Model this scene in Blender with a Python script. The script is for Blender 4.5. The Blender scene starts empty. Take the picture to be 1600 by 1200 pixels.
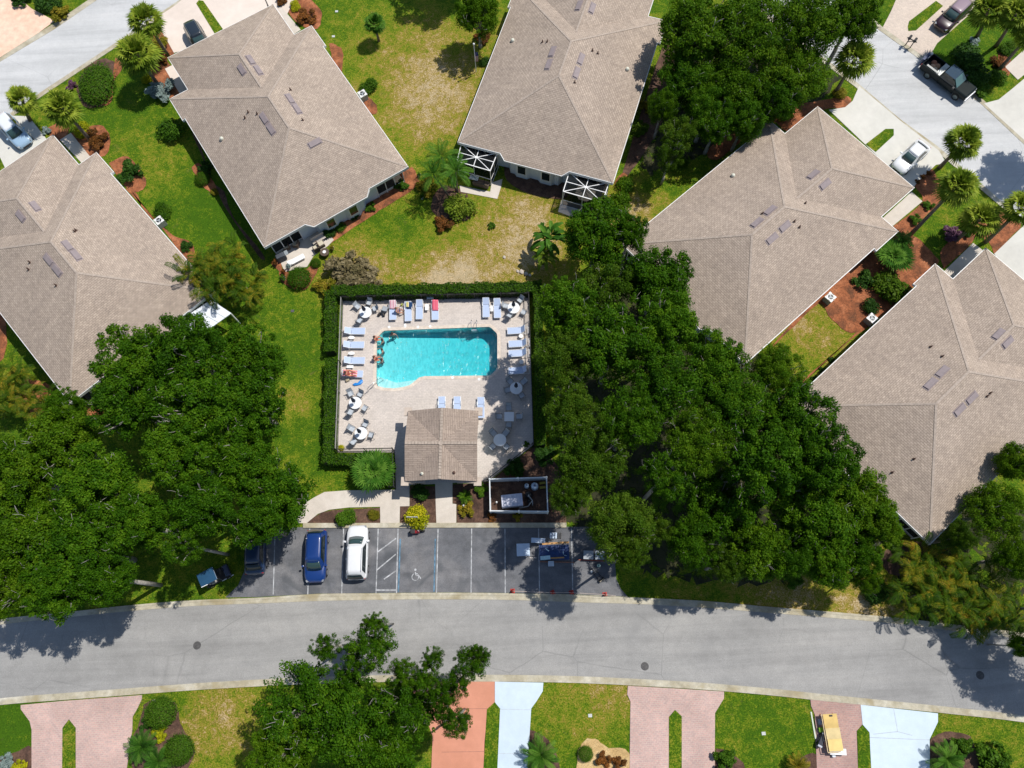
import bpy, math, random
import numpy as np
from mathutils import Vector, Matrix
from mathutils.geometry import tessellate_polygon
R=math.radians
scene=bpy.context.scene
# ---------------------------------------------------------------- camera
CAM_H=67.0; FPX=1186.7; TILT=R(17.445); ROLL=R(-2.966)
_up=Vector((0,math.cos(TILT),math.sin(TILT))); _fw=Vector((0,math.sin(TILT),-math.cos(TILT))); _rt=Vector((1,0,0))
CR=math.cos(ROLL)*_rt+math.sin(ROLL)*_up; CU=-math.sin(ROLL)*_rt+math.cos(ROLL)*_up
cam=bpy.data.cameras.new('camera'); camo=bpy.data.objects.new('camera',cam); scene.collection.objects.link(camo)
cam.sensor_width=36; cam.lens=FPX*36/1600; cam.clip_end=3000; cam.clip_start=0.5
_m=Matrix((CR,CU,-_fw)).transposed().to_4x4(); _m.translation=Vector((0,0,CAM_H)); camo.matrix_world=_m
scene.camera=camo
def W(px,py,z=0.0):
    "ground (or height z) point seen at a photo position (1600x1200 survey coordinates)"
    d=_fw+CR*((px-800)/FPX)+CU*((600-py)/FPX)
    return Vector((0,0,CAM_H))+d*((z-CAM_H)/d.z)
# ---------------------------------------------------------------- world, sun, exposure
SUN_EL=R(61); SUN_AZ=R(31)      # azimuth counted from +X towards +Y
wd=bpy.data.worlds.new('World'); scene.world=wd; wd.use_nodes=True
nt=wd.node_tree; bg=nt.nodes['Background']
sky=nt.nodes.new('ShaderNodeTexSky'); sky.sky_type='NISHITA'; sky.sun_disc=False
sky.sun_elevation=SUN_EL; sky.sun_rotation=R(90)-SUN_AZ; sky.dust_density=0.6
nt.links.new(sky.outputs[0],bg.inputs[0]); bg.inputs[1].default_value=0.10
sl=bpy.data.lights.new('sun','SUN'); sl.energy=4.15; sl.angle=R(0.5); sl.color=(1.0,0.955,0.89)
so=bpy.data.objects.new('sun',sl); scene.collection.objects.link(so)
sd=Vector((math.cos(SUN_EL)*math.cos(SUN_AZ),math.cos(SUN_EL)*math.sin(SUN_AZ),math.sin(SUN_EL)))
so.rotation_euler=sd.to_track_quat('Z','Y').to_euler(); so.location=sd*200
vs=scene.view_settings; vs.view_transform='Standard'; vs.look='None'; vs.exposure=0.12; vs.gamma=1
scene.render.resolution_x=1024; scene.render.resolution_y=768
# ---------------------------------------------------------------- helpers
col=scene.collection
rnd=random.Random(7)
def link(o,parent=None):
    col.objects.link(o)
    if parent is not None: o.parent=parent
    return o
def tag(o,label=None,cat=None,group=None,kind=None):
    if label: o['label']=label
    if cat: o['category']=cat
    if group: o['group']=group
    if kind: o['kind']=kind
    return o
def thing(name,label,cat,loc=(0,0,0),rz=0,group=None):
    o=bpy.data.objects.new(name,None); o.empty_display_size=0.3; link(o)
    o.location=loc; o.rotation_euler=(0,0,rz)
    return tag(o,label,cat,group)
def copy_tree(o,parent=None):
    c=o.copy(); col.objects.link(c); c.parent=parent
    for ch in list(o.children): copy_tree(ch,c)
    return c
def dup(o,loc,rz=0,label=None,group=None,scale=None):
    c=copy_tree(o); c.location=loc; c.rotation_euler=(0,0,rz)
    if label: c['label']=label
    if group: c['group']=group
    if scale is not None: c.scale=(scale,)*3 if not hasattr(scale,'__len__') else scale
    return c
class MB:
    def __init__(s): s.v=[]; s.f=[]; s.uv=None
    def add(s,vs,fs):
        n=len(s.v); s.v+= [tuple(p) for p in vs]; s.f+= [tuple(i+n for i in f) for f in fs]; return s
    def box(s,c,d,rz=0,M=None,taper=1.0):
        x,y,z=d[0]/2,d[1]/2,d[2]/2
        vs=[Vector((sx*x*(taper if sz>0 else 1),sy*y*(taper if sz>0 else 1),sz*z)) for sz in (-1,1) for sx,sy in ((-1,-1),(1,-1),(1,1),(-1,1))]
        if M is None: M=Matrix.Rotation(rz,3,'Z')
        return s.add([M@p+Vector(c) for p in vs],[(3,2,1,0),(4,5,6,7),(0,1,5,4),(1,2,6,5),(2,3,7,6),(3,0,4,7)])
    def bar(s,p0,p1,w,h=None):
        p0,p1=Vector(p0),Vector(p1); d=p1-p0; L=d.length; h=h or w
        if L<1e-6: return s
        return s.box((p0+p1)/2,(L,w,h),M=d.to_track_quat('X','Z').to_matrix())
    def cyl(s,p0,p1,r0,r1=None,n=12,caps=True):
        r1=r0 if r1 is None else r1
        return s.tube([p0,p1],[r0,r1],n,caps)
    def tube(s,path,rad,n=8,caps=True):
        path=[Vector(p) for p in path]
        if not hasattr(rad,'__len__'): rad=[rad]*len(path)
        b=len(s.v); fs=[]; ref=None
        for i,p in enumerate(path):
            d=(path[min(i+1,len(path)-1)]-path[max(i-1,0)]).normalized()
            if ref is None: ref=Vector((1,0,0)) if abs(d.x)<0.8 else Vector((0,1,0))
            a=(ref-d*ref.dot(d)).normalized(); ref=a; c=d.cross(a)
            for k in range(n):
                t=2*math.pi*k/n; s.v.append(tuple(p+(a*math.cos(t)+c*math.sin(t))*rad[i]))
        for i in range(len(path)-1):
            for k in range(n):
                q=(k+1)%n; fs.append((b+i*n+k,b+i*n+q,b+(i+1)*n+q,b+(i+1)*n+k))
        if caps:
            fs.append(tuple(b+k for k in range(n-1,-1,-1))); m=b+(len(path)-1)*n; fs.append(tuple(m+k for k in range(n)))
        s.f+=fs; return s
    def prism(s,poly,z0,z1):
        n=len(poly); a=sum(poly[i][0]*poly[(i+1)%n][1]-poly[(i+1)%n][0]*poly[i][1] for i in range(n))
        if a<0: poly=poly[::-1]
        vs=[(p[0],p[1],z0) for p in poly]+[(p[0],p[1],z1) for p in poly]
        return s.add(vs,[tuple(range(n-1,-1,-1)),tuple(range(n,2*n))]+[(i,(i+1)%n,n+(i+1)%n,n+i) for i in range(n)])
    def lathe(s,prof,n=16,c=(0,0,0)):
        b=len(s.v)
        for r,z in prof:
            for k in range(n):
                t=2*math.pi*k/n; s.v.append((c[0]+r*math.cos(t),c[1]+r*math.sin(t),c[2]+z))
        for i in range(len(prof)-1):
            for k in range(n):
                q=(k+1)%n; s.f.append((b+i*n+k,b+i*n+q,b+(i+1)*n+q,b+(i+1)*n+k))
        s.f.append(tuple(b+k for k in range(n-1,-1,-1))); m=b+(len(prof)-1)*n; s.f.append(tuple(m+k for k in range(n))); return s
    def build(s,name,mat,parent=None,smooth=False,bevel=0,mats=None):
        me=bpy.data.meshes.new(name); me.from_pydata(s.v,[],s.f); me.validate()
        for m in (mat if isinstance(mat,(list,tuple)) else [mat]): me.materials.append(m)
        if s.uv is not None:
            l=me.uv_layers.new(name='UVMap'); l.data.foreach_set('uv',np.array(s.uv,dtype=np.float32).ravel())
        if smooth: me.polygons.foreach_set('use_smooth',[True]*len(me.polygons))
        me.update(); o=bpy.data.objects.new(name,me); link(o,parent)
        if bevel:
            b=o.modifiers.new('bevel','BEVEL'); b.width=bevel; b.segments=2; b.limit_method='ANGLE'
        return o
# ---------------------------------------------------------------- materials
def nodes(name):
    m=bpy.data.materials.new(name); m.use_nodes=True; t=m.node_tree; b=t.nodes['Principled BSDF']; return m,t,b
def mixc(t,f,a,b,mode='MIX'):
    n=t.nodes.new('ShaderNodeMix'); n.data_type='RGBA'; n.blend_type=mode
    for k,x in ((0,f),(6,a),(7,b)):
        if hasattr(x,'links') or hasattr(x,'is_linked'): t.links.new(x,n.inputs[k])
        else: n.inputs[k].default_value=(x if k==0 else (*x,1) if len(x)==3 else x)
    return n.outputs[2]
def coord(t,kind='Object'):
    n=t.nodes.new('ShaderNodeTexCoord'); return n.outputs[kind]
def noise(t,vec,scale,detail=4,rough=0.55,dist=0.0):
    n=t.nodes.new('ShaderNodeTexNoise'); n.inputs['Scale'].default_value=scale; n.inputs['Detail'].default_value=detail
    n.inputs['Roughness'].default_value=rough; n.inputs['Distortion'].default_value=dist; t.links.new(vec,n.inputs['Vector']); return n.outputs['Fac']
def ramp(t,fac,stops):
    n=t.nodes.new('ShaderNodeValToRGB'); t.links.new(fac,n.inputs[0]); e=n.color_ramp.elements
    while len(e)<len(stops): e.new(0.5)
    for q,(p,c) in zip(e,stops): q.position=p; q.color=(*c,1) if hasattr(c,'__len__') else (c,c,c,1)
    return n.outputs[0]
def mth(t,op,a,b=None,clamp=False):
    n=t.nodes.new('ShaderNodeMath'); n.operation=op; n.use_clamp=clamp
    for k,x in ((0,a),(1,b)):
        if x is None: continue
        if hasattr(x,'is_linked'): t.links.new(x,n.inputs[k])
        else: n.inputs[k].default_value=x
    return n.outputs[0]
def bump(t,b,h,strength=0.3,dist=0.05):
    n=t.nodes.new('ShaderNodeBump'); n.inputs['Strength'].default_value=strength; n.inputs['Distance'].default_value=dist
    t.links.new(h,n.inputs['Height']); t.links.new(n.outputs[0],b.inputs['Normal'])
_pm={}
def pm(rgb,rough=0.6,metal=0.0,var=0.12,scale=3.0,coat=0,name=None):
    key=(rgb,rough,metal,var,scale,coat)
    if key in _pm: return _pm[key]
    m,t,b=nodes(name or 'surface')
    c=coord(t); f=noise(t,c,scale,3)
    lo=tuple(x*(1-var) for x in rgb); hi=tuple(min(1,x*(1+var)) for x in rgb)
    t.links.new(ramp(t,f,[(0.3,lo),(0.7,hi)]),b.inputs['Base Color'])
    b.inputs['Roughness'].default_value=rough; b.inputs['Metallic'].default_value=metal
    if coat: b.inputs['Coat Weight'].default_value=coat; b.inputs['Coat Roughness'].default_value=0.04
    _pm[key]=m; return m
def ground_mat(name,cols,s1=0.25,s2=4,fine=25,rough=0.9,bumpk=0.3,stains=None,joints=None,finek=0.25,k2=0.55,streak=None):
    "cols: dark, mid, light"
    m,t,b=nodes(name); g=coord(t)
    f1=noise(t,g,s1,6,0.6,0.6); c=ramp(t,f1,[(0.3,cols[0]),(0.5,cols[1]),(0.72,cols[2])])
    f2=noise(t,g,s2,5,0.6); c=mixc(t,k2,c,ramp(t,f2,[(0.25,(0.62,)*3),(0.75,(1.35,)*3)]),'MULTIPLY')
    f3=noise(t,g,fine,3,0.6); c=mixc(t,finek*2,c,ramp(t,f3,[(0.3,(0.55,)*3),(0.7,(1.45,)*3)]),'MULTIPLY')
    if stains:
        f4=noise(t,g,stains[0],4,0.5,1.0); c=mixc(t,ramp(t,f4,[(stains[1],0.0),(stains[1]+0.12,stains[3] if len(stains)>3 else 0.7)]),c,stains[2])
    if streak:
        mp=t.nodes.new('ShaderNodeMapping'); mp.inputs['Scale'].default_value=(0.05,0.9,1); mp.inputs['Rotation'].default_value[2]=streak[0]; t.links.new(g,mp.inputs[0])
        fs=noise(t,mp.outputs[0],1.0,4,0.65,0.25); c=mixc(t,0.8,c,ramp(t,fs,[(0.32,(0.80,0.80,0.80)),(0.5,(1,1,1)),(0.68,(1.12,1.11,1.10))]),'MULTIPLY')
        wn=t.nodes.new('ShaderNodeTexNoise'); wn.inputs['Scale'].default_value=0.5; wn.inputs['Detail'].default_value=6; t.links.new(g,wn.inputs['Vector']); wv=mixc(t,0.12,g,wn.outputs['Color'],'LINEAR_LIGHT')
        v=t.nodes.new('ShaderNodeTexVoronoi'); v.feature='DISTANCE_TO_EDGE'; v.inputs['Scale'].default_value=streak[1]; t.links.new(wv,v.inputs['Vector'])
        ck=ramp(t,v.outputs['Distance'],[(0.0,1.0),(streak[2],0.0)]); mk_=ramp(t,noise(t,g,0.09,3),[(0.45,0.0),(0.6,0.4)]); c=mixc(t,mth(t,'MULTIPLY',ck,mk_),c,(0.10,0.10,0.10))
    t.links.new(c,b.inputs['Base Color']); b.inputs['Roughness'].default_value=rough
    bump(t,b,f3,bumpk,0.03); return m
def grass_mat(name,blobs=(),base=0.5,greener=0):
    m,t,b=nodes(name); g=coord(t)
    n1=noise(t,g,0.13,5,0.6,0.8); n2=noise(t,g,0.7,5,0.65,0.8); n3=noise(t,g,2.4,5,0.8,0.6); n4=noise(t,g,8.5,4,0.85)
    # dryness field: broad noise + the worn areas of the estate
    dry=mth(t,'ADD',mth(t,'MULTIPLY',n1,0.75),mth(t,'MULTIPLY',n2,1.1)); dry=mth(t,'SUBTRACT',dry,0.925-base*0.25)
    for (x,y,r,k) in blobs:
        d=t.nodes.new('ShaderNodeVectorMath'); d.operation='DISTANCE'; t.links.new(g,d.inputs[0]); d.inputs[1].default_value=(x,y,0)
        q=mth(t,'SUBTRACT',1.0,mth(t,'DIVIDE',d.outputs['Value'],r),True)
        dry=mth(t,'ADD',dry,mth(t,'MULTIPLY',q,k))
    dry=mth(t,'ADD',dry,mth(t,'MULTIPLY',mth(t,'SUBTRACT',n3,0.5),1.5))
    dry=mth(t,'ADD',dry,mth(t,'MULTIPLY',mth(t,'SUBTRACT',n4,0.5),1.9))
    c=ramp(t,dry,[(0.0,(0.05,0.12,0.004)),(0.20,(0.11,0.18,0.006)),(0.40,(0.185,0.21,0.016)),(0.6,(0.27,0.205,0.03)),(0.78,(0.36,0.26,0.10)),(1.0,(0.47,0.37,0.22))])
    c=mixc(t,0.8,c,ramp(t,n4,[(0.3,(0.42,)*3),(0.7,(1.5,)*3)]),'MULTIPLY')
    n5=noise(t,g,1.6,6,0.8,1.5); c=mixc(t,0.75,c,ramp(t,n5,[(0.3,(0.62,0.66,0.6)),(0.5,(1,1,1)),(0.7,(1.22,1.16,1.1))]),'MULTIPLY')
    n6=noise(t,g,0.35,6,0.75,2.0); c=mixc(t,ramp(t,n6,[(0.60,0.0),(0.72,0.45)]),c,(0.15,0.115,0.05))
    t.links.new(c,b.inputs['Base Color']); b.inputs['Roughness'].default_value=0.95; b.inputs['Specular IOR Level'].default_value=0.15
    bump(t,b,mth(t,'ADD',n4,n3),0.9,0.08); return m
def paver_mat(name,c1,c2,mortar,scale,rot=0,bw=0.5,rh=0.25,rough=0.85,ms=0.02,pat=0.35):
    m,t,b=nodes(name); g=coord(t); mp=t.nodes.new('ShaderNodeMapping'); mp.inputs['Rotation'].default_value[2]=rot; t.links.new(g,mp.inputs[0])
    k=t.nodes.new('ShaderNodeTexBrick'); k.inputs['Scale'].default_value=scale; k.inputs['Color1'].default_value=(*c1,1); k.inputs['Color2'].default_value=(*c2,1)
    k.inputs['Mortar'].default_value=(*mortar,1); k.inputs['Mortar Size'].default_value=ms; k.inputs['Brick Width'].default_value=bw; k.inputs['Row Height'].default_value=rh
    t.links.new(mp.outputs[0],k.inputs['Vector'])
    f=noise(t,g,0.35,5,0.6,0.5); c=mixc(t,pat*2,k.outputs['Color'],ramp(t,f,[(0.25,(0.7,)*3),(0.75,(1.25,)*3)]),'MULTIPLY')
    f2=noise(t,g,9,3,0.7); c=mixc(t,0.5,c,ramp(t,f2,[(0.3,(0.75,)*3),(0.7,(1.25,)*3)]),'MULTIPLY')
    t.links.new(c,b.inputs['Base Color']); b.inputs['Roughness'].default_value=rough; bump(t,b,k.outputs['Fac'],-0.3,0.01); return m
def shingle_mat(name,c1,c2,c3,row=0.145,wid=0.33,mort=0.9,varm=0.30):
    m,t,b=nodes(name); uv=coord(t,'UV')
    k=t.nodes.new('ShaderNodeTexBrick'); k.inputs['Scale'].default_value=1.0; k.inputs['Color1'].default_value=(*c1,1); k.inputs['Color2'].default_value=(*c2,1)
    k.inputs['Mortar'].default_value=(*c3,1); k.inputs['Mortar Size'].default_value=row*0.13; k.inputs['Brick Width'].default_value=wid; k.inputs['Row Height'].default_value=row
    k.inputs['Bias'].default_value=0.0; t.links.new(uv,k.inputs['Vector'])
    g=coord(t); f=noise(t,g,0.22,5,0.6,0.5); c=mixc(t,0.6,k.outputs['Color'],ramp(t,f,[(0.25,(0.8,)*3),(0.75,(1.18,)*3)]),'MULTIPLY')
    f3=noise(t,g,3.6,5,0.85); c=mixc(t,varm*2,c,ramp(t,f3,[(0.36,(0.70,)*3),(0.64,(1.28,)*3)]),'MULTIPLY')
    mp=t.nodes.new('ShaderNodeMapping'); mp.inputs['Scale'].default_value=(1.6,0.16,1); t.links.new(uv,mp.inputs[0]); f5=noise(t,mp.outputs[0],1.0,5,0.7,0.6); c=mixc(t,0.55,c,ramp(t,f5,[(0.3,(0.86,0.86,0.87)),(0.7,(1.10,1.09,1.07))]),'MULTIPLY')
    f4=noise(t,g,1.1,4,0.5,1.2); c=mixc(t,0.5,c,ramp(t,f4,[(0.35,(0.88,0.86,0.85)),(0.65,(1.08,1.06,1.03))]),'MULTIPLY')
    t.links.new(c,b.inputs['Base Color']); b.inputs['Roughness'].default_value=0.95; b.inputs['Specular IOR Level'].default_value=0.2
    bump(t,b,mth(t,'ADD',k.outputs['Fac'],mth(t,'MULTIPLY',f3,-1.0)),-0.35,0.02); return m
def leaf_mat(name,stops,trans=0.45,hue=0.35,rough=0.55):
    m,t,b=nodes(name); a=t.nodes.new('ShaderNodeAttribute'); a.attribute_name='tint'
    oi=t.nodes.new('ShaderNodeObjectInfo')
    f=mth(t,'ADD',mth(t,'MULTIPLY',a.outputs['Fac'],1-hue*0.6),mth(t,'MULTIPLY',oi.outputs['Random'],hue*0.6))
    c=ramp(t,f,stops); t.links.new(c,b.inputs['Base Color']); b.inputs['Roughness'].default_value=rough; b.inputs['Specular IOR Level'].default_value=0.10
    tr=t.nodes.new('ShaderNodeBsdfTranslucent'); t.links.new(c,tr.inputs[0]); mx=t.nodes.new('ShaderNodeMixShader'); mx.inputs[0].default_value=trans
    out=t.nodes['Material Output']; t.links.new(b.outputs[0],mx.inputs[1]); t.links.new(tr.outputs[0],mx.inputs[2]); t.links.new(mx.outputs[0],out.inputs[0]); return m
def wp(px,py): p=W(px,py); return (p.x,p.y)
BL=[(*wp(720,430),4,0.35),(*wp(850,400),4,0.35),(*wp(620,290),4,0.25),(*wp(640,190),6,0.3),(*wp(400,250),5,0.15),(*wp(520,450),3,0.35),(*wp(960,1075),3,0.35),(*wp(1380,1160),3,0.3),(*wp(1240,915),5,0.35),(*wp(1340,950),3,0.5),(*wp(670,120),10,0.5),(*wp(690,160),6,0.3),(*wp(780,420),10,0.55),(*wp(820,320),7,0.5),(*wp(560,410),5,0.6),(*wp(660,437),6,0.5),(*wp(590,90),10,0.15),(*wp(350,1120),6,0.55),(*wp(1270,520),8,0.5),(*wp(930,1100),7,0.22),
    (*wp(1400,925),6,0.45),(*wp(980,330),5,0.7),(*wp(462,625),3,0.5),(*wp(240,250),6,0.25),(*wp(700,60),8,0.2),(*wp(330,340),9,-0.22),(*wp(480,580),8,-0.12),(*wp(480,700),7,-0.1),(*wp(0,1150),8,-0.35),(*wp(1200,1130),7,-0.16),(*wp(1180,930),9,0.3),
    (*wp(620,360),6,-0.08),(*wp(550,30),6,-0.05),(*wp(1480,100),9,-0.3),(*wp(1500,1150),9,0.1),(*wp(230,190),10,-0.15)]
M_grass=grass_mat('lawn_grass',BL,0.5)
M_grass2=grass_mat('island_grass',(),0.42)
M_road=ground_mat('worn_asphalt',((0.25,0.246,0.235),(0.292,0.287,0.275),(0.33,0.322,0.305)),0.12,1.2,22,0.9,0.2,(0.16,0.62,(0.22,0.22,0.215),0.35),finek=0.2,k2=0.22,streak=(0.0,0.14,0.006))
M_road2=ground_mat('pale_asphalt',((0.46,0.465,0.46),(0.50,0.505,0.50),(0.54,0.54,0.535)),0.12,1.2,22,0.9,0.2,finek=0.14,k2=0.14,streak=(-0.58,0.12,0.005))
M_road3=ground_mat('pale_asphalt',((0.46,0.465,0.46),(0.50,0.505,0.50),(0.54,0.54,0.535)),0.12,1.2,22,0.9,0.2,finek=0.14,k2=0.14,streak=(0.72,0.12,0.005))
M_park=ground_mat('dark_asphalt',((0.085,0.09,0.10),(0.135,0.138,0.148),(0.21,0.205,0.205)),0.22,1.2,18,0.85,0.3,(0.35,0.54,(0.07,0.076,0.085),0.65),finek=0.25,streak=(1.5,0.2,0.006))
M_kerb=ground_mat('kerb_concrete',((0.33,0.29,0.2),(0.43,0.39,0.29),(0.55,0.52,0.43)),0.5,2.5,20,0.9,0.2,(0.35,0.55,(0.3,0.24,0.12),0.55),finek=0.15)
M_conc=ground_mat('walk_concrete',((0.5,0.45,0.38),(0.57,0.51,0.44),(0.63,0.58,0.51)),0.3,2,20,0.85,0.15,(0.4,0.6,(0.42,0.39,0.33),0.4),finek=0.1,k2=0.15)
M_concw=ground_mat('white_drive_concrete',((0.52,0.505,0.455),(0.58,0.565,0.51),(0.63,0.61,0.555)),0.2,1.5,20,0.8,0.1,(0.5,0.64,(0.52,0.5,0.45),0.35),finek=0.06,k2=0.15)
M_concb=ground_mat('blue_white_drive_paint',((0.50,0.60,0.68),(0.54,0.64,0.72),(0.58,0.67,0.75)),0.2,1.5,20,0.7,0.05,(0.5,0.66,(0.52,0.6,0.66),0.35),finek=0.05,k2=0.15)
M_concp=ground_mat('pale_pink_drive_concrete',((0.62,0.53,0.45),(0.68,0.585,0.505),(0.72,0.63,0.55)),0.2,1.5,20,0.8,0.1,finek=0.06,k2=0.15)
M_terra=ground_mat('terracotta_drive_paint',((0.50,0.21,0.125),(0.56,0.24,0.15),(0.62,0.27,0.175)),0.3,1.5,20,0.75,0.1,(0.4,0.62,(0.44,0.2,0.13),0.4),finek=0.06,k2=0.15)
M_pink=paver_mat('pink_pavers',(0.54,0.34,0.30),(0.44,0.30,0.28),(0.5,0.4,0.33),1.0,0,0.3,0.15,pat=0.3)
M_pink2=paver_mat('rose_pavers',(0.45,0.26,0.22),(0.36,0.22,0.2),(0.4,0.3,0.25),1.0,0,0.3,0.15,pat=0.3)
M_cream=paver_mat('cream_pavers',(0.63,0.52,0.43),(0.54,0.45,0.38),(0.55,0.47,0.38),1.0,R(40),0.3,0.15,pat=0.2)
M_deck=paver_mat('pool_deck_pavers',(0.58,0.515,0.46),(0.51,0.455,0.41),(0.46,0.41,0.36),1.0,R(3),0.32,0.16,pat=0.2,ms=0.012)
M_mulchr=ground_mat('red_bark_mulch',((0.11,0.045,0.02),(0.26,0.085,0.032),(0.42,0.16,0.07)),0.9,2.6,9,0.95,0.9,finek=0.4,k2=0.9)
M_mulchb=ground_mat('brown_bark_mulch',((0.05,0.026,0.017),(0.095,0.05,0.033),(0.16,0.095,0.06)),0.9,2.6,9,0.95,0.9,finek=0.4,k2=0.9)
M_gravel=ground_mat('tan_gravel',((0.38,0.25,0.10),(0.5,0.34,0.15),(0.62,0.46,0.24)),0.8,8,20,0.95,0.8,finek=0.4)
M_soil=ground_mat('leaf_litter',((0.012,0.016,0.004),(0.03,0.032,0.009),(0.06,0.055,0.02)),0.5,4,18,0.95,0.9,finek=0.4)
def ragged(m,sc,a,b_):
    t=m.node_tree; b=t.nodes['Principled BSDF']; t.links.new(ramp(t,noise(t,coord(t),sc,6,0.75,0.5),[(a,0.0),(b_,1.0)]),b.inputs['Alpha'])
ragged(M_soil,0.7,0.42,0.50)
M_white=pm((0.8,0.8,0.78),0.5,var=0.04); M_black=pm((0.012,0.012,0.014),0.5); M_rubber=pm((0.02,0.02,0.02),0.85)
M_metal=pm((0.55,0.56,0.58),0.3,1.0); M_wall=pm((0.60,0.66,0.70),0.85,var=0.04,scale=1.5); M_soffit=pm((0.7,0.7,0.68),0.8,var=0.04)
M_roof=shingle_mat('tan_shingles',(0.45,0.372,0.305),(0.37,0.303,0.248),(0.27,0.22,0.178),row=0.17,wid=0.36)
M_roofp=shingle_mat('brown_tan_shingles',(0.375,0.305,0.255),(0.32,0.26,0.215),(0.22,0.175,0.145),row=0.16,wid=0.8,varm=0.2)
M_cap=pm((0.375,0.31,0.255),0.95,var=0.2,scale=6)
M_bark=pm((0.30,0.28,0.25),0.9,var=0.35,scale=5); M_ptrunk=pm((0.17,0.13,0.095),0.9,var=0.4,scale=7)
M_oak=leaf_mat('oak_leaves',[(0.1,(0.017,0.062,0.0015)),(0.5,(0.056,0.155,0.004)),(0.9,(0.14,0.265,0.010))])
M_oak2=leaf_mat('fresh_green_leaves',[(0.1,(0.022,0.07,0.002)),(0.5,(0.075,0.172,0.004)),(0.9,(0.17,0.28,0.012))])
M_oak3=leaf_mat('olive_feathery_leaves',[(0.1,(0.022,0.065,0.003)),(0.5,(0.072,0.15,0.007)),(0.9,(0.15,0.23,0.02))])
M_palm=leaf_mat('palm_leaves',[(0.1,(0.05,0.095,0.006)),(0.5,(0.14,0.215,0.014)),(0.9,(0.32,0.38,0.04))],0.25)
M_palmd=leaf_mat('dark_palm_leaves',[(0.1,(0.02,0.07,0.006)),(0.5,(0.05,0.15,0.012)),(0.9,(0.13,0.26,0.03))],0.25)
M_areca=leaf_mat('golden_palm_leaves',[(0.05,(0.018,0.055,0.003)),(0.55,(0.060,0.115,0.005)),(0.82,(0.21,0.19,0.012)),(1.0,(0.42,0.24,0.025))],0.25)
M_shrub=leaf_mat('shrub_leaves',[(0.1,(0.018,0.06,0.003)),(0.5,(0.05,0.125,0.006)),(0.9,(0.12,0.22,0.014))],0.25)
M_shrubd=leaf_mat('dark_shrub_leaves',[(0.1,(0.010,0.032,0.004)),(0.5,(0.025,0.075,0.008)),(0.9,(0.06,0.13,0.014))],0.2)
M_yellow=leaf_mat('yellow_leaves',[(0.1,(0.13,0.16,0.004)),(0.5,(0.36,0.38,0.008)),(0.9,(0.62,0.52,0.02))],0.25)
M_silver=leaf_mat('silver_leaves',[(0.1,(0.10,0.14,0.13)),(0.5,(0.22,0.29,0.27)),(0.9,(0.42,0.50,0.46))],0.2)
M_rusty=leaf_mat('rusty_leaves',[(0.1,(0.05,0.03,0.008)),(0.5,(0.15,0.06,0.015)),(0.9,(0.30,0.11,0.02))],0.2)
M_purple=leaf_mat('purple_leaves',[(0.1,(0.05,0.02,0.03)),(0.5,(0.12,0.05,0.09)),(0.9,(0.25,0.13,0.2))],0.2)
M_gold=leaf_mat('gold_green_leaves',[(0.1,(0.06,0.07,0.005)),(0.5,(0.18,0.17,0.01)),(0.9,(0.4,0.26,0.03))],0.2)
M_hedge=leaf_mat('hedge_leaves',[(0.1,(0.015,0.055,0.002)),(0.5,(0.04,0.105,0.003)),(0.9,(0.085,0.165,0.008))],0.2)
M_dryl=leaf_mat('dry_twig_leaves',[(0.1,(0.06,0.06,0.02)),(0.5,(0.16,0.13,0.06)),(0.9,(0.34,0.28,0.16))],0.2)
def glass_mat(name,rgb,alpha=None):
    m,t,b=nodes(name); b.inputs['Base Color'].default_value=(*rgb,1); b.inputs['Roughness'].default_value=0.05; b.inputs['Specular IOR Level'].default_value=0.7
    if alpha is not None: b.inputs['Alpha'].default_value=alpha; b.inputs['Roughness'].default_value=0.6
    return m
M_glass=glass_mat('dark_window_glass',(0.012,0.022,0.025)); M_screen=glass_mat('insect_screen',(0.012,0.013,0.015),0.66); M_screen.node_tree.nodes['Principled BSDF'].inputs['Specular IOR Level'].default_value=0.05; M_screen.node_tree.nodes['Principled BSDF'].inputs['Roughness'].default_value=0.95
M_wind=glass_mat('windscreen_glass',(0.03,0.06,0.058))
# ---------------------------------------------------------------- ground, pool, roads
def sheet(name,pts,z,mat,kind='structure',z0=-0.06,world=False,label=None):
    poly=[p if world else wp(*p) for p in pts]; o=MB().prism(poly,z0,z).build(name,mat); o['kind']=kind; return o
def filled(name,outer,hole,z,mat,z0=None):
    tri=tessellate_polygon([[Vector((*p,0)) for p in outer],[Vector((*p,0)) for p in hole]])
    pts=[(*p,z) for p in outer+hole]; fs=[]
    for t3 in tri:
        a,b_,c=[Vector(pts[i]) for i in t3]
        fs.append(tuple(t3) if (b_-a).cross(c-a).z>0 else tuple(t3[::-1]))
    mb=MB().add(pts,fs)
    if z0 is not None:
        for ring in (outer,hole):
            n=len(ring); mb.add([(*p,z) for p in ring]+[(*p,z0) for p in ring],[(i,n+i,n+(i+1)%n,(i+1)%n) for i in range(n)])
    return mb
POOL_PX=[(589,530),(591,526),(598,519),(601,517),(764,511),(768,513),(776,521),(777,525),(777,574),(775,578),(768,585),(764,587),(664,588),(655,590),(648,596),(640,602),(630,605),(616,607),(600,606),(590,603),(588,598)]
pool=[wp(*p) for p in POOL_PX]
pc=Vector((sum(p[0] for p in pool)/len(pool),sum(p[1] for p in pool)/len(pool)))
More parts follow.
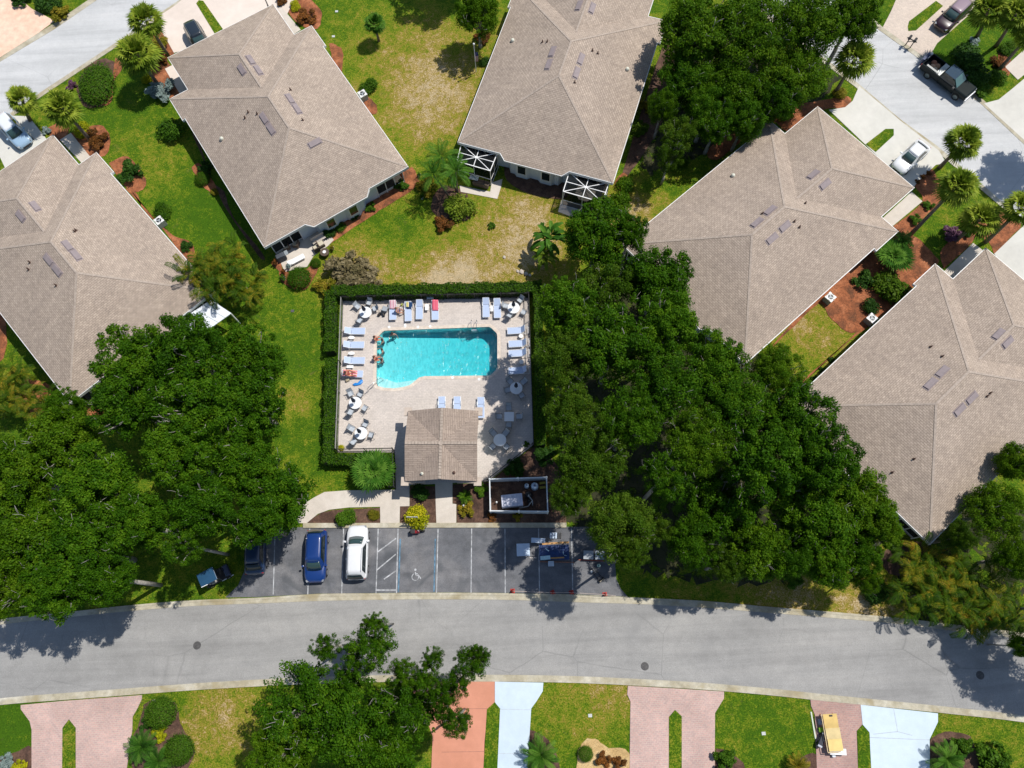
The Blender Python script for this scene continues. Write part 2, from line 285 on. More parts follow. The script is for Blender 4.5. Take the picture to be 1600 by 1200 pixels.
def grow(poly,d):
    out=[]; n=len(poly); a=sum(poly[i][0]*poly[(i+1)%n][1]-poly[(i+1)%n][0]*poly[i][1] for i in range(n)); sg=1 if a>0 else -1
    for i in range(n):
        p0,p1,p2=Vector(poly[i-1]),Vector(poly[i]),Vector(poly[(i+1)%n]); e1=(p1-p0).normalized(); e2=(p2-p1).normalized()
        n1=Vector((e1.y,-e1.x))*sg; n2=Vector((e2.y,-e2.x))*sg; b=(n1+n2); 
        b=b/max(0.3,(1+n1.dot(n2))); q=p1+b*d; out.append((q.x,q.y))
    return out
coping_out=grow(pool,0.3); hole=grow(pool,0.15)
gm=filled('ground',[(-500,-420),(500,-420),(500,560),(-500,560)],hole,0,M_grass); g=gm.build('ground',M_grass); g['kind']='structure'
DECK_PX=[(536,469),(825,464),(834,695),(764,752),(640,758),(640,765),(619,765),(617,707),(527,707)]
deck=[wp(*p) for p in DECK_PX]
d=filled('pool_deck',deck,coping_out,0.06,M_deck,0.0).build('pool_deck',M_deck); d['kind']='structure'
sp=thing('swimming_pool','turquoise swimming pool with clipped corners set in the paved deck','pool',(pc.x,pc.y,0))
rel=lambda P:[(p[0]-pc.x,p[1]-pc.y) for p in P]
cp=filled('coping',rel(coping_out),rel(pool),0.075,None,-0.12)
cp.build('coping',ground_mat('coping_stone',((0.56,0.47,0.38),(0.62,0.53,0.44),(0.68,0.6,0.5)),0.8,3,20,0.8,0.1,finek=0.08),sp)
bm_=MB(); n=len(pool); P=rel(pool)
pxr=[p[0] for p in P]; x0_,x1_=min(pxr),max(pxr); fz=lambda x:-0.95-0.80*max(0,min(1,(x-x0_-2.2)/(x1_-x0_-3.5)))
bm_.add([(*p,-0.11) for p in P]+[(*p,fz(p[0])) for p in P],[(i,(i+1)%n,n+(i+1)%n,n+i) for i in range(n)])
bm_.add([(p[0],p[1],fz(p[0])) for p in P],[tuple(t3) for t3 in tessellate_polygon([[Vector((*p,0)) for p in P]])])
def basin_mat():
    m,t,b=nodes('pool_plaster'); g=coord(t); f=noise(t,g,1.2,4,0.6)
    t.links.new(ramp(t,f,[(0.3,(0.66,0.78,0.77)),(0.7,(0.76,0.87,0.86))]),b.inputs['Base Color']); b.inputs['Roughness'].default_value=0.7; return m
bm_.build('basin',basin_mat(),sp)
# entry steps in the shallow bay
st=MB(); sc=Vector(wp(612,598))-pc
for k,(rr,zz) in enumerate(((1.5,-0.35),(1.15,-0.62))):
    pass
stp=[(588.5,586),(600,590),(618,596),(645,592),(655,590.5),(648,596.5),(640,602.3),(630,605.3),(616,607.3),(600,606.3),(590,603.3),(588,598)]
sp1=[Vector(wp(*p))-pc for p in stp]; MB().prism([(p.x*0.995,p.y*0.995) for p in sp1],-0.94,-0.42).build('entry_step',basin_mat(),sp)
def water_mat():
    m=bpy.data.materials.new('pool_water'); m.use_nodes=True; t=m.node_tree; t.nodes.remove(t.nodes['Principled BSDF']); out=t.nodes['Material Output']
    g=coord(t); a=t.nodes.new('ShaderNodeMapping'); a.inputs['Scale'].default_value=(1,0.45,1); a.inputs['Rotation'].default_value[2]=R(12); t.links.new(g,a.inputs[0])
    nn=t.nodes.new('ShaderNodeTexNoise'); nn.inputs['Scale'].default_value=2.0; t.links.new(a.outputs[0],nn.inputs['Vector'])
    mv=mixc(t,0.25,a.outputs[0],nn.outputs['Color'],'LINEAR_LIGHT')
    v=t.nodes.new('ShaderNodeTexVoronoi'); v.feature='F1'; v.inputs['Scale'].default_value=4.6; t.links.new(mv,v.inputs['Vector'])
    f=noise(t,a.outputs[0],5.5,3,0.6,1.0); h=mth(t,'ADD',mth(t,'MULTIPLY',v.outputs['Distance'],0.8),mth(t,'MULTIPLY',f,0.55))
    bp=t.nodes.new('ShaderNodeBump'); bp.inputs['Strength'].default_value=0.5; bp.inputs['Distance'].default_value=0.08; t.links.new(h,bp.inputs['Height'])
    tr=t.nodes.new('ShaderNodeBsdfTransparent'); t.links.new(ramp(t,h,[(0.40,(0.78,0.84,0.85)),(0.62,(0.84,0.90,0.90)),(0.82,(0.97,0.98,0.98))]),tr.inputs[0])  # sunlight caustics painted as bright ripple cells in the transparency tint
    gl=t.nodes.new('ShaderNodeBsdfGlossy'); gl.inputs['Roughness'].default_value=0.10; t.links.new(bp.outputs[0],gl.inputs['Normal'])
    fr=t.nodes.new('ShaderNodeFresnel'); fr.inputs[0].default_value=1.33; t.links.new(bp.outputs[0],fr.inputs['Normal'])
    mx=t.nodes.new('ShaderNodeMixShader'); t.links.new(fr.outputs[0],mx.inputs[0]); t.links.new(tr.outputs[0],mx.inputs[1]); t.links.new(gl.outputs[0],mx.inputs[2]); t.links.new(mx.outputs[0],out.inputs[0])
    va=t.nodes.new('ShaderNodeVolumeAbsorption'); va.inputs['Color'].default_value=(0.0,0.82,0.87,1); va.inputs['Density'].default_value=0.82; t.links.new(va.outputs[0],out.inputs['Volume']); return m
wpoly=grow(pool,-0.004); wt=MB(); wt.v=[(*p,-0.10) for p in wpoly]+[(*p,fz(p[0]-pc.x)-0.02) for p in wpoly]
tri=[tuple(t3) for t3 in tessellate_polygon([[Vector((*p,0)) for p in wpoly]])]
def upw(f): a_,b_,c_=[Vector(wt.v[i]) for i in f]; return f if (b_-a_).cross(c_-a_).z>0 else f[::-1]
tri=[upw(f) for f in tri]; wt.f=tri+[tuple(n+i for i in f[::-1]) for f in tri]
ccw=sum(wpoly[i][0]*wpoly[(i+1)%n][1]-wpoly[(i+1)%n][0]*wpoly[i][1] for i in range(n))>0
wt.f+= [((n+i,n+(i+1)%n,(i+1)%n,i) if ccw else (i,(i+1)%n,n+(i+1)%n,n+i)) for i in range(n)]
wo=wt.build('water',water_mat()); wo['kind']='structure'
def smooth_line(pts,k=8):
    out=[]; P=[Vector(p) for p in pts]; P=[P[0]*2-P[1]]+P+[P[-1]*2-P[-2]]
    for i in range(1,len(P)-2):
        for j in range(k):
            t=j/k; a,b,c,d_=P[i-1],P[i],P[i+1],P[i+2]
            out.append(0.5*((2*b)+(-a+c)*t+(2*a-5*b+4*c-d_)*t*t+(-a+3*b-3*c+d_)*t**3))
    out.append(P[-2]); return out
def ribbon(name,A,B,z,mat,z0=-0.05):
    n=len(A); vs=[(p.x,p.y,z) for p in A]+[(p.x,p.y,z) for p in B]+[(p.x,p.y,z0) for p in A]+[(p.x,p.y,z0) for p in B]
    fs=[(i,n+i,n+i+1,i+1) for i in range(n-1)]+[(i,i+1,2*n+i+1,2*n+i) for i in range(n-1)]+[(n+i,3*n+i,3*n+i+1,n+i+1) for i in range(n-1)]
    o=MB().add(vs,fs).build(name,mat); o['kind']='structure'; return o
TO=[(-500,1015),(-200,992),(0,967),(100,957),(200,946),(300,938),(400,934),(500,928),(600,927),(700,926),(800,927),(900,929),(1000,934),(1100,939),(1200,948),(1300,956),(1400,965),(1500,977),(1600,989),(1900,1030),(2200,1085)]
TI=[(-500,1026),(-200,1002),(0,976),(100,965),(200,955),(300,947),(400,943),(500,939),(600,937),(700,936.5),(800,937.5),(900,941),(1000,944),(1100,949.5),(1200,957.5),(1300,965.5),(1400,974.5),(1500,987),(1600,999),(1900,1041),(2200,1097)]
BI=[(-500,1148),(-200,1113),(0,1091),(100,1083),(200,1075.5),(300,1068),(400,1062),(500,1057.5),(600,1055),(700,1054.5),(800,1054.5),(900,1056.5),(1000,1061),(1100,1067),(1200,1075.5),(1300,1086),(1400,1096),(1500,1106.5),(1600,1118),(1900,1160),(2200,1220)]
BO=[(x,y+10.5) for x,y in BI]
cv=lambda L:smooth_line([wp(*p) for p in L])
to,ti,bi,bo=cv(TO),cv(TI),cv(BI),cv(BO)
ribbon('main_road',bi,ti,0.02,M_road)
ribbon('kerb',ti,to,0.05,M_kerb); ribbon('kerb',bo,bi,0.05,M_kerb)
gut=pm((0.28,0.25,0.19),0.9,var=0.3,scale=1.5)
lerp=lambda A,B,t:[a*(1-t)+b*t for a,b in zip(A,B)]
for A,B in ((ti,to),(bi,bo)):   # shallow gutter step of the rolled kerb
    a0,a1=lerp(A,B,0.62),lerp(A,B,1.0); ribbon('kerb_lip',a0,a1,0.085,M_kerb) if A is ti else ribbon('kerb_lip',a1,a0,0.085,M_kerb)
# side streets
def straight(name,p,q,r_,s,z,mat): return sheet(name,[p,q,r_,s],z,mat)
tl_top=[(-300,290),(0,97),(85,46),(152,0),(330,-122)]; tl_bot=[(-300,372),(-150,282),(0,188),(75,137),(175,71),(275,4),(430,-100)]
def two(name,A,B,z,mat):
    return sheet(name,A+B[::-1],z,mat)
two('side_road_west',tl_top,tl_bot,0.022,M_road2)
two('kerb',[(x-2,y-8) for x,y in tl_top],tl_top,0.045,M_kerb); two('kerb',tl_bot,[(x+2,y+6) for x,y in tl_bot],0.045,M_kerb)
tr_l=[(1180,5),(1260,70),(1340,130),(1407,187),(1465,229),(1550,302),(1700,430)]; tr_r=[(1270,-50),(1330,8),(1373,47),(1440,95),(1532,162),(1600,226),(1780,385)]
two('side_road_east',tr_l,tr_r,0.022,M_road3)
two('kerb',[(x-5,y+5) for x,y in tr_l],tr_l,0.045,M_kerb); two('kerb',tr_r,[(x+5,y-5) for x,y in tr_r],0.045,M_kerb)
# parking court
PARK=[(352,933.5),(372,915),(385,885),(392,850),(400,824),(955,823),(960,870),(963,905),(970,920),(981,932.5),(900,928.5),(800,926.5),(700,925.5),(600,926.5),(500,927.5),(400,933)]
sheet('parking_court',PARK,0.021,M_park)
sheet('kerb',[(474,817.5),(885,817),(885,824.5),(474,825)],0.14,M_kerb)
M_line=pm((0.38,0.39,0.40),0.8,var=0.5,scale=2.5); M_lineb=pm((0.09,0.18,0.26),0.8,var=0.55,scale=2)
def stripe(p,q,w,mat=M_line,z=0.026):
    a,b=W(*p),W(*q); dd=(b-a).normalized(); nn=Vector((-dd.y,dd.x,0))*w/2
    return [(a+nn).to_2d()[:],(b+nn).to_2d()[:],(b-nn).to_2d()[:],(a-nn).to_2d()[:]]
mk=MB()
for x0,x1 in ((430,427),(484,481),(537,534),(591,587.5),(622,619.5),(684.5,682),(737,736),(789,789.5),(841.5,843),(893,895)):
    mk.prism(stripe((x0,826),(x1,929),0.085),0.0,0.0255)
for a,b in (((589.5,863),(619,841)),((588.5,891),(618.5,866)),((600,905),(618.5,892)),((588,922),(619,922))): mk.prism(stripe(a,b,0.1),0.0,0.0275)
o=mk.build('parking_markings',M_line); o['kind']='structure'
mk=MB()
for x0,x1 in ((625.5,622.5),(680.3,678.2)): mk.prism(stripe((x0,842),(x1,925),0.12),0.0,0.0265)
o=mk.build('parking_markings_blue',M_lineb); o['kind']='structure'
# wheelchair symbol, white
c=W(649.5,900); wm=MB()
ring=[]
def arc(mb,cx,cy,r,a0,a1,w,z,n=18):
    vs=[];fs=[]
    for i in range(n+1):
        a=a0+(a1-a0)*i/n; vs+=[(cx+(r-w/2)*math.cos(a),cy+(r-w/2)*math.sin(a),z),(cx+(r+w/2)*math.cos(a),cy+(r+w/2)*math.sin(a),z)]
    for i in range(n): fs.append((2*i,2*i+1,2*i+3,2*i+2))
    mb.add(vs,fs)
arc(wm,c.x-0.03,c.y-0.08,0.29,R(110),R(400),0.07,0.0262)
wm.lathe([(0.10,0.0),(0.10,0.0262)],10,(c.x-0.02,c.y+0.52,0))
wm.prism(stripe((649,893.5),(650,899),0.09),0,0.0272); wm.prism(stripe((650,898.6),(655,899.5),0.08),0,0.0282); wm.prism(stripe((655,899.5),(657.5,904.5),0.08),0,0.0268); wm.prism(stripe((648.6,896),(653,896.6),0.06),0,0.0277)
o=wm.build('wheelchair_marking',M_line); o['kind']='structure'
# manhole covers on the road
M_iron=pm((0.075,0.072,0.07),0.7,var=0.4,scale=9)
for i,(x,y,l) in enumerate(((308,1008.5,'round iron manhole cover on the left part of the road'),(1007.5,1041,'round iron manhole cover in the middle of the road'),(1531.5,1055,'round iron manhole cover in tree shade on the right of the road'))):
    p=W(x,y,0.02); mbh=MB().lathe([(0.33,0.0),(0.33,0.012),(0.29,0.018)],24)
    for k in range(5): mbh.box((0,-0.2+0.1*k,0.02),(0.36,0.03,0.008))
    o=mbh.build('manhole_cover',M_iron); o.location=p; tag(o,l,'manhole cover','manhole covers in the road')
# ---------------------------------------------------------------- drives, walks, beds
sheet('driveway',[(33,1101.5),(100,1095),(222,1086),(222,1092),(215,1107),(207.5,1120),(207,1140),(190,1260),(50,1260),(50,1140),(47,1127),(33,1108)],0.06,M_pink)
sheet('grass_island',[(97.5,1260),(98.5,1137),(108.5,1124),(119,1137),(119,1260)],0.09,M_grass2)
sheet('driveway',[(640,1065),(773,1065),(773,1098),(762,1108),(757,1160),(754,1260),(672,1260),(676,1150),(660,1105),(645,1080)],0.06,M_terra)
sheet('driveway',[(773.3,1065),(849,1066.5),(848,1080),(838,1096),(830,1107),(828,1140),(820,1260),(774,1260),(781,1107),(773.3,1097)],0.06,M_concb)
sheet('grass_island',[(761,1108),(773,1097),(781.5,1107),(774.5,1260),(752,1260)],0.09,M_grass2)
sheet('driveway',[(981,1071.5),(1054,1075.5),(1131,1080.5),(1131,1091),(1117,1114),(1116,1260),(983,1260),(985,1096),(980,1085)],0.06,M_pink)
sheet('grass_island',[(1045,1260),(1045,1120),(1054.5,1109),(1065,1119),(1065,1260)],0.09,M_grass2)
sheet('driveway',[(1266,1092.5),(1344,1101),(1347,1132),(1338,1142),(1342,1260),(1278,1260),(1273,1117),(1267,1103)],0.06,M_pink2)
sheet('driveway',[(1344.3,1101),(1465,1114.5),(1465,1128),(1452,1155),(1453,1260),(1364,1260),(1358,1144),(1347.5,1132)],0.06,M_concb)
sheet('grass_island',[(1338.5,1142),(1347,1132.5),(1358,1145),(1363,1260),(1342,1260)],0.09,M_grass2)
for a,b in (((1395.5,1106),(1402,1143)),((1364,1147),(1402,1143)),((1402,1143),(1425,1149)),((1358,1152),(1452,1156))): 
    o=MB().prism(stripe(a,b,0.045),0.0,0.0635).build('driveway_joint',pm((0.42,0.46,0.5),0.9)); o['kind']='structure'
for a,b in (((764,1107),(712,1107.5)),((757,1174),(690,1175))):
    o=MB().prism(stripe(a,b,0.04),0.0,0.0635).build('driveway_joint',pm((0.36,0.17,0.12),0.9)); o['kind']='structure'
for a,b in (((780,1108),(829,1109)),((778,1177),(826,1178))):
    o=MB().prism(stripe(a,b,0.04),0.0,0.0635).build('driveway_joint',pm((0.45,0.5,0.54),0.9)); o['kind']='structure'
sheet('driveway',[(-120,-60),(20,-60),(38,4),(50,14),(86,33),(60,52),(0,90),(-120,165)],0.05,ground_mat('salmon_drive_concrete',((0.72,0.47,0.33),(0.77,0.53,0.39),(0.8,0.58,0.44)),0.2,1.5,20,0.8,0.1,finek=0.05))
sheet('driveway',[(247,27),(275,8),(330,-40),(480,-40),(440,40),(272,83),(262,65),(250,45)],0.05,M_concp)
sheet('grass_island',[(307,6),(311,1),(318,2),(350,48),(337,55)],0.08,M_grass2)
sheet('driveway',[(-60,215),(-20,188),(15,181),(45,182),(71,215),(95,250),(15,275),(8,262),(0,245),(-60,262)],0.05,M_concw)
sheet('driveway',[(1342,135),(1332,158),(1320,168),(1295,172),(1425,296),(1433,285),(1462,258),(1478,255),(1467,236),(1409,191)],0.05,M_concw)
sheet('grass_island',[(1352,226),(1368,238),(1396,212),(1396,202),(1383,202)],0.08,M_grass2)
sheet('driveway',[(1379,43),(1392,18),(1404,-10),(1440,-60),(1560,-60),(1518,20),(1464,68),(1457,80),(1456,92),(1447,92)],0.05,M_cream)
sheet('grass_island',[(1418,42),(1420,34),(1462,2),(1473,10),(1431,48),(1419,49)],0.08,M_grass2)
sheet('driveway',[(1537,162),(1560,156),(1580,140),(1640,90),(1760,180),(1700,290),(1603,222)],0.05,M_concw)
sheet('driveway',[(1553,397),(1602,350),(1700,430),(1660,500),(1600,455)],0.05,M_concw)
sheet('front_walk',[(258,108),(270,102),(296,140),(283,150)],0.06,M_concp)
sheet('front_walk',[(1378,342),(1424,300),(1441,315),(1394,354)],0.06,M_conc)
sheet('front_walk',[(1470,429),(1520,380),(1536,392),(1488,437)],0.06,M_conc)
sheet('front_walk',[(94,219),(111,208),(142,246),(128,255)],0.06,M_conc)
sheet('front_walk',[(432,8),(442,14),(470,47),(458,55)],0.06,M_conc)
sheet('front_walk',[(1570,105),(1600,78),(1640,50),(1660,70),(1590,125)],0.05,M_conc)
sheet('patio',[(435,402),(452,385),(500,350),(522,375),(512,385),(490,400),(480,417),(445,425)],0.05,M_conc)
sheet('patio',[(718,290),(766,300),(768,286),(785,280),(783,292),(777,311),(720,300)],0.05,M_conc)
sheet('patio',[(872,331),(877,313),(930,322),(926,334),(901,330),(898,341)],0.05,M_conc)
sheet('sidewalk',[(455,804),(470,791),(490,778),(507,769),(540,766.5),(640,765),(640,791),(545,793),(515,796.5),(497,803),(486,812),(479,818),(466,817)],0.07,M_conc)
sheet('sidewalk',[(594,791.2),(625,791),(624.5,818),(594.5,818)],0.0735,M_conc)
sheet('sidewalk',[(680,754),(707,754),(707,787),(713,788),(713,818),(682,818),(681,790)],0.07,M_conc)
sheet('mulch_bed',[(480,817.5),(491,808),(503,801),(520,797),(593.5,793.5),(593.8,817.5)],0.05,M_mulchb)
sheet('mulch_bed',[(625.3,817.5),(625.3,791.5),(640.5,791.5),(640.5,760),(680,760),(681.5,817.5)],0.05,M_mulchb)
sheet('mulch_bed',[(707.5,757),(764,754),(834,697),(850,700),(880,740),(885,817),(713.5,817),(713.5,787.5),(707.5,786.5)],0.04,M_mulchb)
for pts,mt in (([(430,405),(436,398),(446,425),(480,420),(495,405),(497,420),(480,450),(460,452),(440,440),(436,425),(425,412)],M_mulchr),
    ([(495,358),(505,385),(570,345),(600,325),(640,300),(655,285),(650,270),(640,262),(610,280),(530,330)],M_mulchr),
    ([(515,68),(525,70),(535,80),(535,110),(530,125),(520,100)],M_mulchr),([(560,140),(585,160),(590,175),(580,178),(565,160)],M_mulchr),
    ([(440,5),(470,-10),(500,15),(502,30),(495,45),(470,40),(445,15)],M_mulchr),([(330,-30),(410,-30),(410,8),(395,12),(380,0)],M_mulchr),
    ([(180,90),(192,97),(190,110),(178,128),(176,150),(170,163),(160,162),(172,140)],M_mulchr),([(120,140),(130,165),(150,168),(172,160),(178,130),(180,100),(160,92),(135,105)],M_mulchb),
    ([(75,200),(100,190),(108,205),(92,222),(80,215)],M_mulchr),([(110,208),(155,195),(172,215),(168,240),(150,245),(135,240)],M_mulchr),
    ([(170,255),(200,245),(225,275),(228,290),(215,300),(195,290),(175,262)],M_mulchr),([(196,295),(212,300),(226,330),(255,355),(275,370),(300,380),(305,405),(290,405),(245,345)],M_mulchr),
    ([(225,60),(260,50),(273,82),(262,95),(290,145),(270,160),(262,150),(240,130)],M_mulchr),([(298,205),(310,220),(330,280),(350,300),(365,340),(410,395),(405,400),(350,320)],M_mulchb),
    ([(300,262),(310,255),(325,270),(340,300),(330,302),(312,285)],M_mulchr),([(-40,470),(0,490),(10,510),(5,560),(-40,580)],M_mulchr),([(40,590),(75,600),(85,625),(60,650),(20,640)],M_mulchr),
    ([(120,640),(150,630),(170,638),(160,655),(130,655)],M_mulchr),
    ([(1426,287),(1455,265),(1462,275),(1480,300),(1440,345),(1415,370),(1400,360),(1396,354),(1441,315)],M_mulchr),([(1330,420),(1400,365),(1430,370),(1460,400),(1465,412),(1420,455),(1360,500),(1330,520),(1300,500),(1280,475),(1250,500),(1215,535),(1202,545),(1280,460)],M_mulchr),
    ([(1225,625),(1300,555),(1350,508),(1420,455),(1410,470),(1330,530),(1250,600),(1240,625)],M_mulchr),([(1500,345),(1545,380),(1555,397),(1580,370),(1595,350),(1560,330),(1540,345)],M_mulchr),
    ([(1475,420),(1470,395),(1490,370),(1520,365),(1518,380)],M_mulchr),([(1215,165),(1270,160),(1320,150),(1330,160),(1318,170),(1285,172),(1232,205),(1205,190),(1160,220),(1120,250),(1110,230)],M_mulchr),
    ([(1025,100),(1045,60),(1055,130),(1030,200),(985,270),(970,280)],M_mulchb),([(1560,80),(1580,95),(1575,120),(1560,110)],M_mulchr),
    ([(960,285),(975,270),(985,290),(975,305)],M_mulchr),([(730,300),(700,290),(680,300),(675,330),(700,345),(735,340)],M_mulchb),([(785,255),(880,275),(878,312),(800,290)],M_mulchb),
    ([(1370,870),(1400,850),(1450,850),(1470,890),(1400,900)],M_mulchb),([(225,1100),(250,1092),(275,1100),(282,1130),(300,1160),(303,1180),(280,1215),(215,1215),(205,1160),(218,1130)],M_mulchb),
    ([(903,1170),(915,1156),(930,1155),(950,1168),(984,1178),(984,1260),(895,1260),(902,1190)],M_gravel),([(828,1140),(850,1150),(870,1180),(875,1260),(820,1260)],M_mulchb),
    ([(1454,1155),(1470,1145),(1500,1145),(1520,1160),(1540,1260),(1453,1260)],M_mulchb),([(1118,1170),(1140,1175),(1165,1200),(1170,1260),(1117,1260)],M_mulchb),
    ([(0,1186),(25,1175),(50,1170),(50,1260),(0,1260)],M_mulchb),([(1240,1190),(1277,1180),(1277,1260),(1230,1260)],M_mulchb)):
    pp=[Vector(wp(*p)) for p in pts]; sm=smooth_line(pp+[pp[0]],4)[:-1]
    sheet('mulch_bed' if mt is not M_gravel else 'gravel_bed',[(p.x+rnd.uniform(-.06,.06),p.y+rnd.uniform(-.06,.06)) for p in sm],0.03+0.0004*rnd.randint(0,20),mt,world=True)
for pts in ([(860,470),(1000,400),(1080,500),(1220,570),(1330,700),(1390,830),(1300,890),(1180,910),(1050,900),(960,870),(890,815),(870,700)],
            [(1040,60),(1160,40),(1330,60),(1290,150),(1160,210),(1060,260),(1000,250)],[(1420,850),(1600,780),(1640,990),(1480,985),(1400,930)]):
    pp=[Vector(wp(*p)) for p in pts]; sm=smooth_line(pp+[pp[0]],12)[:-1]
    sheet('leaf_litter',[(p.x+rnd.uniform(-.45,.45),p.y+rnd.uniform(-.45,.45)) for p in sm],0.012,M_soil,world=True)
# ---------------------------------------------------------------- houses
HE=2.9; S=0.395; AF=8.157; AR=7.86; LJ=17.2; LL=20.225; BB=6.107; MM=4.733; MW=3.5; DD=0.55
def roof_z(u,v):
    "height of the shingles over the house plan"
    a=abs(u); z=[]
    body=min(S*(AF-a),S*(v+0.3),S*(LL-v)); wing=min(S*(BB-a),S*(LL+MM-v)) if v>LL-BB-0.01 else -9
    return HE+max(body,wing)
_house_cache={}
def make_house(label,loc,rz):
    root=thing('duplex_house',label,'house',loc,rz,'tan roofed duplex houses round the pool')
    if 'r' not in _house_cache:
        r=MB(); r.uv=[]
        def facet(poly,zf,eave):   # eave: direction the eave runs ('u' or 'v')
            a=sum(poly[i][0]*poly[(i+1)%len(poly)][1]-poly[(i+1)%len(poly)][0]*poly[i][1] for i in range(len(poly)))
            if a<0: poly=poly[::-1]
            r.add([(u,v,HE+zf(u,v)) for u,v in poly],[tuple(range(len(poly)))])
            k=math.sqrt(1+S*S)
            for u,v in poly: r.uv.append((u,v*k) if eave=='u' else (v,u*k))
        for sg in (1,-1):
            facet([(sg*AR,0),(sg*AR,LJ),(sg*AF,LJ),(sg*AF,LL),(0,LL-AF),(0,AF-0.3)],lambda u,v:S*(AF-abs(u)),'v')
            facet([(sg*AF,LL),(sg*BB,LL),(0,LL-BB),(0,LL-AF)],lambda u,v:S*(LL-v),'u')
            facet([(sg*BB,LL),(sg*BB,LL+MM),(0,LL+MM-BB),(0,LL-BB)],lambda u,v:S*(BB-abs(u)),'v')
        facet([(-AR,0),(-MW,0),(-MW+.6,-DD),(MW-.6,-DD),(MW,0),(AR,0),(0,AF-.3)],lambda u,v:S*(v+.3),'u')
        facet([(-BB,LL+MM),(BB,LL+MM),(0,LL+MM-BB)],lambda u,v:S*(LL+MM-v),'u')
        _house_cache['r']=r
        # ridge, hip caps
        caps=[]; up=lambda u,v:(u,v,roof_z(u,v)+0.004)
        for a,b in (((0,AF-.3),(0,LL-AF)),((0,LL-BB),(0,LL+MM-BB)),((-AR,0),(0,AF-.3)),((AR,0),(0,AF-.3)),((AF,LL),(0,LL-AF)),((-AF,LL),(0,LL-AF)),((BB,LL+MM),(0,LL+MM-BB)),((-BB,LL+MM),(0,LL+MM-BB))):
            A_,B_=Vector(up(*a)),Vector(up(*b)); nseg=int((B_-A_).length/0.3)
            caps.append([(A_.lerp(B_,i/nseg),A_.lerp(B_,(i+1.0)/nseg)) for i in range(nseg)])
        _house_cache['c']=caps
        out=[(-AR,0),(-MW,0),(-MW+.6,-DD),(MW-.6,-DD),(MW,0),(AR,0),(AR,LJ),(AF,LJ),(AF,LL),(BB,LL),(BB,LL+MM),(-BB,LL+MM),(-BB,LL),(-AF,LL),(-AF,LJ),(-AR,LJ)]
        def ez(u,v):
            if v<-0.1: return HE+S*(v+.3)
            if v<0.01: return HE+S*.3
            if abs(u)<AR+.01 and v<LJ+.01 and abs(u)>BB+.1: return HE+S*.3
            return HE
        so_=MB().prism(out,HE-0.24,HE-0.21)
        g_=MB(); o2=grow(out,0.055); n=len(out)
        for i in range(n):
            j=(i+1)%n; z0,z1=ez(*out[i])-0.015,ez(*out[j])-0.015
            g_.add([(*out[i],z0),(*out[j],z1),(*o2[j],z1),(*o2[i],z0),(*out[i],HE-.25),(*out[j],HE-.25),(*o2[j],HE-.25),(*o2[i],HE-.25)],[(0,3,2,1),(3,7,6,2),(0,1,5,4),(4,5,6,7)])
        _house_cache['s']=so_; _house_cache['g']=g_
        # walls: set back under the eaves, two recessed lanais and a bay at the rear
        w=[(-AR+.55,2.6),(-AR+2.9+.7,2.6),(-AR+3.6,.5),(-MW+.7,.5),(-MW+1.0,.0),(-2.1,.0),(-1.8,-.25),(-.7,-.25),(-.4,.0),(.4,.0),(.7,-.25),(1.8,-.25),(2.1,.0),(MW-1.0,.0),(MW-.7,.5),(AR-3.6,.5),(AR-3.6,2.6),(AR-.55,2.6),
           (AR-.55,LJ),(AF-.55,LJ),(AF-.55,LL-.55),(BB-.55,LL-.55),(BB-.55,LL+MM-.6),(-BB+.55,LL+MM-.6),(-BB+.55,LL-.55),(-AF+.55,LL-.55),(-AF+.55,LJ),(-AR+.55,LJ)]
        _house_cache['w']=MB().prism(w,-.05,HE-.24)
    H=_house_cache
    if 'meshes' not in H:
        H['meshes']={}
        rf=H['r'].build('roof',M_roof,root); [[mb_ for mb_ in [MB()] if [mb_.bar(a_,b_,0.20,0.010) for a_,b_ in cs]][0].build('ridge_cap',M_cap,rf) for cs in H['c']]
        H['g'].build('gutter',M_white,root); H['s'].build('soffit',M_soffit,root); H['w'].build('wall',M_wall,root)
        # rear windows, lanai screens and posts
        for u in (-1.25,1.25):
            f=MB().box((u,-.27,1.45),(.95,.06,1.35)).build('window_frame',M_white,root); MB().box((u,-.3,1.45),(.8,.04,1.2)).build('pane',M_glass,f)
        for u in (-4.6+.9,4.6-.9):
            pass
        for sg in (-1,1):
            f=MB().box((sg*(AR-3.6),1.55,1.45),(.06,1.3,1.3)).build('window_frame',M_white,root); MB().box((sg*(AR-3.58),1.55,1.45),(.06,1.1,1.1)).build('pane',M_glass,f)
            m=MB()
            for k in range(4): m.box((sg*(AR-.55-k*1.0),.5,1.3),(.08,.08,2.7))
            m.box((sg*(AR-2.05),.5,.45),(3.0,.06,.06)); m.box((sg*(AR-2.05),.5,2.5),(3.0,.08,.3))
            lf=m.build('lanai_frame',M_white,root); MB().box((sg*(AR-2.05),.5,1.4),(2.95,.012,2.0)).build('screen',M_screen,lf)
            MB().box((sg*(AR-2.05),1.5,.02),(3.0,1.9,.05)).build('lanai_floor',M_conc,root)
            for vv in (6,10.5,14.5):
                f=MB().box((sg*(AR-.55),vv,1.55),(.06,1.2,1.1)).build('window_frame',M_white,root); MB().box((sg*(AR-.53),vv,1.55),(.06,1.05,.95)).build('pane',M_glass,f)
            gd=MB()
            for k in range(4): gd.box((sg*2.9,LL+MM-.57,.33+k*.55),(4.3,.05,.52))
            gd.build('garage_door',M_white,root)
        H['root']=root
    else:
        for ch in list(H['root'].children): copy_tree(ch,root)
    return root
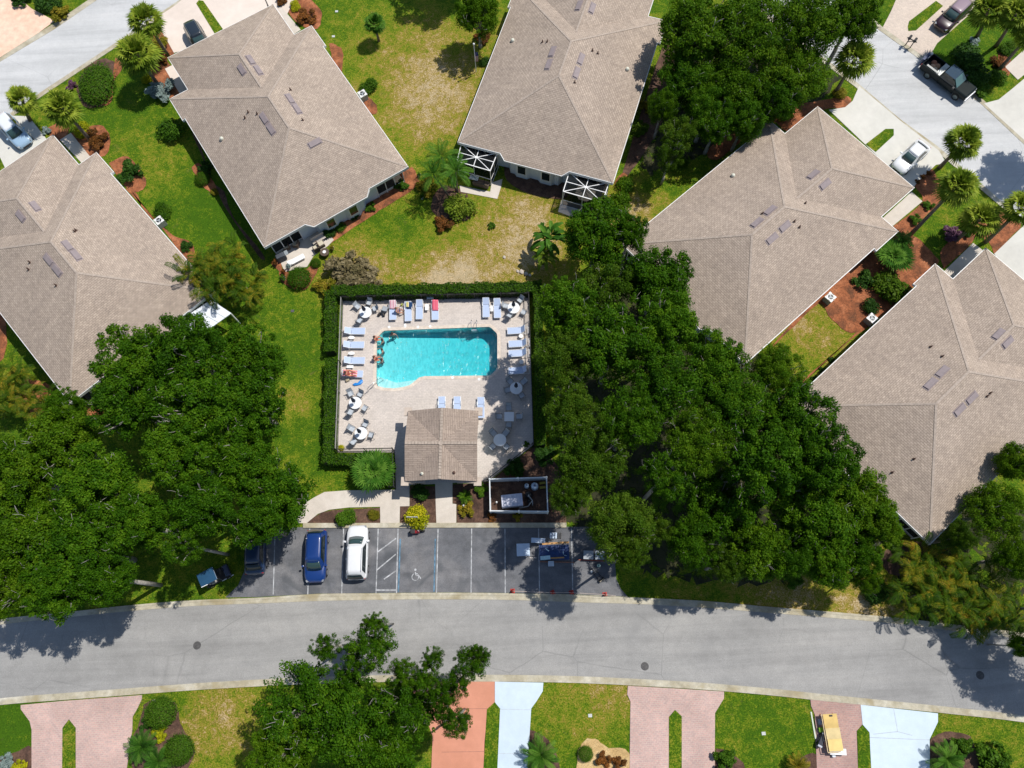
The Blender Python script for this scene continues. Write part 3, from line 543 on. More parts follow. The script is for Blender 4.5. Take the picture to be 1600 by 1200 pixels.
HP=[('B',(-15.827,38.839),30.26,'tan roofed duplex with the furnished patio at its lower corner, left of the lawn wedge'),
    ('C',(3.316,42.573),-20.35,'tan roofed duplex with two white framed screen cages at its rear, top centre'),
    ('A',(-33.124,25.560),39.91,'tan roofed duplex on the left edge with a white patio cover at its corner'),
    ('D',(15.868,27.059),-51.82,'tan roofed duplex right of the trees with a small white car in its drive'),
    ('E',(28.751,10.657),-51.65,'tan roofed duplex at the right edge, lowest of the right side')]
HX={}
for k,l,a,lab in HP:
    HX[k]=(make_house(lab,(*l,0),R(a)),Vector((*l,0)),R(a))
def on_roof(k,px,py):
    root,l,a=HX[k]; z=HE+1.5
    for _ in range(12):
        p=W(px,py,z)-l; u=p.x*math.cos(a)+p.y*math.sin(a); v=-p.x*math.sin(a)+p.y*math.cos(a); z=0.5*z+0.5*roof_z(u,v)
    e=0.05; nx=-(roof_z(u+e,v)-roof_z(u-e,v))/(2*e); ny=-(roof_z(u,v+e)-roof_z(u,v-e))/(2*e)
    return u,v,roof_z(u,v),Vector((nx,ny,1)).normalized()
M_vent=pm((0.26,0.215,0.215),0.7,var=0.1); M_pipe=pm((0.10,0.055,0.04),0.7); M_dome=pm((0.62,0.62,0.52),0.5,var=0.06)
def roof_vents(k,L,turn=()):
    for i,(px,py) in enumerate(L):
        u,v,z,nr=on_roof(k,px,py); ax=Vector((0,1,0)) if (px,py) not in turn else Vector((1,0,0)); ax=(ax-nr*ax.dot(nr)).normalized(); s=nr.cross(ax)
        M=Matrix((ax,s,nr)).transposed(); m=MB(); m.box(Vector((u,v,z))+nr*.05,(1.22,.50,.14),M=M,taper=0.93); m.box(Vector((u,v,z))+nr*.012,(1.4,.62,.025),M=M)
        m.build('roof_vent',M_vent,HX[k][0])
def roof_pipes(k,L):
    for px,py in L:
        u,v,z,nr=on_roof(k,px,py); MB().cyl((u,v,z-.05),(u,v,z+.32),.06,.06,8).lathe([(.14,-.02),(.10,.03)],8,(u,v,z)).build('vent_pipe',M_pipe,HX[k][0])
def roof_domes(k,L):
    for px,py in L:
        u,v,z,nr=on_roof(k,px,py); MB().lathe([(.2,-.05),(.2,.12),(.17,.22),(.08,.28),(.01,.3)],12,(u,v,z)).build('dome_vent',M_dome,HX[k][0],True)
roof_vents('B',[(391.5,93.8),(403.5,110),(378,109),(453,154.5),(464,170.6),(412.8,185),(423.6,201.8),(491.8,223.5)],((491.8,223.5),))
roof_pipes('B',[(454,140.7),(383,184.5),(388,175.5),(402,178),(473,188)]); roof_domes('B',[(346.8,217.5)])
roof_vents('C',[(904.5,9),(925,13),(863,81),(857,101),(907.5,92.5),(900.5,114)]); roof_pipes('C',[(847.5,66),(855,65.5),(925.5,79.5),(934,83.5),(898,129)]); roof_domes('C',[(980,109),(801,64)])
roof_vents('D',[(1270.5,273),(1289,288),(1182.5,348),(1203,329),(1206,373),(1226,354)]); roof_pipes('D',[(1241,346),(1249,355),(1191,334),(1258,318)]); roof_domes('D',[(1145,275)])
roof_vents('E',[(1472,581),(1453.6,600),(1518,622),(1499,640.5),(1560,522.5),(1574,535)]); roof_pipes('E',[(1547,614),(1542,619),(1454,542),(1472,557),(1428,717),(1394,738)])
roof_vents('A',[(55,322.5),(32.5,338),(105.5,384),(119,399),(76,406),(89.5,422.5)]); roof_pipes('A',[(117,362),(119,360),(47,410),(45,421),(88,446)])
# screen cages behind the top centre house
def screen_cage(label,c,zt,zb=2.25):
    P=[W(*q,zt) for q in c]; o=P[0].copy(); o.z=0; t=thing('screen_cage',label,'screen enclosure',o,0,'screen cages behind the top centre house')
    P=[p-o for p in P]; mid=lambda a,b:(a+b)/2; f=MB(); w=.075
    for i in range(4): f.bar(P[i],P[(i+1)%4],w)
    cc=sum(P,Vector())/4; f.bar(cc-Vector((.12,0,0)),cc+Vector((.12,0,0)),.24,.09)
    for i in range(4): f.bar(P[i],cc,.06); f.bar(mid(P[i],P[(i+1)%4]),cc,.06)
    G0=[Vector((p.x,p.y,.05)) for p in P]
    for i in (1,2,3): f.bar(G0[i],P[i],.08)
    for i in (1,2):
        a,b=mid(P[i],P[i+1]),mid(G0[i],G0[i+1]); f.bar(a,b,.055); h=.38; f.bar(P[i].lerp(G0[i],1-h),P[i+1].lerp(G0[i+1],1-h),.055); f.bar(G0[i],G0[i+1],.06)
    f.bar(P[3].lerp(G0[3],.62),P[0].lerp(Vector((P[0].x,P[0].y,.05)),.62),.05)
    f.build('cage_frame',M_white,t)
    s=MB(); dz=Vector((0,0,-.03)); s.add([p+dz for p in P],[(0,1,2,3)])
    for i in (1,2): s.add([P[i],P[i+1],G0[i+1],G0[i]],[(0,1,2,3)])
    s.build('screen',M_screen,t); return t,P
t1,_=screen_cage('white framed screen cage over a shaded table beside the tall palms',[(721,225),(777,239.5),(766,267),(714,252)],2.5)
t2,_=screen_cage('white framed screen cage with a screen door and a cream umbrella inside',[(889.5,269),(951.5,285.5),(941,316.5),(880,299)],2.5)
pa=W(761,243.5,2.3)
# white patio cover at house A
t=thing('patio_cover','white panelled aluminium patio cover half under the oak leaves','patio cover',W(312,498,2.5)-Vector((0,0,2.5)))
c4=[W(270,508,2.55),W(330,468,2.75),W(362,489,2.55),W(310,526,2.4)]
m=MB(); o=t.location
for i in range(5):
    a,b=c4[0].lerp(c4[1],i/5),c4[0].lerp(c4[1],(i+.96)/5); c_,d_=c4[3].lerp(c4[2],(i+.96)/5),c4[3].lerp(c4[2],i/5)
    vs=[p-o for p in (a,b,c_,d_)]; m.add([(p.x,p.y,p.z) for p in vs]+[(p.x,p.y,p.z-.08) for p in vs],[(0,1,2,3),(7,6,5,4),(0,4,5,1),(1,5,6,2),(2,6,7,3),(3,7,4,0)])
m.build('panel',pm((0.75,0.79,0.83),0.45,var=0.05),t)
m=MB()
for p in (c4[0],c4[3],c4[2],c4[1]): q=p-o; m.box((q.x*.96,q.y*.96,1.2),(.1,.1,2.35))
m.build('post',M_white,t)
# ---------------------------------------------------------------- pool house (cross gable)
zc=2.75
nw,ne,sw,se=W(636,642,zc),W(748,642,zc),W(634,752,zc),W(745.5,752,zc)
pcx=(nw+ne+sw+se)/4; ax=((ne-nw)+(se-sw)); rz=math.atan2(ax.y,ax.x)
hw=((ne-nw).length+(se-sw).length)/4; hh=((nw-sw).length+(ne-se).length)/4
t=thing('pool_house','square pool house with brown shingled cross gable roof beside the pool','pool house',(pcx.x,pcx.y,0),rz)
rp=1.05; r=MB(); r.uv=[]
def fc(poly,eave):
    a=sum(poly[i][0]*poly[(i+1)%3][1]-poly[(i+1)%3][0]*poly[i][1] for i in range(3))
    if a<0: poly=poly[::-1]
    r.add(poly,[(0,1,2)]); r.uv+= [((p[0],p[1]*1.06) if eave=='u' else (p[1],p[0]*1.06)) for p in poly]
ctr=(0,0,zc+rp)
for sx in (1,-1):
    fc([(sx*hw,-hh,zc),(sx*hw,0,zc+rp),ctr],'u'); fc([(sx*hw,hh,zc),(sx*hw,0,zc+rp),ctr],'u')
for sy in (1,-1):
    fc([(hw,sy*hh,zc),(0,sy*hh,zc+rp),ctr],'v'); fc([(-hw,sy*hh,zc),(0,sy*hh,zc+rp),ctr],'v')
rf=r.build('roof',M_roofp,t)
m=MB()
for d_ in ((0,1),(0,-1),(1,0),(-1,0)):
    n=11
    for i in range(n):
        a=Vector((d_[0]*hw*i/n,d_[1]*hh*i/n,zc+rp+.015)); b=Vector((d_[0]*hw*(i+.9)/n,d_[1]*hh*(i+.9)/n,zc+rp+.035)); m.bar(a,b,.26,.02)
m.build('ridge_cap',M_cap,rf)
m=MB()
for sy in (1,-1): m.add([(-hw+.3,sy*(hh-.45),zc-.05),(hw-.3,sy*(hh-.45),zc-.05),(0,sy*(hh-.45),zc+rp-.12)],[(0,1,2)])
for sx in (1,-1): m.add([(sx*(hw-.3),-hh+.3,zc-.05),(sx*(hw-.3),hh-.3,zc-.05),(sx*(hw-.3),0,zc+rp-.12)],[(0,1,2)])
m.box((0,.25,zc/2-.05),(2*hw-.7,2*hh-1.5,zc+.05)); m.build('wall',pm((0.48,0.60,0.66),0.85,var=0.05),t)
m=MB()
for sx in (1,-1):
    for sy in (1,-1):
        m=MB(); m.box((sx*(hw+.02),sy*(hh-.02),zc-.20),(.65,.75,.16)); m.box((sx*(hw-.35),sy*(hh-.35),1.2),(.4,.4,2.4))
        if sy<0: m.box((sx*(hw-1.0),-hh+.12,zc-.19),(1.5,.5,.1))
        m.build('corner_pier',pm((0.50,0.42,0.35),0.85),t)
MB().box((1.3,-hh+.93,1.05),(.95,.06,2.1)).build('door',pm((0.32,0.40,0.45),0.6),t); MB().box((-1.3,-hh+.93,1.05),(.95,.06,2.1)).build('door',pm((0.32,0.40,0.45),0.6),t)
for px,py in ((660,741),(710,740)): 
    p=t.matrix_world; q=W(px,py,zc+.3)-Vector((pcx.x,pcx.y,0)); u=q.x*math.cos(rz)+q.y*math.sin(rz); v=-q.x*math.sin(rz)+q.y*math.cos(rz)
    zz=zc+rp*(1-min(1,abs(u)/hw)); MB().lathe([(.13,-.1),(.13,.14),(.04,.22),(.04,.3)],10,(u,v,zz)).build('vent_pipe',M_dome if px<700 else M_pipe,t)
# ---------------------------------------------------------------- foliage meshes
def leafmesh(name,C,Rr,n,size,seed,asp=0.55,up=0.5,zflat=0.8,shell=0.72,mat=None):
    rg=np.random.default_rng(seed); C=np.array(C,float); Rr=np.array(Rr,float); k=len(C)
    w=Rr**2; idx=rg.choice(k,size=n,p=w/w.sum())
    d=rg.normal(size=(n,3)); d/=np.linalg.norm(d,axis=1)[:,None]; low=(d[:,2]<-0.35)&(rg.random(n)<0.75); d[low,2]*=-1
    rr=Rr[idx]*(shell+(1-shell)*rg.random(n))*(1+0.18*rg.normal(size=n)*0.6)
    P=C[idx]+d*rr[:,None]*np.array([1,1,zflat])
    nm=d*0.7+rg.normal(size=(n,3))*0.55+np.array([0,0,up]); nm/=np.linalg.norm(nm,axis=1)[:,None]
    a=rg.normal(size=(n,3)); a-=nm*(a*nm).sum(1)[:,None]; a/=np.linalg.norm(a,axis=1)[:,None]; b=np.cross(nm,a)
    s=size*(0.6+0.8*rg.random(n)); A=a*s[:,None]; B=b*(s*asp)[:,None]
    fold=nm*(s*0.12)[:,None]
    V=np.stack([P-A,P+B+fold,P+A,P-B+fold],1).reshape(-1,3)
    me=bpy.data.meshes.new(name); me.vertices.add(4*n); me.vertices.foreach_set('co',V.astype(np.float32).ravel())
    me.loops.add(4*n); me.loops.foreach_set('vertex_index',np.arange(4*n,dtype=np.int32)); me.polygons.add(n)
    me.polygons.foreach_set('loop_start',np.arange(0,4*n,4,dtype=np.int32)); 
    me.update(calc_edges=True); tint=rg.random(k)[idx]*0.45+rg.random(n)*0.55
    at=me.attributes.new('tint','FLOAT','FACE'); at.data.foreach_set('value',tint.astype(np.float32))
    if mat: me.materials.append(mat)
    return me
def setmat(o,mat):
    o.material_slots[0].link='OBJECT'; o.material_slots[0].material=mat
OAK=[]
def oak_variant(seed,Rr=4.6,ncl=105,nleaf=27000,leaf=0.135,spread=1.0,gap=0.0):
    rg=random.Random(seed); C=[];Q=[]; lob=[(rg.uniform(0,6.28),rg.uniform(.75,1.1)) for _ in range(5)]
    for i in range(ncl):
        a=rg.uniform(0,6.2832); k=math.sqrt(rg.random())
        rr=Rr*k*(0.78+0.22*max(math.cos((a-l[0]))*l[1] for l in lob))*spread
        h=math.sqrt(max(0,1-(k*0.95)**2)); z=5.8+1.7*h+rg.uniform(-.8,.7)
        C.append((rr*math.cos(a),rr*math.sin(a),z)); Q.append(rg.choice((.45,.6,.75,1.0))*rg.uniform(.8,1.25)*(1.08-.3*k))
    for i in range(int(ncl*.35)):   # lower, shaded boughs
        a=rg.uniform(0,6.2832); rr=Rr*rg.uniform(.2,.85); C.append((rr*math.cos(a),rr*math.sin(a),rg.uniform(4.2,5.4))); Q.append(rg.uniform(.9,1.4))
    me=leafmesh('oak_crown',C,Q,nleaf,leaf,seed,shell=0.45,mat=M_oak)
    t=MB(); t.tube([(0,0,-.1),(.1,.05,1.2),(.05,.15,2.6)],[.34,.27,.24],8)
    idx=sorted(range(ncl),key=lambda i:rg.random())[:16]
    for i in idx:
        c=Vector(C[i]); m_=Vector((c.x*.35,c.y*.35,3.4+c.z*.12)); t.tube([(.05,.15,2.3),m_,c.lerp(m_,.35)+Vector((rg.uniform(-.3,.3),rg.uniform(-.3,.3),0)),c+Vector((0,0,.25))],[.17,.11,.065,.025],6)
        for q in range(1 if rg.random()<.6 else 2):
            e=c+Vector((rg.uniform(-1.0,1.0),rg.uniform(-1.0,1.0),rg.uniform(.2,1.05))); t.tube([c.lerp(m_,.3),c.lerp(e,.5)+Vector((rg.uniform(-.2,.2),rg.uniform(-.2,.2),0)),e],[.045,.028,.014],5)
    tm=bpy.data.meshes.new('oak_trunk'); tm.from_pydata(t.v,[],t.f); tm.materials.append(M_bark); tm.polygons.foreach_set('use_smooth',[True]*len(tm.polygons)); tm.update()
    return me,tm
for i in range(6): OAK.append(oak_variant(100+i))
SPARSE=[oak_variant(200+i,4.6,62,13000,0.135) for i in range(3)]
FEATH=[oak_variant(300+i,4.6,140,30000,0.115) for i in range(3)]
def tree(name,label,px,py,rpx,mat,kind=0,zc=6.0,group='broadleaf trees massed around the pool',cat='tree',hs=1.0):
    p=W(px,py,zc*1.0); rm=(W(px+rpx,py,zc)-p).length; s=rm/5.35
    t=thing(name,label,cat,(p.x,p.y,0),rnd.uniform(0,6.28),group); hz=min(1.15,max(.6,.45+.55*s))*hs
    src=rnd.choice((OAK,SPARSE,FEATH)[kind])
    c=bpy.data.objects.new('crown',src[0]); link(c,t); c.scale=(s,s,hz); c.location=(0,0,zc-6.2*hz); setmat(c,mat)
    k=bpy.data.objects.new('trunk',src[1]); link(k,t); k.scale=(s,s,hz); k.location=(0,0,zc-6.2*hz); tb_=MB().tube([(0,0,-.1),(.06,.03,max(.2,zc-6.2*hz)+.1)],[.42*s,.36*s],9).build('trunk',M_bark,t,True) if zc-6.2*hz>.3 else None; return t
# ---------------------------------------------------------------- trees (crown centre in photo px, radius px)
G1='oaks in the block left of the pool'; G2='trees in the block right of the pool'; G3='trees behind the two upper right houses'
for a in (
 ('dark green oak at the top left tip of the left block',205,560,62,M_oak,0),
 ('dark oak overhanging the white patio cover beside the striped lawn',290,548,62,M_oak,0),
 ('dark oak at the top right corner of the left block beside the lawn strip',385,560,58,M_oak,0),
 ('oak bulging over the lawn strip straight left of the pool house tables',392,632,60,M_oak,0),
 ('oak crown in the middle of the upper left block, behind the two front crowns',300,630,66,M_oak,0),
 ('oak whose crown covers the lower corner of the left edge house',195,632,56,M_oak,0),
 ('oak just below the dark gap with bare grey branches',272,712,56,M_oak,0),
 ('oak right of centre in the left block with a ragged edge over the lawn',370,712,58,M_oak,0),
 ('oak reaching a long leafy tongue over the curved sidewalk',430,772,62,M_oak,0),
 ('oak above the half hidden dark blue car',390,815,46,M_oak,0),
 ('oak left of the shaded car, above the dark blue golf cart',315,795,54,M_oak,0),
 ('oak hanging over the shaded lawn beside the golf cart',285,850,34,M_oak,1),
 ('oak at the left end below the orange leaved palms',95,690,60,M_oak2,0),
 ('small oak crown poking up against the lower corner of the left edge roof',100,634,30,M_oak,0),
 ('oak cut by the left picture edge under the orange leaved palms',18,740,62,M_oak2,0),
 ('oak left of the row of bare grey branches in the left block',140,760,66,M_oak,0),
 ('oak in the centre of the lower left block above the street',205,815,55,M_oak,0),
 ('oak cut by the left picture edge above the street',30,840,70,M_oak2,0),
 ('oak between the left edge and the round lawn gap',115,860,68,M_oak,0),
 ('oak throwing its shadow on the street at the lower left',85,922,52,M_oak,0),
 ('oak beside the lawn gap, rightmost crown at the street edge',162,905,46,M_oak,0),
 ('oak at the left picture edge touching the kerb',10,920,46,M_oak2,0)):
    tree('oak_tree',a[0],a[1],a[2],a[3]*1.10,a[4],a[5],6.8 if a[1]>330 and a[2]<800 else 9.3,G1)
for a in (
 ('rounded green tree crown at the upper tip, right of the big leafed banana plant',935,362,56,M_oak,0),
 ('small crown touching the left corner of the middle right roof',985,362,30,M_oak,0),
 ('green crown lapping the lower left of that roof near its hip',1030,440,60,M_oak,0),
 ('thin crown with bare grey twigs behind the pool corner',948,450,50,M_oak3,1),
 ('crown directly behind the right hedge at the upper pool corner',885,480,50,M_oak,0),
 ('crown left of the dark roof corner with the exposed gutter',1040,510,52,M_oak,0),
 ('crown in the middle of the upper right block',960,535,64,M_oak,0),
 ('crown overlooking the four shaded loungers',880,565,52,M_oak3,2),
 ('crown under the exposed white gutter corner',1120,565,50,M_oak,0),
 ('feathery bright crown at the narrow lawn between the two right houses',1215,580,42,M_oak2,2),
 ('crown in the centre of the right block',1045,600,64,M_oak,2),
 ('crown behind the centre of the right block towards the roofs',1145,630,60,M_oak,2),
 ('crown lapping the left corner of the lowest right roof',1250,655,58,M_oak,0),
 ('feathery crown above the round tables with a bare white branch',895,650,48,M_oak3,2),
 ('dark crown left of the deep gap in the right block',985,655,50,M_oak,2),
 ('crown right of the deep gap in the right block',1090,690,54,M_oak2,2),
 ('crown leaning on the middle of the lowest right roof edge',1290,715,54,M_oak,0),
 ('large crown in the lower middle of the right block',1190,715,66,M_oak,0),
 ('yellow green feathery crown beside the white equipment fence',925,725,56,M_oak3,2),
 ('feathery crown over the white equipment fence corner',890,775,32,M_oak3,2),
 ('yellow green feathery crown hanging over the work tables',965,820,56,M_oak3,2),
 ('lowest feathery tip above the end of the parking court',985,862,30,M_oak3,2),
 ('crown at the lower tip of the lowest right roof',1345,785,58,M_oak2,0),
 ('bright rounded crown beside the bare corner of the lowest right roof',1372,822,40,M_oak2,0),
 ('dark crown above the shaded verge, left of the bright one',1280,810,62,M_oak,0),
 ('hanging crown over the shaded verge in the lower middle',1085,850,46,M_oak,2),
 ('crown between the two hanging crowns over the verge',1130,785,56,M_oak,0),
 ('hanging crown over the verge with a pointed lower tip',1185,860,50,M_oak2,0),
 ('crown at the lower edge over the street verge, right part',1300,878,42,M_oak,0),
 ('crown in the dark lower part, right of the feathery ones',1040,745,44,M_oak,1),
 ('low crown filling the gap above the verge, right of the centre',1240,870,36,M_oak,2),
 ('low crown under the pointed one at the verge',1135,880,30,M_oak3,2),
 ('crown between the large middle crown and the roof corner crown',1235,765,46,M_oak2,0),
 ('thin crown over the dark ground left of the verge',1025,830,30,M_oak3,1),
 ('low crown behind the round tree at the verge end',1345,868,32,M_oak,0)):
    tree('broadleaf_tree',a[0],a[1],a[2],a[3]*1.15,a[4],a[5],7.0 if (a[2]>760 and a[1]>1000) or a[2]<470 else 10.5,G2)
for a in (
 ('broad crown at the top edge right of the top centre roof',1085,40,62,M_oak2,0),
 ('crown at the top edge in the middle of the upper right trees',1170,45,66,M_oak2,2),
 ('crown at the top edge left of the road',1262,30,62,M_oak2,2),
 ('crown at the kerb above the lone fan palm',1335,22,44,M_oak2,0),
 ('crown close to the right eave of the top centre roof',1075,118,50,M_oak,2),
 ('large crown in the middle above the narrow dark yard',1150,130,60,M_oak2,2),
 ('crown left of the lone fan palm at the kerb',1240,110,60,M_oak2,2),
 ('crown above the garage corner with the red mulch',1215,158,34,M_oak,0),
 ('thin low tree in the dark yard between the upper houses',1062,210,34,M_oak3,1),
 ('ragged low tree above the left eave beside the dark yard',1120,190,38,M_oak,1),
 ('leafy crown over the middle of the dark yard',1105,170,40,M_oak,2),
 ('crown hanging towards the small roof jog of the middle right house',1165,185,34,M_oak,0),
 ('low feathery crown at the bottom of the dark yard',1048,240,24,M_oak3,1),
 ('low crown left of the dark yard beside the right eave',1035,165,26,M_oak2,2)):
    tree('broadleaf_tree',a[0],a[1],a[2],a[3]*1.12,a[4],a[5],7.5 if a[2]<105 else 5.2,G3)
for a in (
 ('large front yard oak below the street, left crown',470,1105,78,M_oak,1,'oak crowns below the street'),
 ('front yard oak below the street reaching a tall tip over the asphalt',578,1012,46,M_oak,1,'oak crowns below the street'),
 ('leafy front yard oak crown in the middle over the dark yard',545,1125,74,M_oak,0,'oak crowns below the street'),
 ('sparse oak crown with white twigs over the terracotta drive',640,1110,64,M_oak,1,'oak crowns below the street'),
 ('thin oak bough reaching over the street above the terracotta drive',735,1035,32,M_oak,1,'oak crowns below the street'),
 ('thin upright bough left of the outermost one over the street',676,1030,22,M_oak,1,'oak crowns below the street'),
 ('short bough end low over the terracotta drive',712,1128,30,M_oak,1,'oak crowns below the street'),
 ('small bough of leaves over the street left of the tall tip',508,1012,26,M_oak,1,'oak crowns below the street'),
 ('front yard oak crown at the lower edge beside the yellow flowers',440,1178,56,M_oak2,0,'oak crowns below the street'),
 ('front yard oak crown at the lower edge above the dark trunk',600,1190,58,M_oak,0,'oak crowns below the street'),
 ('sparse oak bough bridging the street tip and the big crowns',548,1052,30,M_oak,1,'oak crowns below the street'),
 ('sparse oak bough low over the kerb right of the dark trunk',628,1052,30,M_oak,1,'oak crowns below the street'),
 ('thin oak bough over the kerb in front of the upright one',662,1066,30,M_oak,1,'oak crowns below the street'),
 ('sparse oak bough joining the outermost bough to the crown',712,1068,28,M_oak,1,'oak crowns below the street'),
 ('top of the tall oak tip, reaching farthest over the street',585,975,22,M_oak,1,'oak crowns below the street'),
 ('outermost leaf tuft above the terracotta drive at the asphalt',752,1022,18,M_oak,1,'oak crowns below the street'),
 ('sparse oak bough over the middle of the terracotta drive',690,1092,28,M_oak,1,'oak crowns below the street'),
 ('small oak at the top edge in the dry lawn wedge',747,18,40,M_oak2,0,None),
 ('bushy tree above the lower right corner roof, at the picture edge',1592,722,34,M_oak2,0,'trees at the lower right corner house'),
 ('tree shading the bottom hip of the lower right roof',1560,800,52,M_oak2,2,'trees at the lower right corner house'),
 ('tree below the lower right roof, right of the golden palms',1585,872,38,M_oak2,2,'trees at the lower right corner house'),
 ('low tree under the right hip of the lower right roof',1505,838,28,M_oak3,2,'trees at the lower right corner house'),
 ('small tree at the right picture edge beside the street',1602,1010,20,M_oak2,0,None),
 ('green rounded tree behind the hedge row at the end of the shaded verge',1352,905,26,M_oak2,2,None)):
    tree('oak_tree' if 'oak' in a[0] else 'broadleaf_tree',a[0],a[1],a[2],a[3]*1.04,a[4],a[5],8.5 if a[6] and 'below the street' in a[6] else 5.0,a[6])
def shade_tree(label,px,py,z,r_,kind=0):
    "tree placed so that its crown shades the given ground spot"
    c=W(px,py)+Vector((math.cos(SUN_AZ),math.sin(SUN_AZ),0))*(z/math.tan(SUN_EL)); d=Vector((c.x,c.y,z-CAM_H)); k=d.dot(_fw)
    tree('broadleaf_tree',label,800+FPX*d.dot(CR)/k,600-FPX*d.dot(CU)/k,r_,M_oak,kind,z,group=None)
for px,py,z,r_,l in ((1570,280,10,62,'tree outside the right edge casting shade on the side road'),(1540,1052,10,66,'tree beyond the right edge casting its shade on the street'),(1490,1012,10,30,'tree at the right edge of the verge shading the kerb'),
    (665,2,9,64,'tree above the top edge shading the lawn wedge'),(1590,1090,9,40,'tree beyond the lower right corner'),(390,42,5,18,'small tree beyond the top edge shading the pale drive')):
    shade_tree(l,px,py,z,r_)
# ---------------------------------------------------------------- palms
def fan_crown(seed,n=50,Rr=1.0,mat=None):
    rg=random.Random(seed); V=[];F=[];T=[]
    for i in range(n):
        az=i*2.39996+rg.uniform(-.2,.2); el=R(86-120*(i/n)**1.05)+rg.uniform(-.12,.12); pl=Rr*rg.uniform(.75,1.0)*(.35+.65*min(1,i/16)); tint=rg.uniform(.25,1)-(.25 if i>n*.75 else 0)
        d=Vector((math.cos(az)*math.cos(el),math.sin(az)*math.cos(el),math.sin(el))); side=Vector((-math.sin(az),math.cos(az),0)); upv=d.cross(side)*-1
        base=d*.1; tip=d*pl+Vector((0,0,-.12*pl)); b=len(V); w=side*.015
        V+= [base-w,base+w,tip+w,tip-w]; F.append((b,b+1,b+2,b+3)); T.append(tint)
        m=15; ll=Rr*rg.uniform(.8,1.05)
        for k in range(m):
            th=R(-98+196*k/(m-1))+rg.uniform(-.06,.06); dr=(d*math.cos(th)+side*math.sin(th)); L=ll*(1-.28*abs(th)/1.7)
            nrm=upv; wd=dr.cross(nrm).normalized()*.065*Rr
            p1=tip+dr*L*.55+Vector((0,0,rg.uniform(-.02,.05))); p2=tip+dr*L+Vector((0,0,-.20*L*rg.uniform(.5,1.6))); b=len(V)
            V+= [tip,p1-wd,p2,p1+wd]; F.append((b,b+1,b+2,b+3)); T.append(min(1,max(0,tint+rg.uniform(-.2,.2))))
    return V,F,T
def feather_crown(seed,n=16,L=2.4,droop=1.0,stems=1,spread=.0,el0=80,el1=-5,pairs=18,lw=.055,ll=.5):
    rg=random.Random(seed); V=[];F=[];T=[]
    for i in range(n):
        sx,sy=(rg.uniform(-spread,spread),rg.uniform(-spread,spread)) if stems>1 else (0,0); z0=rg.uniform(-.8,.3) if stems>1 else 0
        az=i*2.39996+rg.uniform(-.3,.3); el=R(el0-(el0-el1)*(i/n)); tint=rg.random(); p=Vector((sx,sy,z0)); hd=Vector((math.cos(az),math.sin(az),0)); side=Vector((-hd.y,hd.x,0)); Lr=L*rg.uniform(.8,1.1); st=Lr/pairs; e=el
        for k in range(pairs):
            d=hd*math.cos(e)+Vector((0,0,math.sin(e))); q=p+d*st; b=len(V); w=side*.02
            V+= [p-w,p+w,q+w,q-w]; F.append((b,b+1,b+2,b+3)); T.append(tint)
            if k>1:
                l=ll*math.sin(math.pi*min(.97,(k+1.5)/(pairs+2)))**.7; 
                for sg in (-1,1):
                    dd=(side*sg*.85+d*.55+Vector((0,0,.12))).normalized(); wv=d*lw; p2=q+dd*l+Vector((0,0,-.3*l)); b=len(V); mid=q+dd*l*.5+Vector((0,0,.02))
                    V+= [q-wv*.4,mid-wv,p2,mid+wv]; F.append((b,b+1,b+2,b+3)); T.append(min(1,max(0,tint*.7+rg.uniform(0,.35))))
            p=q; e-=droop*(1.9/pairs)*(.4+k/pairs)
    return V,F,T
def paddle_crown(seed,n=14,L=2.0,w=.26):
    rg=random.Random(seed); V=[];F=[];T=[]
    for i in range(n):
        az=i*2.39996; hd=Vector((math.cos(az),math.sin(az),0)); side=Vector((-hd.y,hd.x,0)); e=R(75-60*(i/n)); tint=rg.random(); sx=Vector((rg.uniform(-.7,.7),rg.uniform(-.7,.7),rg.uniform(-.6,.2)))
        p=sx; row=[]; Lr=L*rg.uniform(.8,1.15)
        for k in range(9):
            ww=w*math.sin(math.pi*min(1,max(0,(k-1.5)/6.8)))**.6 if k>1.5 else .02
            row.append((p.copy(),ww)); d=hd*math.cos(e)+Vector((0,0,math.sin(e))); p=p+d*Lr/8; e-=.16+.05*k*.5
        for k in range(8):
            (a,wa),(b_,wb)=row[k],row[k+1]
            for sg in (-1,1):
                b=len(V); V+= [a,b_,b_+side*sg*wb+Vector((0,0,wb*.35)),a+side*sg*wa+Vector((0,0,wa*.35))]; F.append((b,b+1,b+2,b+3)); T.append(min(1,max(0,tint*.8+rg.uniform(0,.2))))
    return V,F,T
def vft_mesh(name,vft,mat):
    V,F,T=vft; me=bpy.data.meshes.new(name); me.from_pydata([tuple(v) for v in V],[],F); at=me.attributes.new('tint','FLOAT','FACE'); at.data.foreach_set('value',np.array(T,dtype=np.float32)); me.materials.append(mat); me.update(); return me
FAN=[vft_mesh('fan_palm_crown',fan_crown(i),M_palm) for i in (1,2,3)]
def flat_fan(seed):
    V,F,T=fan_crown(seed,44); return [Vector((v.x*1.12,v.y*1.12,abs(v.z)*.35)) for v in V],F,T
FANL=[vft_mesh('fan_palm_crown',flat_fan(i),M_palm) for i in (7,8)]
FEA=[vft_mesh('feather_palm_crown',feather_crown(i+10,18,2.5,.9,el0=80,el1=-15,pairs=20,ll=.55,lw=.05),M_palmd) for i in (1,2)]
ARE=[vft_mesh('areca_crown',feather_crown(i+20,58,1.9,1.35,2,1.3,85,8,15,.055,.38),M_areca) for i in (1,2,3)]
CYC=[vft_mesh('low_palm_crown',feather_crown(i+30,30,1.5,.75,el0=75,el1=5,pairs=18,ll=.3,lw=.035),M_palmd) for i in (1,2)]
PAD=[vft_mesh('paddle_crown',paddle_crown(5,30,2.2,.24),M_palmd)]
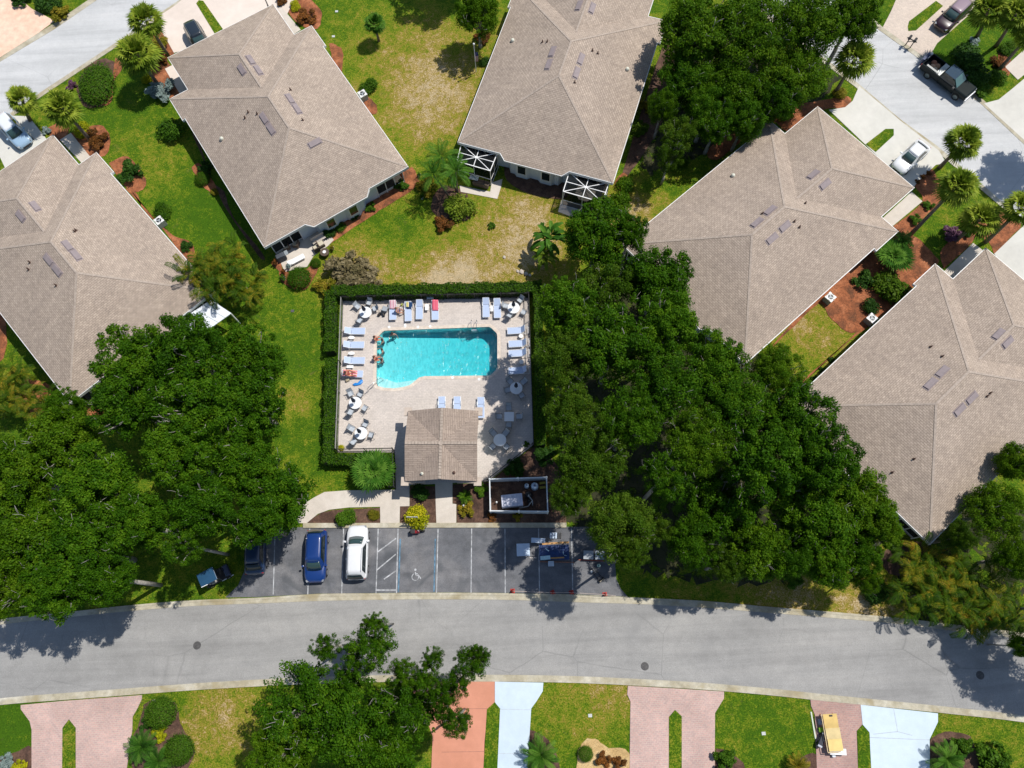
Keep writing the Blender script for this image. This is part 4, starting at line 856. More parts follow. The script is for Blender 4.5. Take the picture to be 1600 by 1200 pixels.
def palm(label,cx,cy,h,rm,src,mat=None,base=None,group=None,name='fan_palm',tr=.17,cat='palm'):
    top=W(cx,cy,h); b=Vector((top.x,top.y,0)) if base is None else W(*base)
    t=thing(name,label,cat,b,0,group); c=bpy.data.objects.new('crown',rnd.choice(src)); link(c,t); c.location=top-b; c.scale=(rm,rm,rm); c.rotation_euler=(0,0,rnd.uniform(0,6.28))
    if mat: setmat(c,mat)
    if h>0.7:
        L=top-b; m=MB().tube([(0,0,-.05),Vector((L.x*.25,L.y*.25,h*.3)),Vector((L.x*.6,L.y*.6,h*.65)),L-Vector((0,0,.12))],[tr*1.35,tr,tr*.85,tr*.9],9); m.build('trunk',M_ptrunk,t,True)
    return t
GP='fan palms along the side roads'
for a in ((228,32,5.0,1.15,'fan palm at the top left, upper one beside the side road',None),(214,84,4.6,1.35,'fan palm right of the clipped oval bed, lower of the two stacked ones',None),
 (34,155,3.8,.95,'small fan palm over the road edge beside the white and blue car',(47,188)),(97,168,4.4,1.2,'fan palm with a leaning trunk over the yellow bush',(141,219)),
 (1336,92,5.0,1.2,'lone fan palm in the tree edge left of the upper right road',None),(1506,222,4.6,1.12,'fan palm whose crown overhangs the road, just right of the small white car',(1468,262)),
 (1497,290,7.0,1.15,'tall fan palm with a long curved dark trunk above the red mulch',(1422,367)),(1532,342,4.2,1.15,'fan palm with a brown centre, lower one of the cluster by the right road',None),
 (1598,325,6.0,1.05,'fan palm cut by the right edge above the white drive',(1540,378)),(1545,14,6.0,1.2,'fan palm at the top right, left one of the three, behind the maroon car',(1527,57)),
 (1588,22,6.5,1.15,'fan palm at the top right, middle one with a long diagonal shadow trunk',(1556,72)),(1612,50,5.5,1.1,'fan palm at the top right cut by the picture edge',None)):
    palm(a[4],a[0],a[1],a[2],a[3],FAN,None,a[5],GP)
palm('small fan palm in the wedge lawn beside its round dark shadow',585,36,2.6,.72,FAN,M_palmd,None,None,tr=.12)
palm('fan palm with long radiating leaves beside the hedge and the pool house',582,735,1.9,1.05,FANL,M_palmd,None,None,tr=.14)
palm('low fan palm hugging the eave beside the narrow mulch yard',1398,398,1.6,1.0,FANL,M_palmd,None,None,tr=.14)
palm('spiky low palm beside the upper right eave, above the fan palm in the mulch yard',1410,378,1.5,.8,CYC,None,None,None,'low_palm')
GF='feather palms beside the screen cage'
palm('feather palm by the screen cage, upper one with dark plumes',690,246,4.0,.78,FEA,None,(714,300),GF,'feather_palm',tr=.09)
palm('feather palm by the screen cage, left one with arching fronds',678,274,3.6,.72,FEA,None,(703,310),GF,'feather_palm',tr=.09)
palm('feather palm overlapping the corner of the screen cage roof',712,268,3.8,.8,FEA,None,(716,308),GF,'feather_palm',tr=.09)
palm('banana like plant with broad paddle leaves above the hedge corner',856,372,2.6,.85,PAD,M_palmd,None,None,'paddle_leaf_plant',tr=.16,cat='plant')
palm('paddle leaf plant bending low, in front of the bigger one',850,398,1.8,.7,PAD,M_palm,None,None,'paddle_leaf_plant',tr=.14,cat='plant')
GA='golden clumping palms'
for a in ((312,420,4.2,1.0,'golden tipped clumping palm against the left roof hip'),(355,408,3.4,1.0,'golden tipped clumping palm beside the dark house shadow'),(334,438,4.0,1.0,'golden tipped clumping palm above the white patio cover'),(384,448,2.8,.95,'golden tipped clumping palm at the lawn end, right of the patio cover'),
 (15,590,2.3,.9,'orange leaved clumping palm at the left edge, upper one'),(18,628,2.6,.9,'orange leaved clumping palm at the left edge, above the oaks'),(62,628,2.3,.85,'orange leaved clumping palm touching the long dark eave shadow'),
 (1435,880,2.6,1.05,'golden clumping palm right under the bottom roof corner'),(1480,885,2.6,1.0,'golden clumping palm behind the front row, below the gutter line'),(1432,930,2.4,1.0,'golden clumping palm at the left end of the row by the street'),(1485,930,2.6,1.05,'golden clumping palm in the middle of the row by the street'),
 (1535,925,2.6,1.05,'golden clumping palm right of the middle of the row by the street'),(1520,965,2.2,.9,'golden clumping palm overhanging the kerb in the shade'),(1578,955,2.4,1.0,'golden clumping palm at the right end of the row by the street')):
    palm(a[4],a[0],a[1],a[2],a[3],ARE,M_areca,None,GA,'clumping_palm',tr=.05)
GC='low palms in front yard beds'
palm('low spiky palm at the edge of the left pink drive',222,1166,.9,.95,CYC,None,None,GC,'low_palm'); palm('low spiky palm below the other one in the left front bed',248,1190,.8,.9,CYC,None,None,GC,'low_palm')
palm('low spiky palm at the lower edge right of the white drive',845,1180,.9,1.1,CYC,None,None,GC,'low_palm'); palm('low spiky palm in the dark bed left of the pool equipment fence',727,776,.5,.5,CYC,M_shrub,None,None,'low_palm')
palm('low yellow green palm between lawn and pavers at the bottom right',1246,1196,.7,.7,CYC,M_gold,None,GC,'low_palm'); palm('low spiky palm in the bottom right corner bed',1478,1185,.9,1.0,CYC,None,None,GC,'low_palm')
# ---------------------------------------------------------------- shrubs
SPH=[]
for i in range(4):
    rg=random.Random(50+i); C=[(0,0,.35)];Q=[.62]
    for k in range(9): a=rg.uniform(0,6.28); C.append((math.cos(a)*.45,math.sin(a)*.45,rg.uniform(.25,.75))); Q.append(rg.uniform(.38,.55))
    SPH.append(leafmesh('shrub_leaves',C,Q,2600,.07,60+i,shell=.85,mat=M_shrub))
LOOSE=[]
for i in range(3):
    rg=random.Random(80+i); C=[];Q=[]
    for k in range(24): a=rg.uniform(0,6.28); q=rg.uniform(.05,.85); C.append((math.cos(a)*q,math.sin(a)*q,rg.uniform(.15,.8))); Q.append(rg.uniform(.16,.34))
    LOOSE.append(leafmesh('shrub_leaves',C,Q,3000,.085,90+i,shell=.5,mat=M_shrub))
BALL=leafmesh('shrub_leaves',[(0,0,.5)],[.95],5200,.045,77,shell=.94,zflat=.75,mat=M_shrub)
def shrub(label,cx,cy,rpx,mat,kind='s',h=None,sy=1.0,rz=None,group=None,name='shrub',loose=None):
    hm=h or rpx/17*.9; p=W(cx,cy,hm*.6); s=(W(cx+rpx,cy,0)-W(cx,cy,0)).length/(.95 if kind!='l' else .85)
    o=bpy.data.objects.new(name,BALL if kind=='b' else rnd.choice(SPH if kind=='s' else LOOSE)); link(o); o.location=(p.x,p.y,0); o.scale=(s,s*sy,hm/.95); o.rotation_euler=(0,0,rnd.uniform(0,6) if rz is None else rz)
    setmat(o,mat); tag(o,label,'shrub',group); return o
SH=[
 ('big clipped green ball shrub below the furnished patio',467,434,17,M_hedge,'b'),('small clipped ball shrub at the patio edge above the big one',493,411,7.5,M_hedge,'b'),
 ('bright leafy round shrub by the left eave with its own shadow',265,203,22,M_shrub,'s'),('silver blue leafed shrub beside the front walk',249,140,19,M_silver,'l'),
 ('yellow bush beside the silver blue shrub',229,122,9,M_yellow,'s'),('yellow bush above the reddish round bed',128,203,14,M_yellow,'s'),('reddish brown shrub filling the round bed by the leaning palm trunk',150,219,16,M_rusty,'l'),
 ('dark shrub at the corner bed of the left edge house',203,268,18,M_shrubd,'l'),('small olive ball shrub in the house shadow lawn',316,279,11,M_hedge,'b'),('yellow green small shrub beside the shaded lawn',334,300,7,M_gold,'s'),
 ('olive shrub hugging the air conditioner of the left edge house',253,330,15,M_hedge,'s'),('olive shrub hugging the air conditioner beside the dry lawn wedge',576,135,15,M_hedge,'s'),
 ('purple flowering shrub by the road above the two left palms',112,133,8,M_purple,'l'),('pale striped plant beside the white and blue car',72,203,7,M_silver,'l'),
 ('small rusty shrub at the lower end of the left mulch strip',290,385,9,M_shrubd,'l'),
 ('yellow bush at the top edge beside the red mulch circle',462,9,10,M_yellow,'s'),('red leafed shrub in the top red mulch circle',478,24,14,M_rusty,'l'),('red leafed shrub left of the yellow bush at the top edge',440,2,8,M_rusty,'l'),
 ('round fresh green shrub at the middle of the parking bed',540,807,16,M_shrub,'s'),('golden olive shrub at the right end of the curved parking bed',584,804,9.5,M_gold,'s'),
 ('big yellow croton bush under the parking sign',652,809,20,M_yellow,'s'),('dark clipped shrub between the two walks in front of the pool house',655,770,15,M_shrubd,'s'),
 ('bright green loose shrub at the pool house corner by the equipment fence',751,765,10,M_shrub,'l'),('mixed green and gold shrub in the brown bed by the walk',730,797,12,M_gold,'l'),('small orange shrub under the equipment fence corner',769,808,7,M_rusty,'l'),
 ('small olive shrub below the middle of the equipment fence',808,807,7,M_gold,'l'),
 ('clipped green mound at the top of the left front bed',250,1114,22,M_shrub,'b'),('clipped green mound low in the left front bed',279,1172,21,M_shrub,'b'),('yellow flowering plant between the two clipped mounds',250,1146,11,M_yellow,'l'),('dark flowering plant at the left side of the left front bed',229,1132,9,M_shrubd,'l'),
 ('green ball shrub in the tan gravel bed',915,1178,11,M_shrub,'b'),('reddish brown shrub in the gravel bed, left one',943,1186,11,M_rusty,'l'),('reddish brown shrub in the gravel bed, at the paver edge',966,1190,10,M_rusty,'l'),
 ('silver leafed plant at the lower left corner',10,1190,12,M_silver,'l'),('yellow leafed plant at the lower left corner',28,1198,10,M_yellow,'l'),
 ('loose green shrub at the lower edge right of the wide paver drive',1135,1188,17,M_shrub,'l'),('loose green shrub in the bottom right corner bed',1505,1168,16,M_shrub,'l'),('loose olive shrub at the bottom right edge',1555,1188,26,M_shrub,'l'),
 ('feathery olive shrub filling the narrow mulch yard',1390,448,30,M_oak3,'s'),('dark shrub above the lower air conditioner',1362,478,14,M_shrubd,'s'),('dark shrub left of the feathery one in the narrow mulch yard',1352,438,15,M_shrubd,'l'),
 ('bright leafy shrub at the end of the upper front walk',1398,398,16,M_shrub,'l'),('small green shrub in the red mulch, middle of the upper bed',1450,320,8,M_shrub,'l'),('small green shrub in the red mulch, nearer the front walk',1430,342,9,M_shrub,'l'),
 ('dark purple bush under the palm cluster by the right road',1490,365,14,M_purple,'l'),('dark green bush at the foot of the palm cluster',1512,360,11,M_shrubd,'l'),
 ('large dark shaded bush in the yard right of the pickup',1512,88,28,M_shrubd,'s'),('dark bush beside the pickup bonnet',1525,120,22,M_shrubd,'s'),('green ball shrub right of the shaded bush',1560,118,16,M_shrub,'s'),('rust coloured shrub by the upper right walk',1560,98,11,M_rusty,'l'),('green shrub at the upper right walk',1575,75,13,M_shrub,'s'),
 ('white flowering plant in the shaded upper right yard',1522,65,8,M_silver,'l'),('yellow green leafy shrub under the pickup bonnet corner',1532,140,14,M_shrub,'l'),
 ('small dot of a shrub in the short red bed by the white car, first',1434,284,4,M_rusty,'l'),('small dot of a shrub in the short red bed by the white car, middle',1442,276,4,M_rusty,'l'),('small dot of a shrub in the short red bed by the white car, last',1451,270,4,M_rusty,'l'),
 ('bright feathery shrub below the tall palms behind the screen cage',718,322,25,M_palm,'s'),('reddish low plant left of the bright feathery shrub',692,348,13,M_rusty,'l'),('olive shrub in the bed left of the screen cage',668,290,15,M_gold,'l'),
 ('bare twiggy shrub above the hedge corner',545,420,30,M_dryl,'l'),('olive weedy shrub at the outside corner of the hedge',505,446,15,M_gold,'l'),('bare twiggy shrub beside the dry patch above the hedge',575,438,20,M_dryl,'l'),
 ('bright green round shrub by the right rear wall of the patio house',532,354,9,M_shrub,'s'),('dark round shrub beside the patio furniture',514,362,11,M_shrubd,'s'),('small green shrub under the rear bay of the patio house',578,324,8,M_shrub,'l'),('small dark shrub at the lanai corner of the patio house',555,338,7,M_shrubd,'l'),
 ('low green hedge strip plant at the lanai beside the orange mulch',628,290,10,M_shrub,'l'),
 ('leafy green bush at the right corner of the right screen cage',965,318,22,M_oak2,'s'),('bright yellow green bush beside the top centre roof corner',978,288,15,M_oak2,'s'),('ragged green bush in front of the right screen cage',925,345,20,M_oak,'s'),
 ('yellow green shrub at the corner of the pool deck',533,700,5.5,M_yellow,'s'),('small green shrub in the right corner of the pool deck',823,694,4.5,M_shrub,'l'),
 ('dark leafy shrub in the eave shade left of the upper left roof',320,262,11,M_shrubd,'l'),('dark shrub at the flag pole',757,96,9,M_shrubd,'s'),('rusty shrub beside the flag pole at the eave',755,58,12,M_rusty,'l'),
 ('olive shrub by the right eave of the top centre roof',1010,165,12,M_gold,'l'),('olive shrub in the dark yard, lower',1000,200,14,M_oak3,'l'),('olive shrub in the dark yard near the dry patch',1060,255,14,M_oak3,'l'),('yellow green shrub above the garage corner',1225,180,12,M_gold,'l'),('green shrub in the red mulch above the garage',1180,205,14,M_shrubd,'l'),
 ('green shrub by the kerb above the garage drive',1312,145,12,M_gold,'s'),('big round green shrub at the top left road side',75,3,20,M_shrubd,'s'),('olive shrub beside the salmon drive',95,20,14,M_gold,'l'),
 ('green shrub at the top edge left of the pale drive',30,-2,14,M_shrubd,'l'),
 ('low mixed shrub by the pale drive and the stacked palms',248,68,15,M_gold,'l'),('rusty low shrub under the stacked palms',250,92,12,M_rusty,'l'),
 ('low shrub row plant along the lowest right eave, first',1300,562,5,M_shrubd,'l'),('low shrub row plant along the lowest right eave, second',1285,578,5,M_shrubd,'l'),('low shrub row plant along the lowest right eave, third',1272,592,5,M_shrubd,'l'),('low shrub row plant along the lowest right eave, fourth',1258,602,5,M_shrubd,'l'),
 ('shaded fern like shrub in the bed right of the deck fence',850,712,16,M_shrubd,'l'),('shaded green shrub above the equipment fence',805,730,15,M_shrubd,'l'),
 ('small green weed tuft on the dry lawn below the screen cage',768,352,6,M_shrub,'l'),
 ('low green shrub at the end of the parking court verge',1240,905,13,M_shrub,'l'),('low green shrub under the golden palms, left end',1370,925,20,M_shrubd,'s')]
for a in SH: shrub(a[0],a[1],a[2],a[3],a[4],a[5],group='shrubs and bushes in the beds')
o=shrub('clipped oval dark ilex bed ringed by red edging beside the left road',151,131,25,M_hedge,'b',h=1.1,sy=1.38,rz=R(5),group='shrubs and bushes in the beds'); 
# hedges
def hedge(label,A,B,w,h,seed=0):
    a,b=W(*A),W(*B); L=(b-a).length; n=int(L*w*520); t=thing('hedge',label,'hedge',a,math.atan2((b-a).y,(b-a).x),'clipped hedges round the pool deck')
    rg=np.random.default_rng(seed+5); top=rg.random(n)<.55
    P=np.zeros((n,3)); P[:,0]=rg.random(n)*L; P[:,1]=np.where(top,(rg.random(n)-.5)*w,np.where(rg.random(n)<.5,-.5,.5)*w+rg.normal(size=n)*.03); P[:,2]=np.where(top,h+rg.normal(size=n)*.045,rg.random(n)*h)
    wob=.06*np.sin(P[:,0]*2.3)+.05*np.sin(P[:,0]*5.1+1); P[:,2]+=wob*(P[:,2]>h*.6); P[:,1]+=wob*.8
    nm=rg.normal(size=(n,3))*.6; nm[:,2]+=np.where(top,1,.3); nm[:,1]+=np.where(top,0,np.sign(P[:,1])); nm/=np.linalg.norm(nm,axis=1)[:,None]
    q=rg.normal(size=(n,3)); q-=nm*(q*nm).sum(1)[:,None]; q/=np.linalg.norm(q,axis=1)[:,None]; r_=np.cross(nm,q); s=(.05+.05*rg.random(n))[:,None]
    V=np.stack([P-q*s,P+r_*s*.6,P+q*s,P-r_*s*.6],1).reshape(-1,3); me=bpy.data.meshes.new('hedge_leaves'); me.from_pydata(V.tolist(),[],[(4*i,4*i+1,4*i+2,4*i+3) for i in range(n)])
    at=me.attributes.new('tint','FLOAT','FACE'); at.data.foreach_set('value',rg.random(n).astype(np.float32)); me.materials.append(M_hedge); link(bpy.data.objects.new('foliage',me),t)
    m=MB(); m.box((L/2,0,h*.45),(L-.1,w-.14,h*.9)); m.build('hedge_core',pm((0.02,0.035,0.008),.95,var=.3),t); return t
hedge('long clipped hedge along the top side of the pool deck',(522,463),(846,456),1.05,1.35,1)
hedge('clipped hedge left of the pool deck, upper stretch',(520,556),(520,462),1.0,1.25,2)
hedge('clipped hedge left of the pool deck, lower stretch',(517,728),(521,566),1.0,1.25,3)
hedge('short clipped hedge below the lower left deck corner',(517,722),(612,720),1.0,1.15,4)
hedge('narrow hedge beside the walk left of the pool house',(612,763),(612,712),.6,1.1,5)
hedge('shaded hedge along the right side of the pool deck',(846,700),(840,462),.8,1.2,6)
# ---------------------------------------------------------------- fences
M_alu=pm((0.02,0.02,0.022),.45); M_alub=pm((0.42,0.42,0.40),.5)
def picket(label,pts,h=1.25,mat=M_alu,gate=False,step=.115):
    P=[W(*p) for p in pts]; t=thing('metal_fence',label,'fence',P[0],0,'metal picket fences round the pool deck'); o=P[0]; P=[p-o for p in P]
    rail=MB(); pk=MB(); 
    for a,b in zip(P[:-1],P[1:]):
        for z in (.12,h-.2,h-.03): rail.bar(a+Vector((0,0,z)),b+Vector((0,0,z)),.035,.035)
        L=(b-a).length; n=int(L/step)
        for i in range(n+1): q=a.lerp(b,i/n); pk.box((q.x,q.y,h/2),(.018,.018,h-.04))
        m=max(1,int(L/2.4))
        for i in range(m+1):
            q=a.lerp(b,i/m); MB().box((q.x,q.y,(h+.1)/2),(.06,.06,h+.1)).build('post',mat,t)
    rail.build('rail',mat,t); pk.build('pickets',mat,t); return t
picket('black picket fence along the top side of the pool deck',[(537,471),(824,465.5)])
picket('pale topped picket fence along the left side of the pool deck',[(537,471),(533.5,570),(528.5,706)],mat=pm((0.30,0.29,0.27),.5))
picket('black picket fence along the lower left edge of the deck and beside the walk',[(528.5,706),(616,704.5),(618.5,763)])
picket('black picket fence slanting from the right deck corner to the pool house',[(832,697),(763,752),(748,757)])
picket('black picket fence along the shaded right side of the pool deck',[(826,466),(833.5,696)])
def pvc(pts,h=1.35):
    P=[W(*p,h) for p in pts]; P=[Vector((p.x,p.y,0)) for p in P]; t=thing('equipment_fence','white panel fence enclosing the pool equipment beside the pool house','fence',P[0]); o=P[0]; P=[p-o for p in P]; P.append(P[0])
    for a,b in zip(P[:-1],P[1:]):
        m=MB(); m.bar(a+Vector((0,0,h*.5+.03)),b+Vector((0,0,h*.5+.03)),.03,h-.08); m.bar(a+Vector((0,0,h-.04)),b+Vector((0,0,h-.04)),.09,.07); m.bar(a+Vector((0,0,.1)),b+Vector((0,0,.1)),.06,.1); m.build('panel',pm((0.62,0.66,0.68),.5,var=.05),t)
        n=max(1,round((b-a).length/2.4))
        for i in range(n):
            q=a.lerp(b,i/n); MB().box((q.x,q.y,h/2+.02),(.12,.12,h+.04)).lathe([(.1,0),(.06,.05),(.005,.09)],8,(q.x,q.y,h+.04)).build('post',M_white,t)
pvc([(765,748.5),(854,745.5),(856,799),(766,798)])
# pool equipment
def place(px,py,z=0): p=W(px,py,z); return Vector((p.x,p.y,0))
t=thing('pool_heater','large grey white boxy pool heater inside the white fence','heater',place(800,781.5,1.0),R(3))
m=MB().box((0,0,.5),(1.85,1.08,.96)); m.build('cabinet',pm((0.56,0.57,0.66),.5,var=.12,scale=2),t,bevel=.04)
m=MB()
for k in range(6): m.box((-.75+k*.3,0,.995),(.02,.9,.02))
m.build('top_rib',pm((0.45,0.46,0.55),.5),t)
MB().box((0,-.5,.12),(1.9,.12,.2)).build('base',M_black,t)
def tank(label,px,py,r,h):
    t=thing('filter_tank',label,'tank',place(px,py,h),0,'round tanks inside the white fence'); MB().lathe([(r*.9,0),(r,.1),(r,h*.75),(r*.8,h*.93),(r*.3,h)],20).build('tank_body',pm((0.50,0.60,0.68),.4,var=.08),t,True)
    m=MB().lathe([(r*.35,0),(r*.3,.1),(r*.1,.12)],12,(0,0,h-.02)); m.bar((-r*.3,r*.1,h+.03),(r*.3,r*.1,h+.03),.05); m.build('valve_cap',pm((0.1,0.12,0.2),.5),t)
tank('small round blue grey tank inside the white fence',823,758,.2,.9); tank('larger round blue grey tank inside the white fence',835.5,758.5,.32,1.0)
t=thing('pool_pump','black pool pump with grey pipes beside the heater','pump',place(826,776))
m=MB().lathe([(.3,0),(.34,.1),(.3,.45),(.22,.5)],16,(0,.1,0)); m.tube([(0,-.1,.25),(0,-.6,.25)],.14,12); m.build('pump_body',M_black,t,True)
MB().tube([(0,.1,.5),(0,.1,.62),(.05,-.1,.62),(.3,-.45,.6),(.3,-.75,.5),(.3,-.85,.1)],.05,8).tube([(.3,-.45,.6),(-.1,-.9,.35),(-.9,-1.0,.3)],.045,8).build('pipe',M_alub,t,True)
MB().lathe([(.07,0),(.07,.3),(.02,.33)],10,(0,-.05,.5)).build('motor_cap',pm((0.5,0.47,0.4),.5),t)
for i,(y,l) in enumerate(((754.5,'yellow slatted board, upper one beside the tanks'),(761.5,'yellow slatted board, lower one beside the tanks'))):
    t=thing('yellow_board',l,'board',place(848,y,.3),R(2),'yellow boards inside the white fence'); MB().box((0,0,.3),(.52,.2,.05)).build('board',pm((0.42,0.34,0.03),.6,var=.15),t)
    m=MB()
    for k in range(5): m.box((-.2+.1*k,0,.335),(.03,.2,.02))
    for sx in (-.22,.22): m.box((sx,0,.14),(.05,.16,.27))
    m.build('slat',pm((0.20,0.17,0.04),.6),t)
o=MB().lathe([(.08,0),(.08,.5),(.05,.55)],10).build('white_canister',M_white,None,True); o.location=place(776,785,.3); tag(o,'slim white canister left of the pool heater','canister')
o=MB().lathe([(.08,0),(.1,.05),(.09,.45),(.05,.5)],10).build('bed_lamp',M_white,None,True); o.location=place(724.5,790,.3); tag(o,'small white bollard lamp in the brown bed right of the walk','garden lamp')
# ---------------------------------------------------------------- loungers, tables
M_sling=pm((0.42,0.51,0.69),.75,var=.05,scale=8); M_slingd=pm((0.40,0.49,0.65),.75,var=.05,scale=8); M_frame=pm((0.78,0.8,0.82),.4,var=.03)
def lounger(label,cx,cy,ang,back=25,L=1.95,wd=.66,sling=None,group='pool loungers on the deck'):
    "ang: photo direction towards the head end, degrees counter clockwise from right"
    p=W(cx,cy,.35); q=W(cx+20*math.cos(R(ang)),cy-20*math.sin(R(ang)),.35); rz=math.atan2((q-p).y,(q-p).x)
    t=thing('sun_lounger',label,'sun lounger',(p.x,p.y,.06),rz,group); h=.34; bx=.30
    e=Vector((math.cos(R(back)),0,math.sin(R(back)))); bl=L/2-bx
    f=MB()
    for s in (-1,1):
        y=s*wd/2; f.tube([(-L/2,y,h),(L/2,y,h)],.022,6); 
    f.tube([(-L/2,-wd/2,h),(-L/2,wd/2,h)],.022,6); f.tube([(L/2,-wd/2,h),(L/2,wd/2,h)],.022,6); f.build('frame',M_frame,t)
    b=MB(); top=Vector((bx,0,h))+e*bl
    for s in (-1,1): b.tube([(bx,s*(wd/2-.03),h),(top.x,s*(wd/2-.03),top.z)],.02,6)
    b.tube([(top.x,-wd/2+.03,top.z),(top.x,wd/2-.03,top.z)],.02,6); b.build('back_frame',M_frame,t)
    m=MB(); m.box(((-L/2+bx)/2+.01,0,h+.005),(L/2+bx-.04,wd-.06,.015)); m.build('seat_sling',sling or M_sling,t)
    c=Vector((bx,0,h))+e*bl/2; M=Matrix.Rotation(-R(back),3,'Y'); MB().box(c,(bl-.04,wd-.08,.015),M=M).build('back_sling',sling or M_sling,t)
    for x in (-L/2+.25,L/2-.45):
        for s in (-1,1): MB().tube([(x,s*wd/2,h),(x,s*wd/2,0)],.02,6).build('leg',M_frame,t)
    for s in (-1,1): MB().tube([(.1,s*(wd/2-.02),h+.0),(.15,s*(wd/2+.02),h+.17),(.5,s*(wd/2+.02),h+.17),(.55,s*(wd/2-.02),h)],.018,6).build('armrest',M_frame,t)
    return t
V=[('lounger with a pink striped towel and a seated person, leftmost in the top row',614,485,90),('lounger with a navy and yellow towel in the top row',638,487,91),('lounger with a folded white towel at its foot in the top row',655.5,484,89),('lounger with a bright red towel on its back rest in the top row',680,485,91),
 ('empty lounger left of the two near the pool ladder',759.5,481,91),('empty lounger right of the two near the pool ladder',777,482,92)]
LG=[lounger(l,x,y,a) for l,x,y,a in V]
for l,x,y,b in (('topmost lounger in the left column beside the fence',554.5,517.5,28),('second lounger from the top in the left column',553,539,28),('third lounger from the top in the left column',554,563.5,28)): lounger(l,x,y,180,b)
LD=lounger('lounger with the striped towel and a reclining person, lowest in the left column',551,584,178,30)
for l,x,y in (('topmost shaded lounger in the right column with its back raised',809,516.5),('second shaded lounger in the right column',811,537),('third shaded lounger in the right column, below a narrow gap',811,552),('lowest shaded lounger in the right column above a round table',811,579)): lounger(l,x,y,3,58)
for l,x,y in (('lounger left of the three beside the pool house roof',690.5,636),('lounger in the middle of the three beside the pool house roof',714.5,636),('lounger right of the three, clear of the pool house roof',751.5,637)): lounger(l,x,y,90,8)
# towels
def cloth(name,label,px,py,w,l,rz,z,cols,cat='towel',slope=0):
    p=W(px,py,z); m,tt,b=nodes(name); g=coord(tt,'Object'); sx=tt.nodes.new('ShaderNodeSeparateXYZ'); tt.links.new(g,sx.inputs[0])
    if len(cols)>1:
        k=mth(tt,'FRACT',mth(tt,'MULTIPLY',sx.outputs[0],4.2)); r_=ramp(tt,k,[(i/len(cols),c) for i,c in enumerate(cols)]); r_.node.color_ramp.interpolation='CONSTANT'; tt.links.new(r_,b.inputs['Base Color'])
    else: b.inputs['Base Color'].default_value=(*cols[0],1)
    b.inputs['Roughness'].default_value=.95
    mb=MB(); nx,ny=6,8; vs=[]
    for i in range(nx+1):
        for j in range(ny+1): x=(i/nx-.5)*w; y=(j/ny-.5)*l; vs.append((x+rnd.uniform(-.012,.012),y+rnd.uniform(-.012,.012),y*math.tan(slope)+rnd.uniform(0,.025)))
    mb.add(vs,[(i*(ny+1)+j,(i+1)*(ny+1)+j,(i+1)*(ny+1)+j+1,i*(ny+1)+j+1) for i in range(nx) for j in range(ny)])
    o=mb.build(name,m,None,True); sd_=o.modifiers.new('thick','SOLIDIFY'); sd_.thickness=.018; o.location=p; o.rotation_euler=(0,0,rz); return tag(o,label,cat)
NR=R(3)
cloth('towel','pale pink striped towel on the leftmost lounger of the top row',613.5,476,.58,.75,-NR,.66,[(0.62,0.30,0.36),(0.72,0.55,0.58)],slope=R(24))
cloth('towel','navy towel under a yellow magazine on the top row lounger',640,477,.55,.55,-NR,.63,[(0.012,0.05,0.14)],slope=R(24))
cloth('magazine','yellow and orange magazine lying on the navy towel',636.5,476,.28,.42,-NR,.69,[(0.75,0.55,0.18),(0.8,0.75,0.45),(0.45,0.5,0.15)],'magazine',slope=R(24))
cloth('towel','bright red towel over the back rest in the top row',680,477,.56,.95,-NR,.64,[(0.74,0.12,0.18),(0.76,0.17,0.23)],slope=R(24))
cloth('towel','folded white and green towel at the foot of a top row lounger',655,494,.42,.35,.3,.39,[(0.7,0.75,0.72),(0.35,0.5,0.42)])
cloth('towel','orange and white striped towel under the reclining person',547,583,.62,1.25,R(90)-NR,.62,[(0.75,0.28,0.14),(0.75,0.62,0.5),(0.65,0.2,0.3)],slope=R(18))
cloth('shirt','white shirt or towel lying on the poolside by the navy towel lounger',633,508,.22,.3,.1,.08,[(0.78,0.78,0.76)],'clothing')
def small_table(label,px,py,rnd_=True,w=.5,l=.5,h=.42,group='small side tables between the loungers'):
    t=thing('side_table',label,'side table',W(px,py,h)-Vector((0,0,h-.06)),-NR,group)
    m=MB(); (m.lathe([(w/2,0),(w/2,.03),(w/2-.03,.045)],18,(0,0,h-.07)) and setattr(m,'v',[(x,y*l/w,z) for x,y,z in m.v]) if rnd_ else m.box((0,0,h-.05),(w,l,.04))); m.build('table_top',M_white,t)
    for k in range(4): a=R(45+90*k); MB().tube([(math.cos(a)*w*.35,math.sin(a)*l*.35,h-.07),(math.cos(a)*w*.4,math.sin(a)*l*.4,0)],.02,5).build('leg',M_white,t)
    return t
small_table('small oval side table below the topmost left lounger',549,527.5,True,.62,.34); small_table('small oval side table below the second left lounger',549,552,True,.62,.34); small_table('small white side table touching the striped towel lounger',547,573,False,.62,.26)
small_table('small white side table between top row loungers, left of the red towel',667,480,False,.33,.62); small_table('small white side table between the two loungers near the ladder',768.5,482,False,.28,.6)
small_table('small round side table in shade below the topmost right lounger',814,525,True,.42,.42); small_table('small round side table in shade above the lowest right lounger',815,565.5,True,.42,.42)
M_seat=pm((0.42,0.46,0.50),.7,var=.05); M_cf=pm((0.16,0.165,0.17),.5)
def make_chair():
    t=thing('sling_chair','x','chair'); s=MB(); s.box((0,0,.43),(.46,.46,.02)); s.build('seat',M_seat,t)
    MB().box((-.27,0,.68),(.02,.46,.46),M=Matrix.Rotation(R(-14),3,'Y')).build('backrest',M_seat,t)
    f=MB()
    for y in (-.26,.26): f.tube([(.24,y,0),(.23,y,.62),(-.24,y,.64)],.017,6); f.tube([(-.30,y,0),(-.22,y,.44),(-.34,y,.93)],.017,6); f.tube([(.23,y,.43),(-.22,y,.43)],.015,6)
    f.tube([(-.34,-.26,.93),(-.34,.26,.93)],.017,6); f.build('frame',M_cf,t); return t
CH=[make_chair()]; CH_used=[False]
